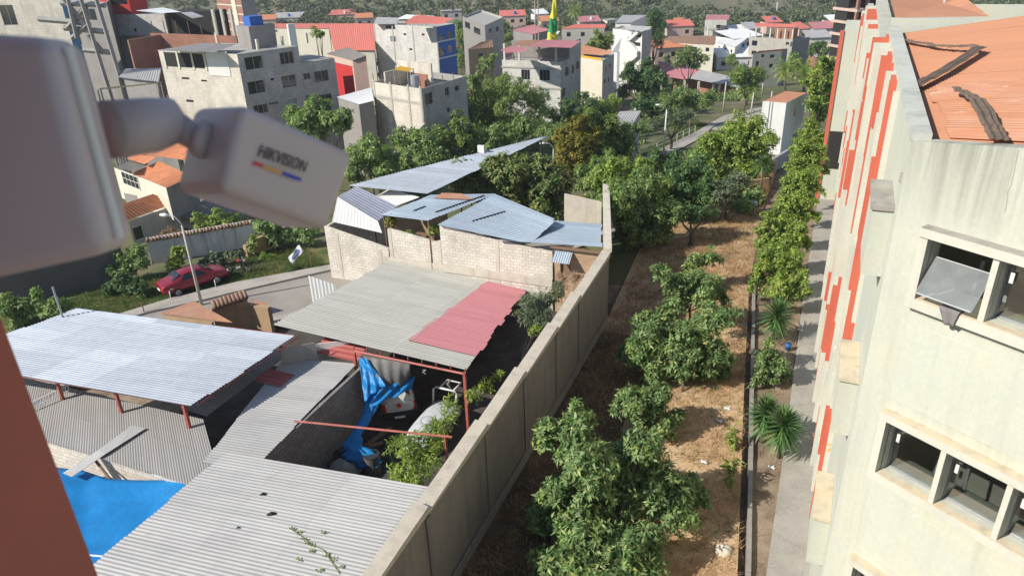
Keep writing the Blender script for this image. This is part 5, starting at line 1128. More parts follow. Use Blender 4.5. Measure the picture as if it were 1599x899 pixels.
# brick tower at the upper left, tower at the right
h, *_ = house('brick_tower', 'tall unfinished brick tower block at the foot of the hill, upper left', (335, -14), (374, -12), (396, -14), 285, 'brick_red', 'plaster_dim', [Z(130, 'L', 1182, 40 + 33 * k, 1196, 52 + 33 * k, 0) for k in range(5)], cat='tower')
for k in range(7): addbox(h, 'floor_band', 'plaster_cream', _[0], dv(_[0], _[1]), 0, dv(_[0], _[1]).length, -.08, -.004, _[4] - 2 - 2.9 * k, _[4] - 1.6 - 2.9 * k)
addbox(h, 'stair_shaft', 'plaster_cream', _[0], dv(_[0], _[1]), dv(_[0], _[1]).length * .62, dv(_[0], _[1]).length * .78, -.25, -.09, _[5], _[4])
h, a, b, c, d, zt, zg = house('tower_house', 'narrow pale tower house with pink roof in the far town', (1101, 32), (1135, 32), (1139, 29), 270, 'block_white', 'block_town_grey', [Z(1000, 'L', 592, 195, 622, 228, 0), Z(1000, 'L', 588, 238, 620, 268, 0)], cat='tower')
corr('roof_sheet', [P(1101, 31, zt + 1.6), P(1138, 31, zt + 1.6), P(1140, 24, zt + 2.0), P(1104, 24, zt + 2.0)], 'sheet_pink', .5, .03, h); addbox(h, 'upper_wall', 'plaster_pink', a, dv(a, b), .2, dv(a, b).length - .2, .5, 3, zt - .4, zt + 1.5)
# grey house cluster mid right
h, a, b, c, d, zt, zg = house('grey_house', 'wide grey concrete house with coral roof frames above, mid right', (1171, 58), (1238, 62), (1265, 58), 192, 'plaster_grey', 'plaster_dim',
    [Z(1000, 'L', 870, 318, 912, 360, 1), Z(1000, 'L', 868, 398, 905, 430, 1), Z(1000, 'L', 1135, 330, 1160, 352, 0), Z(1000, 'L', 1170, 330, 1230, 370, 2), Z(1000, 'L', 1165, 400, 1225, 440, 2, 'glass_pale'), Z(1000, 'L', 1170, 470, 1225, 540, 1, 'glass_pale')], par=.4)
dL = dv(a, b).normalized(); LL = dv(a, b).length
corr('roof_sheet', [P(1180, 42, zt + 2.4), P(1243, 43, zt + 2.4), P(1243, 38, zt + 3), P(1178, 36, zt + 3)], 'sheet_coral', .5, .03, h); addbox(h, 'brick_room', 'brick_red', a, dL, LL * .5, LL * .92, 1.5, 5, zt - .4, zt + 2.3)
for k in range(6): addbox(h, 'column', 'plaster_cream', a, dL, LL * (.1 + .17 * k), LL * (.1 + .17 * k) + .3, .4, .7, zt - .4, zt + 2.4)
h, a, b, c, d, zt, zg = house('small_house', 'small rough cream house in front of the wide grey house', (1176, 84), (1221, 80), (1230, 76), 170, 'plaster_cream', 'plaster_dim', [Z(1000, 'L', 1012, 428, 1050, 455, 2), Z(1000, 'L', 1005, 500, 1036, 530, 1), Z(1000, 'L', 945, 425, 970, 450, 1), Z(1000, 'L', 900, 480, 925, 545, 0)], par=.4, roofm='tile_brown')
# long pink and grey market roof
mk = thing('market_hall', 'long low hall with pink and pale grey tin roof among the trees', 'hall', G(1085, 145)); zr = mk.location.z + 3.6
corr('roof_pink', [P(1032, 118, zr - .4), P(1070, 125, zr - .4), P(1094, 109, zr + .9), P(1027, 95, zr + .9)], 'sheet_pink', .5, .03, mk); corr('roof_grey', [P(1072, 122, zr - .2), P(1126, 132, zr - .3), P(1147, 121, zr + .3), P(1095, 109, zr + .9)], 'zinc_pale', .5, .03, mk)
corr('roof_grey', [P(1126, 131, zr - .6), P(1156, 137, zr - .6), P(1162, 133, zr - .3), P(1132, 126, zr - .3)], 'zinc_pale', .5, .03, mk)
for (x, y) in ((1034, 119), (1070, 126), (1092, 128), (1115, 132), (1124, 133), (1152, 138)):
    p = P(x, y, zr - .5); mb = MB(); mb.box(p, (1, 0), z0=T(p.y) - .3, z1=zr - .5, a0=-.2, a1=.2, b0=.1, b1=.5); mb.build('column', 'plaster_cream', mk)
p0, p1 = P(1036, 120, zr - .6), P(1124, 134, zr - .6); addbox(mk, 'back_wall', 'brick_red', p0, dv(p0, p1), 0, dv(p0, p1).length, 3, 3.3, T(p0.y) - .5, zr - .5); addbox(mk, 'railing', 'red_primer', p1, (1, .25), 0, 6, -1.0, -.9, T(p1.y), T(p1.y) + 1.4)
def tinhouse(name, label, pts, y, zdrop, roofm, wallm, cat='house', period=.5, group=None, win=0):
    '''low house under one sheet roof: four roof corners in the photo, near-left first, going round'''
    z0 = D(*pts[0], y).z; z = [z0, z0, z0 + zdrop, z0 + zdrop]; q = [P(x, yy, zz) for (x, yy), zz in zip(pts, z)]
    h = thing(name, label, cat, (q[0].x, q[0].y, T(q[0].y)), 0, group); corr('roof', q, roofm, period, .03, h)
    cen = (q[0] + q[1] + q[2] + q[3]) / 4; i_ = [p.lerp(cen, .05) for p in q]; zg = min(T(p.y) for p in q) - .4
    for k in range(4):
        p, r = i_[k], i_[(k + 1) % 4]; mb = MB(); n = max(0, int(dv(p, r).length / 3.2)) if win and k == 0 else 0; L_ = dv(p, r).length
        hs = [(L_ * (j + .5) / n - .5, p.z - 1.9, L_ * (j + .5) / n + .5, p.z - .9) for j in range(n)]
        wall_face(mb, p, r, zg, p.z - .03, hs, top=r.z - .03); mb.build('wall', wallm, h)
        for hh in hs: window(h, p, r, hh, nv=1, frame='steel_grey')
    return h
tinhouse('brown_roof_house', 'long low cream house under brown tiled roof left of the white roofed shed', [(1038, 66), (1117, 70), (1118, 56), (1044, 57)], 205, 1.0, 'tile_brown', 'plaster_cream', win=1)
tinhouse('white_roof_shed', 'shed with broad white tin roof behind the far street', [(1118, 66), (1148, 74), (1167, 60), (1138, 55)], 212, .8, 'zinc_white', 'plaster_white', win=1)
tinhouse('tile_house', 'small pinkish house with grey tiled gable between red house and blue front house', [(510, 84), (551, 95), (573, 87), (543, 74)], 112, .6, 'tile_grey', 'plaster_pink', win=1)
tinhouse('red_house', 'small bright red house beside the grey block of flats', [(517, 101), (548, 110), (551, 104), (516, 96)], 100, .6, 'sheet_coral', 'paint_red')
tinhouse('white_roof_house', 'low house with flat white tin roof left of the two storey block house', [(526, 152), (560, 163), (584, 157), (580, 137)], 84, .15, 'zinc_white', 'plaster_dim', win=1)
h = tinhouse('coral_hall', 'big hall with coral red sheet roof left of the blue front house', [(521, 79), (586, 79), (583, 37), (512, 37)], 160, 3.9, 'sheet_coral', 'plaster_cream')
h = tinhouse('coral_hall', 'long dark red roof strip of the hall behind the grey block of flats', [(415, 44), (516, 45), (516, 37), (415, 37)], 185, .45, 'sheet_coral', 'plaster_cream')
tinhouse('gable_house', 'brown tiled ochre house between blue front house and pink roofs', [(730, 78), (770, 74), (768, 62), (752, 66)], 140, .8, 'tile_brown', 'adobe', win=1)
tinhouse('pink_hall', 'open hall with pale pink gable roof behind the corner house', [(800, 47), (832, 54), (860, 47), (832, 39)], 172, .6, 'sheet_pink', 'plaster_dim')
tinhouse('pink_roof_house', 'house with long pale coral roof right of the tall pennant', [(875, 45), (945, 44), (946, 38), (900, 38)], 185, .6, 'sheet_coral', 'plaster_grey', win=1)
tinhouse('white_roof_shed', 'shed with pale stepped tin roofs left of the pine tree', [(960, 36), (985, 36), (1010, 24), (972, 24)], 225, .8, 'zinc_pale', 'plaster_white', win=1)
# the white box house by the road
h, a, b, c, d, zt, zg = house('white_house', 'white boxy house with flat orange roof beside the far road', (1191, 158), (1228, 161), (1260, 145), 84, 'plaster_white', 'plaster_white', par=.04, roofm='sheet_orange')
dL, dR = dv(a, b).normalized(), dv(b, c).normalized(); LR = dv(b, c).length; LL = dv(a, b).length
mb = MB(); pts = [(x * 1.0, z) for x, z in ((.0, 0), (.5, .35), (.15, .5), (.45, .9), (.1, .85), (-.1, 1.3), (-.3, .8), (-.25, .4), (-.45, .2))]; n_ = Vector((dR.y, -dR.x))
mb.face([(b.x + dR.x * (LR * .48 + x * .7) + n_.x * .006, b.y + dR.y * (LR * .48 + x * .7) + n_.y * .006, zt - 2.2 + z) for x, z in pts]); mb.build('wall_emblem', 'facade_red', h)
for k in (.3, .42): addbox(h, 'drain_pipe', 'steel_grey', a, dL, LL * k, LL * k + .07, -.07, -.002, zg, zt)
addbox(h, 'recess', 'plaster_dim', b, dR, LR * .55, LR * .95, -.01, -.003, zg, zg + 2.6)
corr('annex_roof', [P(1166, 194, T(86) + 2.2), P(1180, 202, T(86) + 2.2), P(1193, 195, T(86) + 2.5), P(1175, 189, T(86) + 2.5)], 'sheet_pink', .3, .02, h); addbox(h, 'annex', 'brick_red', P(1167, 194, T(86) + 2.1), (1, -.3), .2, 1.8, .1, 1.6, T(88) - .3, T(86) + 2.15)
# the pale lean-to roof in the bushes
tinhouse('hut', 'small pale roofed hut half hidden by bushes left of the ramp', [(955, 190), (988, 194), (1001, 173), (968, 174)], 84, .6, 'zinc_pale', 'plaster_grey', 'hut', .3)
# left side: skeleton stair building, brick yard, cream house with red storey
h = thing('concrete_frame', 'unfinished dark concrete frame with stairs at the far left behind the junction box', 'building', D(150, 110, 100))
def pxbar(h, x0, y0, x1, y1, yy, r, name, m, n=4): mb = MB(); mb.tube([D(x0, y0, yy), D(x1, y1, yy)], r, n); mb.build(name, m, h)
for (x0, y0, x1, y1) in ((124, -8, 178, 165), (148, -8, 196, 150), (104, -8, 120, 60)): pxbar(h, x0, y0, x1, y1, 98, .28, 'column', 'plaster_dim')
for (x0, y0, x1, y1) in ((95, 5, 165, 8), (100, 44, 168, 50), (130, 78, 172, 82), (60, 30, 130, 36)): pxbar(h, x0, y0, x1, y1, 98.6, .35, 'slab', 'slab')
for (x0, y0, x1, y1) in ((100, 0, 135, 40), (135, 10, 105, 44), (138, 55, 160, 80), (112, 60, 140, 36)): pxbar(h, x0, y0, x1, y1, 98.3, .3, 'stair', 'plaster_dim')
h, a, b, c, d, zt, zg = house('cream_house', 'cream block house with bright red top storey, upper left', (164, 23), (256, 22), (272, 14), 128, 'block_white', 'plaster_dim', [Z(130, 'L', 395, 222, 415, 250, 0)], par=.1)
dL = dv(a, b).normalized(); LL = dv(a, b).length
addbox(h, 'red_storey', 'paint_red', a, dL, -.3, LL * .47, -.1, 4, zt + .02, zt + 3.4); addbox(h, 'dark_window', 'glass', a, dL, LL * .12, LL * .44, -.13, -.102, zt + 1.6, zt + 3.3)
for (q, m) in (([(212, 17), (250, 21), (283, 19), (255, 12)], 'zinc_white'), ([(282, 20), (300, 29), (318, 26), (300, 19)], 'zinc_pale')): corr('roof_sheet', [P(x, y, zt + .9) for x, y in q], m, .4, .02, h)
addbox(h, 'open_room', 'dark_room', b, dL, .05, 9, .5, 4, zt - 4.5, zt + .3)
for k in range(3): addbox(h, 'column', 'plaster_cream', b, dL, 8.9 + k * 1.6, 9.3 + k * 1.6, .0, .4, zt - 4.5, zt + .6)
for k in (.05, .25): addbox(h, 'balcony_post', 'dark_steel', a, dL, LL * (.1 + k), LL * (.1 + k) + .1, -1.2, -1.1, zg, zt - 3.2)
addbox(h, 'balcony', 'slab', a, dL, LL * .05, LL * .6, -1.3, -.01, zt - 3.3, zt - 3.15)
h = thing('brick_house', 'roofless red brick house with one wall in deep shade, upper left', 'house', D(235, 90, 112))
zt = D(234, 52, 112).z; p0, p1, p2 = P(234, 52, zt), P(368, 53, zt), P(199, 58, zt)
mb = MB(); wall_face(mb, p0, p1, T(112) - .4, zt, [], top=zt - .3); mb.build('wall', 'brick_red', h, solid=.25)
mb = MB(); q0, q1 = P(199, 58, zt), P(246, 62, zt + .1); q1 = q0 + Vector((.55, .84, 0)) * 9; q0 = P(199, 57, zt)
pA, pB = D(199, 57, 106), D(252, 58, 111.5); wall_face(mb, pA, pB, T(108) - .5, zt - .2); mb.build('wall', 'brick_red', h, solid=.25)
for k in range(7):
    p = p0.lerp(p1, (k + .3) / 7); mb = MB(); mb.tube([(p.x, p.y + .1, zt - .2), (p.x, p.y + .1, zt + 1.7)], .07, 5); mb.build('rebar_post', 'timber', h)
addbox(h, 'pier', 'plaster_cream', p0, dv(p0, p1), dv(p0, p1).length * .76, dv(p0, p1).length * .78, -.06, -.003, T(112), zt + .1)
# tin roofs between
for q, y, m, lb in (([(185, 121), (248, 128), (252, 106), (196, 108)], 96, 'zinc_pale', 'sagging pale tin roof with tarps beside the grey block of flats'), ([(165, 161), (258, 164), (262, 155), (168, 158)], 84, 'zinc_blue', 'blue tin roof just above the security camera arm'), ([(152, 141), (245, 131), (246, 129), (156, 138)], 88, 'zinc_white', 'thin pale beam roof over dark posts left of the grey block of flats')):
    zr = D(*q[0], y).z; r = thing('tin_roof', lb, 'roof', P(*q[0], zr)); pp = [P(x, yy, zr + (.3 if k > 1 else 0)) for k, (x, yy) in enumerate(q)]; corr('roof', pp, m, .4, .03, r, jag=.1)
    for p in pp: mb = MB(); mb.tube([(p.x, p.y, T(p.y) - .2), p], .12, 6); mb.build('post', 'plaster_dim', r)
    if m != 'zinc_white': addbox(r, 'wall', 'plaster_dim', pp[0], dv(pp[0], pp[1]), .3, dv(pp[0], pp[1]).length - .3, .4, .6, T(y) - .5, zr - .1)
house('cream_house', 'cream block house at the top left corner above the junction box', (-60, -4), (92, -8), (104, -14), 105, 'block_town', 'paint_teal', [(('L'), 2, 8, 24, 40, 2)])
house('dark_house', 'dim concrete house behind the frame with stairs, far upper left', (80, 2), (166, 4), (176, -4), 122, 'plaster_dim', 'plaster_dark', [('L', 100, 14, 118, 30, 2), ('L', 128, 14, 150, 32, 2), ('L', 112, 52, 126, 70, 1)])
house('dark_house', 'dark stepped concrete building right of the blue front house', (722, 26), (757, 40), (786, 27), 172, 'plaster_dim', 'block_town_grey', [('L', 726, 35, 734, 45, 1), ('L', 740, 44, 750, 54, 1), ('R', 763, 45, 768, 52, 1), ('R', 774, 42, 779, 50, 1)])
# the orange tiled house on the left street
h = thing('orange_roof_house', 'old house with orange tiled roofs in steps behind the lamp post', 'house', G(250, 372))
zl = D(215, 341, 55).z; wa_, wb_ = P(200, 345, zl), P(276, 319, zl - .05)
mb = MB(); hh = [pxhole(wa_, wb_, (208, 352, 226, 376))]; wall_face(mb, wa_, wb_, -.2, zl - .05, hh, top=wb_.z); mb.build('wall', 'plaster_grey', h); window(h, wa_, wb_, hh[0], nv=1, fw=.08)
e_ = dv(wa_, wb_).normalized(); n_ = Vector((-e_.y, e_.x, 0))
mb = MB(); wall_face(mb, wb_, wb_ + n_ * 7, -.2, zl, []); mb.build('wall', 'plaster_dim', h)
corr('roof', [P(190, 347, zl), P(275, 317, zl), P(238, 303, zl + 1.0), P(170, 326, zl + 1.0)], 'tile_orange', .28, .04, h)
zu = D(232, 281, 59).z; ua, ub, uc = P(203, 271, zu), P(259, 292, zu), P(274, 284, zu)
mb = MB(); hh = [pxhole(ua, ub, (195 + 3, 273, 216, 292))]; wall_face(mb, ua + (ua - ub) * .5, ub, 1, zu, []); mb.build('wall', 'plaster_cream', h); mb = MB(); wall_face(mb, ub, ub + (uc - ub) * 3.0, 1, zu); mb.build('wall', 'plaster_dim', h)
window(h, ua + (ua - ub) * .5, ub, pxhole(ua + (ua - ub) * .5, ub, (193, 272, 216, 291)), nv=4, nh=2, depth=.0, fw=.07)
corr('roof', [P(206, 271, zu + .05), P(259, 293, zu + .05), P(300, 275, zu + .3), P(249, 252, zu + 1.3)], 'tile_orange', .28, .04, h)
corr('roof', [P(198, 248, zu + 1.2), P(226, 257, zu + 1.1), P(246, 246, zu + 1.6), P(218, 239, zu + 1.6)], 'tile_orange', .28, .04, h); corr('roof', [P(218, 240, zu + 1.7), P(300, 252, zu + 1.4), P(320, 236, zu + 2.2), P(270, 218, zu + 2.6)], 'tile_orange', .28, .04, h)
corr('roof', [P(180, 262, zu + .8), P(212, 268, zu + .6), P(232, 256, zu + .9), P(205, 250, zu + 1.0)], 'tile_grey', .28, .03, h)
# low grey house right of it, in shade
tinhouse('grey_house', 'low shaded house with dark tin roof behind the tile capped wall', [(278, 338), (335, 352), (380, 325), (320, 305)], 60, .5, 'tile_grey', 'plaster_dim')
# walls along the left street
wl0, wl1 = G(238, 412), G(402, 385); s = thing('tile_capped_wall', 'whitewashed cracked wall capped with old clay tiles behind the red car', 'wall', wl0)
e_ = dv(wl0, wl1); L_ = e_.length; mb = MB(); mb.box(wl0, e_, z0=-.2, z1=1.85, a0=0, a1=L_, b0=0, b1=.3); mb.build('wall', 'white_cracked', s); e_.normalize(); n2 = Vector((-e_.y, e_.x, 0))
n = int(L_ / .24)
for i in range(n):
    if R_.random() < .06: continue
    p = wl0 + Vector((e_.x, e_.y, 0)) * (L_ * (i + .5) / n) + n2 * .15; j = R_.uniform(-.03, .03); m = MB(); t = R_.uniform(-.06, .06)
    m.tube([p + n2 * -.36 + Vector((t, t, 1.86 + j)), p + Vector((0, 0, 1.98 + j))], [.12, .10], 6); m.build('cap_tile', R_.choice(['tile_brown', 'adobe', 'tile_brown', 'bark_pale']), s, smooth=True)
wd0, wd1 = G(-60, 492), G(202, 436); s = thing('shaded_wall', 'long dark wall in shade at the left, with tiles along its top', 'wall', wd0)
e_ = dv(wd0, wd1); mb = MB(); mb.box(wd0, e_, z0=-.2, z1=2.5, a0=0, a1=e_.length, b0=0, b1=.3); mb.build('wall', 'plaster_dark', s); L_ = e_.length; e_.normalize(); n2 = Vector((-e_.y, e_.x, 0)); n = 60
for i in range(n):
    p = wd0 + Vector((e_.x, e_.y, 0)) * (L_ * (i + .5) / n) + n2 * .15; m = MB(); j = R_.uniform(-.02, .02); m.tube([p - n2 * .3 + Vector((0, 0, 2.5 + j)), p + n2 * .1 + Vector((0, 0, 2.62 + j))], [.14, .11], 6); m.build('cap_tile', 'tile_brown', s, smooth=True)
wt0, wt1 = G(385, 402), G(470, 372)
mb = MB()
for i in range(9): p = wt0.lerp(wt1, i / 8); mb.box(p, dv(wt0, wt1), z0=-.1, z1=.8 + .25 * math.sin(i * 1.9), a0=0, a1=1.25 - .003 * (i % 2), b0=-.2 - .003 * i, b1=.2 + .003 * (i % 4))
tag(mb.build('collapsed_wall', 'adobe'), 'low crumbling earth wall covered by plants beyond the motorcycle', 'wall')
# far filler houses, each standing on its own ground
FH = [(262, 318, 20, 34, 0), (300, 335, 14, 26, 1), (398, 432, 30, 44, 2), (425, 470, 27, 40, 3), (470, 520, 24, 36, 0), (498, 535, 11, 22, 1), (516, 556, 22, 36, 4), (556, 584, 27, 40, 2), (642, 668, 19, 28, 3), (690, 722, 16, 40, 5), (752, 772, 36, 58, 0),
      (771, 788, 36, 60, 3), (781, 821, 24, 44, 4), (836, 856, 21, 38, 1), (845, 872, 32, 48, 2), (905, 938, 33, 46, 6), (948, 965, 30, 44, 0), (1044, 1082, 40, 55, 4), (1060, 1078, 36, 50, 2), (1140, 1172, 48, 60, 1), (1164, 1186, 44, 60, 3), (1196, 1220, 34, 50, 4), (1246, 1262, 44, 62, 4),
      (1268, 1300, 44, 62, 6), (1294, 1318, 32, 50, 1), (1292, 1326, 42, 60, 2), (1258, 1296, 58, 78, 3), (1290, 1322, 66, 92, 0), (1270, 1320, 88, 122, 7), (1112, 1130, 46, 58, 5), (1150, 1170, 78, 100, 1)]
FS = [('plaster_cream', 'slab'), ('plaster_white', 'zinc_white'), ('plaster_pink', 'tile_orange'), ('block_town', 'zinc_pale'), ('plaster_pink', 'sheet_coral'), ('block_town_grey', 'slab'), ('plaster_grey', 'sheet_pink'), ('brick_red', 'slab')]
DESC = ['cream house with flat roof', 'white house with pale tin roof', 'pinkish house with orange tiles', 'bare block house with tin roof', 'pink house with coral roof', 'dark block house with flat roof', 'grey house with pink roof', 'low brick house with dark windows']
NEAR = ['left of the brick tower', 'touching the brick tower on its left', 'just right of the brick tower', 'behind the long dark red roof', 'above the dark red hall roof', 'highest and farthest above the coral hall', 'right behind the coral hall', 'squeezed left of the blue front house', 'peeping over the blue front house terrace', 'rising behind the blue front house', 'right of the dark stepped building', 'left of the open pink hall', 'with roof terrace behind the pink hall', 'just left of the tall pennant, farthest back', 'at the foot of the tall pennant', 'behind the long coral roof', 'left of the stair house', 'right of the pine tree, front', 'right of the pine tree, at the back', 'right of the narrow tower', 'left of the wide grey house', 'behind the coral frames of the grey house', 'right behind the wide grey house', 'beside the hollow brick tower, lower row', 'topmost beside the hollow brick tower', 'in the upper row by the hollow brick tower', 'right of the wide grey house', 'with blue band below the hollow brick tower', 'behind the palms at the school', 'below the narrow tower', 'at the end of the far street']
for k, (x0, x1, y0, y1, st) in enumerate(FH):
    a = G(x0, y1 + 3); b = G(x1, y1 + 1.5); zt = D((x0 + x1) / 2, y0 + 1.5, (a.y + b.y) / 2).z; h = thing('far_house', (DESC[st] + ' ' + NEAR[k]), 'house', a, 0, 'houses in the far town')
    dd = dv(a, b); L_ = dd.length; dd.normalize(); m_ = Vector((-dd.y, dd.x)); dep = max(5, L_ * .7); hs = []
    nf = max(1, int((zt - a.z) / 3.0)); nc = max(1, int(L_ / 3.4))
    for f in range(nf):
        for j in range(nc):
            if R_.random() < .8: u = L_ * (j + .5) / nc; z = zt - 1.9 - f * 3.0; hs.append((u - .7, z - .6, u + .7, z + .7))
    mb = MB(); wall_face(mb, a, b, a.z - 2, zt, hs, .25); mb.build('wall', FS[st][0], h)
    mb = MB(); mb.box(a, dd, z0=zt - 8, z1=zt - .2, a0=.2, a1=L_ - .2, b0=.3, b1=.35); mb.build('dark_windows', 'glass', h)
    bb = Vector((b.x, b.y)) + m_ * dep; aa = Vector((a.x, a.y)) + m_ * dep
    mb = MB(); wall_face(mb, b, bb, a.z - 2, zt); wall_face(mb, bb, aa, a.z - 2, zt); wall_face(mb, aa, a, a.z - 2, zt); mb.build('wall', FS[st][0], h)
    e_ = .35; rz = zt + .1; up = 1.6 if FS[st][1] != 'slab' else 0.0
    q = [Vector((a.x, a.y, rz)) + Vector((-dd.x - m_.x, -dd.y - m_.y, 0)) * e_, Vector((b.x, b.y, rz)) + Vector((dd.x - m_.x, dd.y - m_.y, 0)) * e_, Vector((bb.x, bb.y, rz + up)), Vector((aa.x, aa.y, rz + up))]
    corr('roof', q, FS[st][1], .6, .03 if up else 0.0, h, spp=4)
    if k % 3 == 0:
        p = Vector((a.x, a.y)) + dd * L_ * .6 + m_ * 2; mb = MB(); mb.tube([(p.x, p.y, zt), (p.x, p.y, zt + 1.6)], .6, 10); mb.build('water_tank', ['dark_steel', 'paint_blue', 'plaster_white'][k % 9 // 3], h)
# the hollow brick tower behind the school
h = thing('hollow_tower', 'unfinished brick tower with open dark floors behind the school roofs', 'tower', D(1355, 60, 150)); pa, pb = D(1340, 8, 150), D(1388, 6, 152); dd = dv(pa, pb); L_ = dd.length; zt = pa.z + 1.5
for k in range(8):
    z = zt - 2.35 * k; addbox(h, 'floor_slab', 'plaster_pink', pa, dd, 0, L_, 0, 7, z - .5, z)
    for j in range(4): addbox(h, 'column', 'brick_red', pa, dd, L_ * j / 3 * .92, L_ * j / 3 * .92 + .6, .1, .6, z - 2.35, z - .502)
addbox(h, 'core', 'dark_room', pa, dd, .3, L_ - .2, 3, 6.5, zt - 18, zt - .6)

rng_ = random.Random(21); used = []
for k in range(400):
    y = rng_.uniform(195, 300); x = rng_.uniform(-.55, .62) * y
    if any((x - a) ** 2 + (y - b) ** 2 < 150 for a, b in used) or len(used) >= 40: continue
    pxx = x / (y * .93) * F + 800
    if math.degrees(math.atan2(21 + 12.8 - 5.5, y)) < 6.9: continue
    if 330 < pxx < 400 or 1090 < pxx < 1145 or 1325 < pxx: continue
    used.append((x, y)); w_, d_, hh_ = rng_.uniform(7, 11), rng_.uniform(7, 10), rng_.choice((3.2, 3.2, 5.8, 6.2)); a = Vector((x, y, T(y))); an = rng_.uniform(-.35, .35); dd = Vector((math.cos(an), math.sin(an))); m_ = Vector((-dd.y, dd.x))
    st = rng_.choice((0, 1, 2, 2, 3, 4, 4, 6)); h = thing('back_row_house', 'small plain house packed in the back rows of the town below the hill', 'house', a, 0, 'houses in the back rows of the town'); hs = [(w_ * (j + .5) / 3 - .6, f * 2.9 + a.z + 1.0, w_ * (j + .5) / 3 + .6, f * 2.9 + a.z + 2.2) for j in range(3) for f in range(int(hh_ / 2.9))]
    mb = MB(); b = a + Vector((dd.x, dd.y, 0)) * w_; bb = b + Vector((m_.x, m_.y, 0)) * d_; aa = a + Vector((m_.x, m_.y, 0)) * d_; zt = a.z + hh_
    wall_face(mb, a, b, a.z - 1, zt, hs, .25); wall_face(mb, b, bb, a.z - 1, zt); wall_face(mb, bb, aa, a.z - 1, zt); wall_face(mb, aa, a, a.z - 1, zt); mb.build('wall', FS[st][0], h)
    mb = MB(); mb.box(a, dd, z0=a.z, z1=zt - .2, a0=.2, a1=w_ - .2, b0=.3, b1=.35); mb.build('dark_windows', 'glass', h)
    up = 1.3 if FS[st][1] != 'slab' else .02
    corr('roof', [Vector((a.x, a.y, zt + .05)) - Vector((m_.x, m_.y, 0)) * .4, Vector((b.x, b.y, zt + .05)) - Vector((m_.x, m_.y, 0)) * .4, Vector((bb.x, bb.y, zt + up)), Vector((aa.x, aa.y, zt + up))], FS[st][1], .6, .03, h, spp=4)
# ------------------------------------------------------------------ street furniture, vehicles
def lamp(name, label, base, top, arm_px, mat='concrete_pole', r0=.11, group=None, dz=0.0):
    b = G(*base); t = D(*top, b.y); h = thing(name, label, 'street lamp', b, 0, group); mb = MB(); mb.tube([b - Vector((0, 0, .2)), b.lerp(t, .5), t], [r0, r0 * .8, r0 * .6], 10); mb.build('pole', mat, h, smooth=True)
    e = D(*arm_px, b.y + .2); m = t.lerp(e, .5) + Vector((0, 0, .28)); mb = MB(); mb.tube([t - Vector((0, 0, .3)), t + Vector((0, 0, .12)), m, e], .035, 6); mb.build('arm', 'steel_grey', h, smooth=True)
    d = (e - m); d.z = 0; d.normalize(); mb = MB(); mb.tube([e - d * .05, e + d * .2, e + d * .55], [.06, .13, .07], 8); mb.build('lamp_head', 'white_steel', h, smooth=True)
    return h
lamp('street_lamp', 'street lamp with concrete pole standing beside the red car', (315, 476), (284, 352), (262, 336))
lamp('street_lamp', 'street lamp with white pole beside the railed ramp', (1036, 240), (1041, 172), (1031, 164), 'white_steel', .12)
lamp('street_lamp', 'thin street lamp at the tip of the long silver roof', (864, 285), (864, 232), (851, 224), 'steel_grey', .08)
for k, (x0, y0, x1, y1, lb) in enumerate(((1129, 174, 1134, 128, 'pale concrete utility pole at the near end of the pink hall'), (1171, 186, 1177, 145, 'pale utility pole on the far road left of the white house'), (1190, 148, 1193, 118, 'utility pole behind the white house roof'), (1198, 190, 1206, 143, 'slim pole touching the white house'), (1053, 92, 1052, 64, 'pole in front of the brown roofed house'), (1106, 92, 1106, 40, 'tall thin pole left of the narrow tower'), (1171, 100, 1171, 52, 'tall pole at the corner of the wide grey house'), (1213, 26, 1214, 4, 'faint mast on the hillside'), (1281, 160, 1287, 132, 'pale leaning trunk-like pole by the palms'))):
    b = G(x0, y0); t = D(x1, y1, b.y); mb = MB(); s_ = max(.1, b.y * .0011); mb.tube([b - Vector((0, 0, .3)), t], [s_ * 1.2, s_ * .8], 8); tag(mb.build('utility_pole', 'concrete_pole', smooth=True), lb, 'pole', 'utility poles in the town')
for k, (x, yt, yb, lb) in enumerate(((836, -6, 62, 'left one of the two thin radio masts behind the corner house'), (841, -6, 62, 'right one of the two thin radio masts behind the corner house'))):
    b = D(x, yb, 128); t = D(x - 1, yt, 128); mb = MB(); mb.tube([Vector((b.x, b.y, T(128))), t], .07, 6)
    for j in range(12): p = b.lerp(t, j / 12); mb.tube([p - Vector((.2, 0, 0)), p + Vector((.2, 0, .3))], .03, 4)
    tag(mb.build('radio_mast', 'plaster_pink'), lb, 'mast')
# furled pennant in yellow and green
fb, ft = D(861, 66, 126), D(867, -8, 126); h = thing('pennant', 'tall furled yellow and green pennant on a pole behind the corner house', 'flag', (fb.x, fb.y, T(126))); mb = MB(); mb.tube([(fb.x, fb.y, T(126)), ft], .07, 6); mb.build('pole', 'steel_grey', h)
def fold(a0, a1, r0, r1, m):
    mb = MB(); p, q = fb.lerp(ft, a0), fb.lerp(ft, a1)
    mb.grid(lambda u, v: p.lerp(q, v) + Vector((math.cos(u * 6.283), math.sin(u * 6.283), 0)) * (r0 + (r1 - r0) * v) * (1 + .35 * math.sin(u * 19 + v * 4)), 28, 8); mb.build('cloth', m, h, smooth=True)
fold(.0, .22, .9, .55, 'cloth_yellow'); fold(.2, .52, .62, .5, 'cloth_green'); fold(.5, .92, .5, .22, 'cloth_yellow'); fold(.9, 1.0, .24, .2, 'cloth_green')
sb = D(966, 82, 134); st_ = D(971, 58, 134); mb = MB(); mb.prism([(0, 0)] * 0 or [(sb.x - .2, sb.y), (sb.x + .2, sb.y), (sb.x + .2, sb.y + .2), (sb.x - .2, sb.y + .2)], T(134), sb.z)
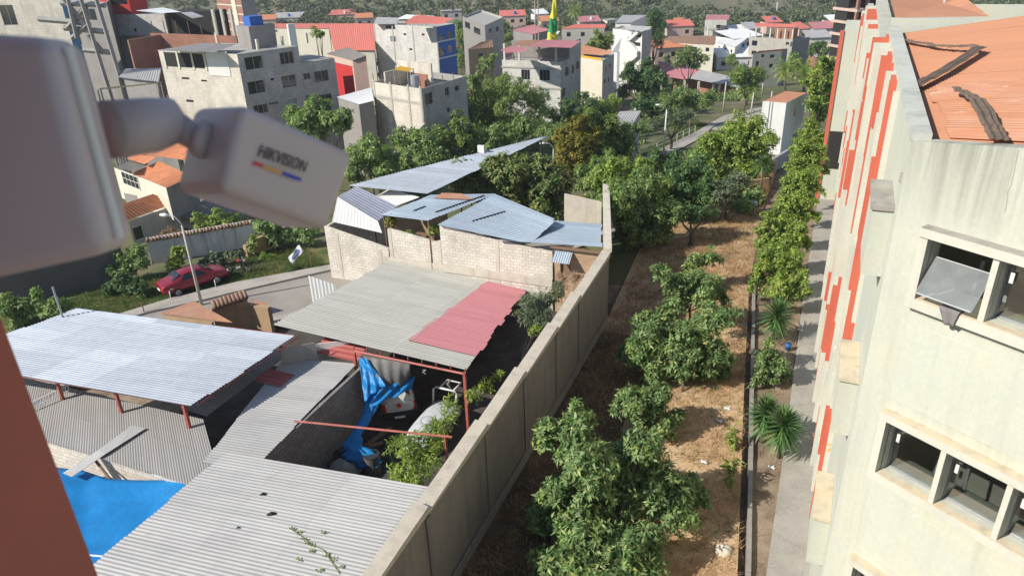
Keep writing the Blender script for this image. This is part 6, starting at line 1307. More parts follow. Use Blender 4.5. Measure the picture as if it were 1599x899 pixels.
l_ = D(955, 83, 134); mb.face([sb, st_, D(960, 74, 134), l_]); tag(mb.build('white_sail', 'cloth_white', solid=.03), 'white triangular sail cloth beside the cream orange roofed house', 'sail')
# white flag with blue emblem by the street
fb = G(487, 419); ft = D(482, 392, fb.y); h = thing('street_flag', 'small white flag with blue oval emblem on a thin stick at the pavement', 'flag', fb); mb = MB(); mb.tube([fb, ft, D(480, 386, fb.y)], .025, 6); mb.build('stick', 'timber', h)
c4 = [D(474, 392, fb.y), D(467, 382, fb.y), D(450, 403, fb.y), D(456, 413, fb.y)]
def fl(u, v): p = c4[0].lerp(c4[1], u).lerp(c4[3].lerp(c4[2], u), v); return p + Vector((.03, -.06, 0)) * math.sin(v * 9 + u * 3)
mb = MB(); mb.grid(fl, 10, 16); mb.build('cloth', 'cloth_white', h, smooth=True, solid=.004); mb = MB(); n = 20
def em(r): return [fl(.5 + r * .32 * math.cos(t), .5 + r * .34 * math.sin(t)) + Vector((0, -.03, .015)) for t in [6.283 * k / n for k in range(n)]]
o_, i_ = em(1), em(.55)
for k in range(n): j = (k + 1) % n; mb.face([o_[k], o_[j], i_[j], i_[k]])
mb.build('emblem', 'cloth_blue', h, solid=.004)

def loft_car(root, st, body, z0=.0):
    '''st: (x, half width, sill z, belt z, roof z or None, half roof width)'''
    def ring(s):
        x, w, zb, ze, zr, wr = s; zr = zr or ze
        pts = [(-w * .9, zb), (-w, zb + (ze - zb) * .45), (-w * .97, ze), (-wr, zr), (0, zr + .03), (wr, zr), (w * .97, ze), (w, zb + (ze - zb) * .45), (w * .9, zb)]
        return [(x, y, z) for y, z in pts]
    mb = MB(); rs = [ring(s) for s in st]
    o = len(mb.v); n = 9
    for r in rs: mb.v += [Vector(p) for p in r]
    for k in range(len(rs) - 1):
        for j in range(n - 1): mb.f.append([o + k * n + j, o + k * n + j + 1, o + (k + 1) * n + j + 1, o + (k + 1) * n + j]); mb.uv.append([(0, 0)] * 4); mb.mi.append(0)
        mb.f.append([o + k * n + n - 1, o + k * n, o + (k + 1) * n, o + (k + 1) * n + n - 1]); mb.uv.append([(0, 0)] * 4); mb.mi.append(0)
    mb.f.append(list(range(o, o + n))[::-1]); mb.uv.append([(0, 0)] * n); mb.mi.append(0); mb.f.append(list(range(o + (len(rs) - 1) * n, o + len(rs) * n))); mb.uv.append([(0, 0)] * n); mb.mi.append(0)
    ob = mb.build('body', body, root, smooth=True, local=True, bevel=0)
    bm = __import__('bmesh').new(); bm.from_mesh(ob.data); __import__('bmesh').ops.recalc_face_normals(bm, faces=bm.faces); bm.to_mesh(ob.data); bm.free()
    s = ob.modifiers.new('s', 'SUBSURF'); s.levels = 1; s.render_levels = 2
    return ob
def wheel(root, x, y, r=.31, w=.2):
    mb = MB(); prof = [(r * .62, -w / 2), (r * .95, -w / 2), (r, -w * .3), (r, w * .3), (r * .95, w / 2), (r * .62, w / 2)]
    mb.grid(lambda u, v: (x + math.cos(u * 6.2832) * prof[min(5, int(round(v * 5)))][0], y + prof[min(5, int(round(v * 5)))][1], r + math.sin(u * 6.2832) * prof[min(5, int(round(v * 5)))][0]), 24, 5)
    t = mb.build('tyre', 'rubber', root, smooth=True, local=True)
    mb = MB(); sgn = 1 if y > 0 else -1; yy = y + sgn * w * .42; mb.tube([(x, y - sgn * w * .2, r), (x, yy, r)], r * .61, 18)
    for k in range(5): a = k * 1.2566; mb.tube([(x, yy + sgn * .012, r), (x + math.cos(a) * r * .55, yy + sgn * .012, r + math.sin(a) * r * .55)], .03, 4)
    mb.build('rim', 'steel_grey', t, local=True)
def pane(root, pts, mat='glass', name='window', th=.01):
    mb = MB(); mb.face(pts); return mb.build(name, mat, root, local=True, solid=th)
# red saloon
ra0, ra1 = G(262, 466), G(342, 441); hd = math.atan2(ra1.y - ra0.y, ra1.x - ra0.x)
car = thing('parked_car', 'dark red saloon car parked on the grass verge beside the street lamp', 'car', (ra0.x - .1, ra0.y + .55, .03), hd)
S_ = [(-.55, .70, .35, .80, None, .5), (-.45, .80, .25, .93, None, .6), (.05, .86, .20, .98, 1.02, .62), (.45, .87, .20, 1.0, 1.20, .60), (.95, .87, .19, 1.0, 1.42, .56), (1.6, .87, .19, 1.0, 1.47, .57), (2.2, .87, .19, .98, 1.42, .57), (2.75, .87, .19, .96, 1.12, .62), (3.05, .87, .20, .94, .99, .66), (3.6, .85, .22, .86, .90, .62), (3.95, .76, .25, .74, None, .5), (4.05, .62, .32, .62, None, .4)]
loft_car(car, S_, 'car_red')
for sg in (-1, 1):
    for x in (.35, 3.0): wheel(car, x, sg * .78)
    k = sg * 1.0
    pane(car, [(.72, k * .815, 1.02), (1.42, k * .835, 1.02), (1.42, k * .625, 1.385), (1.02, k * .63, 1.36)]); pane(car, [(1.50, k * .835, 1.02), (2.42, k * .83, 1.01), (2.10, k * .65, 1.36), (1.50, k * .625, 1.39)])
    pane(car, [(-.535, k * .74, .64), (-.50, k * .78, .88), (-.52, k * .50, .90), (-.56, k * .48, .66)], 'lamp_red', 'taillight', .03); pane(car, [(3.98, k * .62, .60), (3.90, k * .74, .72), (3.90, k * .52, .76), (4.03, k * .42, .66)], 'lamp_clear', 'headlight', .03)
    mb = MB(); mb.tube([(2.35, k * .86, 1.02), (2.33, k * 1.0, 1.06)], [.05, .09], 8); mb.build('mirror', 'car_red', car, local=True)
    mb = MB(); mb.tube([(1.46, k * .875, .86), (1.62, k * .875, .86)], .018, 5); mb.build('handle', 'car_red', car, local=True)
pane(car, [(.22, -.60, 1.09), (.22, .60, 1.09), (.80, .52, 1.385), (.80, -.52, 1.385)], name='rear_window', mat='glass'); pane(car, [(2.95, .62, 1.03), (2.95, -.62, 1.03), (2.32, -.53, 1.40), (2.32, .53, 1.40)], name='windscreen')
pane(car, [(-.585, .26, .52), (-.585, -.26, .52), (-.575, -.26, .64), (-.575, .26, .64)], 'white_steel', 'number_plate', .02)
# white van rear under the tarp
vb = G(628, 662); van = thing('parked_van', 'white van parked nose in under the cream roof, half covered by tarp', 'van', (vb.x - .1, vb.y + .2, 0), math.radians(101))
loft_car(van, [(0, .70, .40, .95, 1.0, .62), (.08, .80, .34, 1.05, 1.30, .66), (.5, .83, .30, 1.08, 1.72, .66), (1.5, .83, .28, 1.08, 1.82, .68), (2.8, .83, .28, 1.05, 1.78, .66), (3.4, .82, .28, 1.0, 1.2, .66), (4.0, .74, .32, .8, .86, .55)], 'car_white')
pane(van, [(.04, .60, 1.12), (.04, -.60, 1.12), (.36, -.56, 1.60), (.36, .56, 1.60)], name='rear_window')
mb = MB(); mb.box((-.10, 0), (0, 1), z0=.36, z1=.60, a0=-.80, a1=.80, b0=-.14, b1=.10); mb.build('bumper', 'rubber', van, local=True, bevel=.04)
mb = MB(); mb.tube([(-.02, -.02, .95), (-.05, -.02, .96)], .12, 20); st = mb.build('sticker', 'sticker_red', van, local=True)
cu = bpy.data.curves.new('t', 'FONT'); cu.body = '2'; cu.size = .2; cu.align_x = 'CENTER'; cu.align_y = 'CENTER'; cu.extrude = .002; to = bpy.data.objects.new('t', cu); C.objects.link(to); bpy.context.view_layer.update()
me = bpy.data.meshes.new_from_object(to.evaluated_get(bpy.context.evaluated_depsgraph_get())); bpy.data.objects.remove(to)
for v in me.vertices: v.co = Vector((-.056 - v.co.z, -.02 - v.co.x, .958 + v.co.y))
me.materials.clear(); me.materials.append(MATS['rag_black']); lo = bpy.data.objects.new('lettering', me); C.objects.link(lo); lo.parent = st
for sg in (-1, 1):
    for x in (.65, 3.3): wheel(van, x, sg * .74)
    pane(van, [(.02, sg * .60, .62), (.03, sg * .76, .62), (.10, sg * .80, 1.05), (.04, sg * .64, 1.05)], 'lamp_red', 'taillight', .03)
    pane(van, [(.6, sg * .80, 1.15), (2.9, sg * .80, 1.12), (2.6, sg * .70, 1.66), (.75, sg * .69, 1.68)])
mb = MB(); mb.box((-.12, 0), (0, 1), z0=.38, z1=.50, a0=-.25, a1=.25, b0=.105, b1=.12); mb.build('number_plate', 'white_steel', van, local=True)
# derelict white shell with hatch and roll bar
ta_, tb_ = P(655, 676, .95), P(712, 612, .95); tk = thing('vehicle_shell', 'derelict rounded white vehicle shell with round hatch on top and bare roll bar', 'vehicle', (ta_.x, ta_.y, 0), math.atan2(tb_.y - ta_.y, tb_.x - ta_.x))
loft_car(tk, [(-.9, .50, .25, .55, .6, .35), (-.5, .66, .2, .75, .86, .45), (0, .74, .2, .85, 1.0, .5), (.8, .76, .2, .88, 1.08, .55), (1.9, .76, .2, .88, 1.08, .55), (2.6, .74, .2, .84, 1.0, .5), (2.9, .62, .25, .72, .82, .4)], 'car_shell')
mb = MB(); mb.tube([(.75, 0, 1.07), (.75, 0, 1.17)], [.34, .32], 24); mb.build('hatch_ring', 'steel_grey', tk, local=True); mb = MB(); mb.tube([(.75, 0, 1.17), (.75, 0, 1.20), (.75, 0, 1.23)], [.26, .24, .1], 24); mb.build('hatch_lid', 'car_shell', tk, local=True)
mb = MB(); mb.tube([(2.3, .62, .7), (2.5, .62, 1.65), (2.55, .5, 1.75), (2.55, -.5, 1.75), (2.5, -.62, 1.65), (2.3, -.62, .7)], .055, 8); mb.tube([(2.52, .3, 1.76), (3.3, .3, 1.72), (3.3, -.45, 1.72), (2.52, -.45, 1.76)], .05, 6); mb.build('roll_bar', 'car_white', tk, local=True, smooth=True)
for sg in (-1, 1):
    for x in (-.2, 1.6): wheel(tk, x, sg * .66, .28)
# hanging tarp, black and blue
tpA, tpB, tpC = P(566, 553, 3.5), P(640, 566, 3.5), P(648, 612, 1.75)
def hang(u, v):
    top = P(566, 553, 3.55).lerp(P(640, 567, 3.48), u); bot = P(596, 616, 2.2).lerp(P(643, 587, 2.55), u); p = top.lerp(bot, v); return p + Vector((.1, -.3, .05)) * (math.sin(u * 26 + v * 5) * .14 * (.3 + v) + math.sin(u * 9 + 2 * v) * .25 * v) + Vector((0, -.2 * math.sin(math.pi * v), -.2 * math.sin(math.pi * u) * v))
mb = MB(); mb.grid(hang, 48, 16); tag(mb.build('black_tarp', 'tarp_black', smooth=True, solid=.01), 'black tarp hung in folds from the cream roof edge above the van', 'tarp')
bt = [(580, 612, 2.2, .34), (582, 624, 1.95, .30), (573, 650, 1.5, .19), (556, 680, 1.15, .20), (548, 700, .95, .40), (566, 716, .75, .55), (582, 722, .65, .30)]
pts = [P(x, y, z) for x, y, z, w in bt]
def rope(u, v):
    t = u * (len(pts) - 1); k = min(len(pts) - 2, int(t)); f = t - k; f = f * f * (3 - 2 * f); p = pts[k].lerp(pts[k + 1], f); w_ = bt[k][3] * (1 - f) + bt[k + 1][3] * f; a = v * 6.2832
    return p + Vector((math.cos(a), .25 * math.sin(a), .55 * math.sin(a))) * w_ * (1 + .28 * math.sin(5 * a + u * 13) + .15 * math.sin(9 * a - u * 31))
mb = MB(); mb.grid(rope, 70, 30); tag(mb.build('blue_tarp', 'tarp_blue', smooth=True), 'twisted blue tarp hanging from the roof post down to a drum', 'tarp')
qb = [P(562, 553, 3.52), P(574, 557, 3.5), P(604, 596, 2.6), P(570, 622, 2.0)]
mb = MB(); mb.grid(lambda u, v: qb[0].lerp(qb[1], u).lerp(qb[3].lerp(qb[2], u), v) + Vector((.08, -.25, .03)) * (math.sin(u * 15 + v * 6) * .3 * v + math.sin(u * 6 - v * 11) * .25) + Vector((0, -.28, .03)), 26, 26, flip=True); tag(mb.build('blue_tarp', 'tarp_blue', smooth=True, solid=.01), 'blue tarp gathered at the corner post left of the black tarp', 'tarp')
q4 = [P(594, 606, 2.35), P(650, 584, 2.45), P(644, 606, 2.0), P(578, 634, 1.8)]
mb = MB(); mb.grid(lambda u, v: q4[0].lerp(q4[1], u).lerp(q4[3].lerp(q4[2], u), v) + Vector((.02, -.18, .02)) * math.sin(u * 14 + v * 5) * .5 + Vector((0, -.25, .1)), 24, 12, flip=True); tag(mb.build('blue_tarp', 'tarp_blue', smooth=True, solid=.01), 'blue tarp flap covering the roof of the white van', 'tarp')
# barrel, sacks, junk
p = G(583, 735); h = thing('oil_drum', 'rusty grey drum with blue tarp spilling over it beside the nearest pale roof', 'drum', p); mb = MB(); mb.tube([p, p + Vector((0, 0, .3)), p + Vector((0, 0, .31)), p + Vector((0, 0, .6)), p + Vector((0, 0, .61)), p + Vector((0, 0, .9))], [.36, .36, .38, .36, .38, .36], 20); mb.build('body', 'plaster_dark', h)
mb = MB(); mb.tube([p + Vector((0, 0, .9)), p + Vector((0, 0, .93))], .37, 20); mb.build('rim', 'dark_steel', h)
p = G(541, 735); mb = MB(); mb.grid(lambda u, v: p + Vector((math.cos(u * 6.283) * .75 * math.cos(v * 1.5), math.sin(u * 6.283) * .5 * math.cos(v * 1.5), .62 * math.sin(v * 1.57) + .05 * math.sin(u * 18))), 28, 10); tag(mb.build('cement_sack', 'ledge_grey', smooth=True), 'grey dusty covered heap left of the drum', 'heap')
mb = MB(); c_ = p + Vector((-.2, .2, .75)); mb.tube([c_ + Vector((math.cos(t) * .28, .1 * math.sin(3 * t), math.sin(t) * .2)) for t in [6.283 * k / 16 for k in range(17)]], .07, 7); tag(mb.build('old_tyre', 'rubber', smooth=True), 'black tyre lying on the dusty heap', 'tyre')
p = G(592, 738) + Vector((.5, .4, 0)); mb = MB(); mb.tube([p, p + Vector((0, 0, .3)), p + Vector((0, 0, .4)), p + Vector((0, 0, .5))], [.12, .12, .05, .05], 10); tag(mb.build('bottle', 'bottle_green', smooth=True), 'green plastic bottle beside the drum', 'bottle')
for k, (x, y, ln, lb) in enumerate(((575, 705, 1.4, 'loose timber board leaning behind the drum'), (590, 690, 1.8, 'longer timber plank lying in the shaded yard'))):
    p = G(x, y); mb = MB(); mb.box(p, (1, .4 + k), z0=.25, z1=.32, a0=-ln / 2, a1=ln / 2, b0=-.1, b1=.1); tag(mb.build('plank', 'timber'), lb, 'plank')
for k, (x, y, z, lb) in enumerate(((700, 592, 3.3, 'torn pale plastic strip hanging from the roof edge near the red post'), (662, 577, 3.4, 'small torn plastic scrap hanging from the roof edge beside the black tarp'))):
    t = P(x, y, z); mb = MB(); mb.grid(lambda u, v: t + Vector(((u - .5) * .14 * (1 - .5 * v) + .05 * math.sin(v * 9), .03 * math.sin(u * 9), -v * (.5 if k == 0 else .25))), 4, 8); tag(mb.build('plastic_strip', 'zinc_pale', smooth=True, solid=.004), lb, 'plastic strip')
# motorcycle
mp = G(372, 428); mo = thing('motorcycle', 'dark motorcycle parked on the verge in front of the red car', 'motorcycle', (mp.x, mp.y + .2, .02), math.radians(8))
for x in (-.65, .65):
    mb = MB(); mb.tube([(x + math.cos(t) * .29, 0, .31 + math.sin(t) * .29) for t in [6.2832 * k / 20 for k in range(21)]], .05, 8, cap=False); wv = mb.build('wheel', 'rubber', mo, local=True, smooth=True)
    mb = MB(); mb.tube([(x, -.04, .31), (x, .04, .31)], .08, 10)
    for k in range(6): a = k * 1.047; mb.tube([(x, 0, .31), (x + math.cos(a) * .27, 0, .31 + math.sin(a) * .27)], .01, 4)
    mb.build('hub', 'steel_grey', wv, local=True)
mb = MB(); mb.tube([(-.65, 0, .31), (-.2, 0, .42), (.25, 0, .45), (.38, 0, .85)], .045, 6); mb.tube([(.65, .06, .31), (.42, .06, .92)], .025, 6); mb.tube([(.65, -.06, .31), (.42, -.06, .92)], .025, 6); mb.tube([(-.2, 0, .42), (-.45, 0, .78), (.35, 0, .82)], .035, 6); mb.build('frame', 'dark_steel', mo, local=True, smooth=True)
mb = MB(); mb.tube([(.02, 0, .8), (.18, 0, .9), (.36, 0, .84)], [.1, .15, .08], 10); mb.build('fuel_tank', 'car_red', mo, local=True, smooth=True)
mb = MB(); mb.tube([(-.62, 0, .84), (-.35, 0, .82), (.02, 0, .80)], [.08, .12, .08], 8); mb.build('seat', 'rubber', mo, local=True, smooth=True)
mb = MB(); mb.tube([(.30, .36, 1.02), (.40, .2, .98), (.42, 0, .95), (.40, -.2, .98), (.30, -.36, 1.02)], .02, 6); mb.build('handlebar', 'steel_grey', mo, local=True, smooth=True)
mb = MB(); mb.tube([(-.1, 0, .32), (.2, 0, .36)], [.14, .13], 8); mb.build('engine', 'steel_grey', mo, local=True); mb = MB(); mb.tube([(.46, 0, .85), (.56, 0, .84)], [.1, .09], 10); mb.build('headlight', 'lamp_clear', mo, local=True)
# low white hoop posts on the verge
for k, (x, y, lb) in enumerate(((338, 452, 'small pale hoop post in front of the red car nose'), (268, 470, 'small pale hoop post behind the red car'))):
    p = G(x, y); mb = MB(); mb.tube([p, p + Vector((0, 0, .7)), p + Vector((.1, .05, .85)), p + Vector((.25, .12, .8))], .025, 6); tag(mb.build('hoop_post', 'white_steel', smooth=True), lb, 'post')
p = G(226, 490); mb = MB(); mb.tube([p, p + Vector((0, 0, .9))], .035, 6); tag(mb.build('marker_post', 'timber'), 'short dark post at the pavement edge behind the silvery roof', 'post')
# ramp with railing, far road
mb = MB(); l_ = [G(970, 258), G(1010, 244), G(1050, 225), G(1085, 208), G(1105, 196), G(1130, 182), G(1180, 170), G(1230, 163)]; r_ = [G(1000, 262), G(1030, 249), G(1066, 232), G(1098, 215), G(1112, 200), G(1140, 187), G(1186, 174), G(1236, 167)]
strip(mb, l_, r_, .14); struct('ramp', mb, 'pavement')
mb = MB(); strip(mb, [G(1105, 201), G(1120, 190), G(1150, 180), G(1190, 172), G(1240, 160)], [G(1150, 212), G(1168, 203), G(1186, 196), G(1215, 186), G(1270, 172)], .03); struct('far_road', mb, 'pavement')
mb = MB(); strip(mb, [G(1190, 232), G(1205, 222), G(1240, 206), G(1270, 195)], [G(1206, 250), G(1226, 238), G(1260, 218), G(1290, 204)], .05); struct('lower_road', mb, 'pavement')
mb = MB(); strip(mb, [G(1130, 92), G(1140, 84), G(1165, 78)], [G(1172, 108), G(1180, 95), G(1185, 84)], .05); struct('town_street', mb, 'pavement')
h = thing('ramp_railing', 'white tube railing along the ramp beside the street lamp', 'railing', l_[0]); n = 22; pr = []
for k in range(n + 1):
    t = k / n * 3; i = min(2, int(t)); p = l_[i].lerp(l_[i + 1], t - i); p = Vector((p.x, p.y, T(p.y) + .1)); pr.append(p)
    if k % 2 == 0: m = MB(); m.tube([p, p + Vector((0, 0, 1.0))], .04, 6); m.build('post', 'white_steel', h)
for dz in (.55, 1.0): m = MB(); m.tube([p + Vector((0, 0, dz)) for p in pr], .03, 6); m.build('rail', 'white_steel', h)
mb = MB(); strip(mb, [G(985, 250), G(1025, 225), G(1060, 205), G(1085, 190)], [G(1010, 243), G(1050, 224), G(1083, 207), G(1102, 195)], .03); o = struct('grass_bank', mb, 'verge')
blades('bank_grass', between([G(985, 250), G(1025, 225), G(1060, 205), G(1085, 190)], [G(1010, 243), G(1050, 224), G(1083, 207), G(1102, 195)], 9000, clump=.3), 'grass_green', .32, .05, .8)
a_, b_ = G(1196, 272), G(1240, 252); mb = MB(); mb.box(a_, dv(a_, b_), z0=T(a_.y) - .3, z1=T(a_.y) + 1.3, a0=0, a1=dv(a_, b_).length, b0=-.15, b1=.15); tag(mb.build('low_wall', 'fence_tile'), 'low grey concrete wall behind the trunk yucca', 'wall')
a_, b_ = G(1150, 305), G(1198, 300); mb = MB(); mb.box(a_, dv(a_, b_), z0=-1.5, z1=T(a_.y) + 1.3, a0=0, a1=dv(a_, b_).length, b0=-.15, b1=.15); tag(mb.build('low_wall', 'adobe'), 'short dark earth wall left of the trunk yucca', 'wall')
p = G(1171, 325); mb = MB(); mb.box(p, (1, .1), z0=p.z, z1=p.z + .6, a0=-.5, a1=.5, b0=-.3, b1=.3); tag(mb.build('green_crate', 'glass_green', bevel=.05), 'small pale green box lying at the end of the dry orchard', 'box')
for k, (x, y, lb, cm) in enumerate(((1150, 86, 'white car parked left in the far street', 'car_white'), (1166, 86, 'second white car, right one in the far street', 'car_white'), (1228, 68, 'pale van on the road beside the wide grey house', 'car_white'), (1262, 136, 'dark blue car under the palms near the school', 'paint_blue'))):
    p = G(x, y); cr = thing('parked_car', lb, 'car', p, .2, 'cars parked in the far town'); loft_car(cr, [(0, .8, .3, .8, None, .5), (.6, .85, .25, .95, 1.3, .6), (1.2, .85, .25, .95, 1.45, .6), (2.4, .85, .25, .95, 1.4, .6), (3.1, .85, .25, .9, .95, .6), (3.9, .8, .3, .7, None, .5)], cm)
    for sg in (-1, 1):
        for xx in (.7, 3.0): wheel(cr, xx, sg * .76)
    pane(cr, [(.7, -.86, 1.0), (2.7, -.86, 1.0), (2.3, -.68, 1.36), (1.0, -.68, 1.36)])
# bucket, litter on the walk
p = P(1230, 545, .1); h = thing('bucket', 'dark blue plastic bucket at the edge of the sidewalk between the yuccas', 'bucket', p); mb = MB(); mb.tube([p, p + Vector((0, 0, .35))], [.14, .18], 14); mb.build('body', 'bucket_blue', h, smooth=True); mb = MB(); mb.tube([p + Vector((math.cos(t) * .18, 0, .35 + math.sin(t) * .15)) for t in [3.1416 * k / 8 for k in range(9)]], .012, 5); mb.build('handle', 'steel_grey', h)
LIT = ((1250, 516, 'white crumpled bag on the sidewalk above the bucket'), (1248, 690, 'pale paper scrap on the sidewalk beside the twin yuccas'), (1124, 658, 'white scrap on the dry grass right of the small avocado'), (1136, 638, 'tiny white paper on the dry grass near the kerb'), (1205, 730, 'pale plastic scrap below the twin yuccas'), (1100, 722, 'white litter on the dry ground above the big avocado'))
for x, y, lb in LIT:
    p = P(x, y, .12 if x > 1215 else .03); mb = MB(); rr = random.Random(x); mb.grid(lambda u, v: p + Vector(((u - .5) * .26, (v - .5) * .2, .04 + .05 * math.sin(u * 7 + rr.random()) * math.cos(v * 6))), 6, 6); tag(mb.build('litter', 'cloth_white', smooth=True, solid=.004), lb, 'litter')
p = G(1130, 860); mb = MB(); mb.grid(lambda u, v: p + Vector((math.cos(u * 6.283) * .35 * math.cos(v * 1.5), math.sin(u * 6.283) * .3 * math.cos(v * 1.5), .22 * math.sin(v * 1.57) + .03 * math.sin(u * 25.13))), 20, 8); tag(mb.build('rock', 'coping', smooth=True), 'pale rock on the dry ground near the kerb at the bottom', 'rock')

# the painted figure on the school facade, and a dark line along a crease in its end wall
bpy.context.view_layer.update(); DG = bpy.context.evaluated_depsgraph_get()
ok, loc, nn, *_ = S.ray_cast(DG, Vector((0, 0, H)) + ray(1296, 699).normalized() * 3, ray(1296, 699).normalized())
if ok and abs(nn.z) < .6:
    nn = Vector((nn.x, nn.y, 0)).normalized(); tx = Vector((0, 0, 1)).cross(nn).normalized()
    cu = bpy.data.curves.new('t', 'FONT'); cu.body = '2'; cu.size = .32; cu.align_x = 'CENTER'; cu.align_y = 'CENTER'; to = bpy.data.objects.new('t', cu); C.objects.link(to); bpy.context.view_layer.update()
    me = bpy.data.meshes.new_from_object(to.evaluated_get(bpy.context.evaluated_depsgraph_get())); bpy.data.objects.remove(to)
    for v in me.vertices: v.co = Vector(loc) + tx * v.co.x + Vector((0, 0, v.co.y)) + nn * .006 - sch.location
    me.materials.clear(); me.materials.append(MATS['paint_yellow']); lo = bpy.data.objects.new('painted_number', me); C.objects.link(lo); lo.parent = sch
mb = MB(); ua, za = onp(C0, E2, 1590, 234); ub, zb = onp(C0, E2, 1568, 332); n = 9; rr = random.Random(5)
pp = [(ua + (ub - ua) * k / n + rr.uniform(-.012, .012), za + (zb - za) * k / n) for k in range(n + 1)]
for (u0, w0), (u1, w1) in zip(pp[:-1], pp[1:]): mb.face([EW(u0 - .004, .003, w0), EW(u0 + .004, .003, w0), EW(u1 + .004, .003, w1), EW(u1 - .004, .003, w1)])
mb.build('crease_line', 'ledge_grey', sch)
# ------------------------------------------------------------------ plants
AV = dict(mat='leaf_avocado', L=.26, Wd=.088, dens=15, nper=8, flatz=.95, droop=.22, r0=.07)
tree_px('avocado_tree', 'largest avocado tree with loose crown, in front at the bottom of the orchard', 'tree',
        [(908, 655, 26), (856, 680, 26), (905, 705, 58), (965, 722, 58), (1010, 760, 55), (925, 775, 60), (975, 815, 60), (1050, 775, 48), (1085, 775, 32), (1020, 830, 48), (880, 860, 50), (930, 880, 58), (870, 815, 36), (1000, 700, 35), (905, 905, 52, 18.3), (960, 915, 48, 18.1), (860, 770, 20, 21.0), (868, 878, 38, 18.9), (1010, 872, 42, 19.3), (930, 960, 50, 17.3), (850, 932, 34, 17.7), (925, 832, 40, 19.7), (985, 850, 38, 19.4), (890, 838, 32, 20.0), (950, 870, 40, 18.9)], 22.0, base=(965, 880), **{**AV, 'spread': .6, 'nsub': 8})
tree_px('avocado_tree', 'small round avocado tree between the largest one and the long clump', 'tree', [(985, 628, 38), (1020, 620, 34), (1035, 668, 34), (1000, 655, 32), (1010, 690, 18)], 27.5, base=(1020, 700), **AV)
tree_px('avocado_tree', 'broad avocado tree in the middle of the orchard row', 'tree', [(1005, 515, 32), (1010, 560, 44), (1050, 575, 40), (1090, 590, 34), (1060, 530, 44), (1100, 550, 36), (1125, 580, 22), (1020, 598, 22), (990, 545, 24), (1105, 510, 34), (1130, 505, 24)], 32.0, base=(1065, 612), **{**AV, 'dens': 12})
tree_px('avocado_tree', 'bluish avocado tree behind the broad one in the orchard row', 'tree', [(1040, 490, 30), (1070, 465, 34), (1100, 470, 34), (1050, 440, 26), (1095, 440, 28), (1030, 425, 16), (1120, 460, 22)], 37.0, base=(1080, 505), **{**AV, 'dens': 9})
tree_px('avocado_tree', 'small avocado tree at the far end of the orchard row', 'tree', [(1085, 410, 22), (1105, 405, 20), (1080, 425, 16)], 42.5, base=(1098, 437), **{**AV, 'dens': 9})
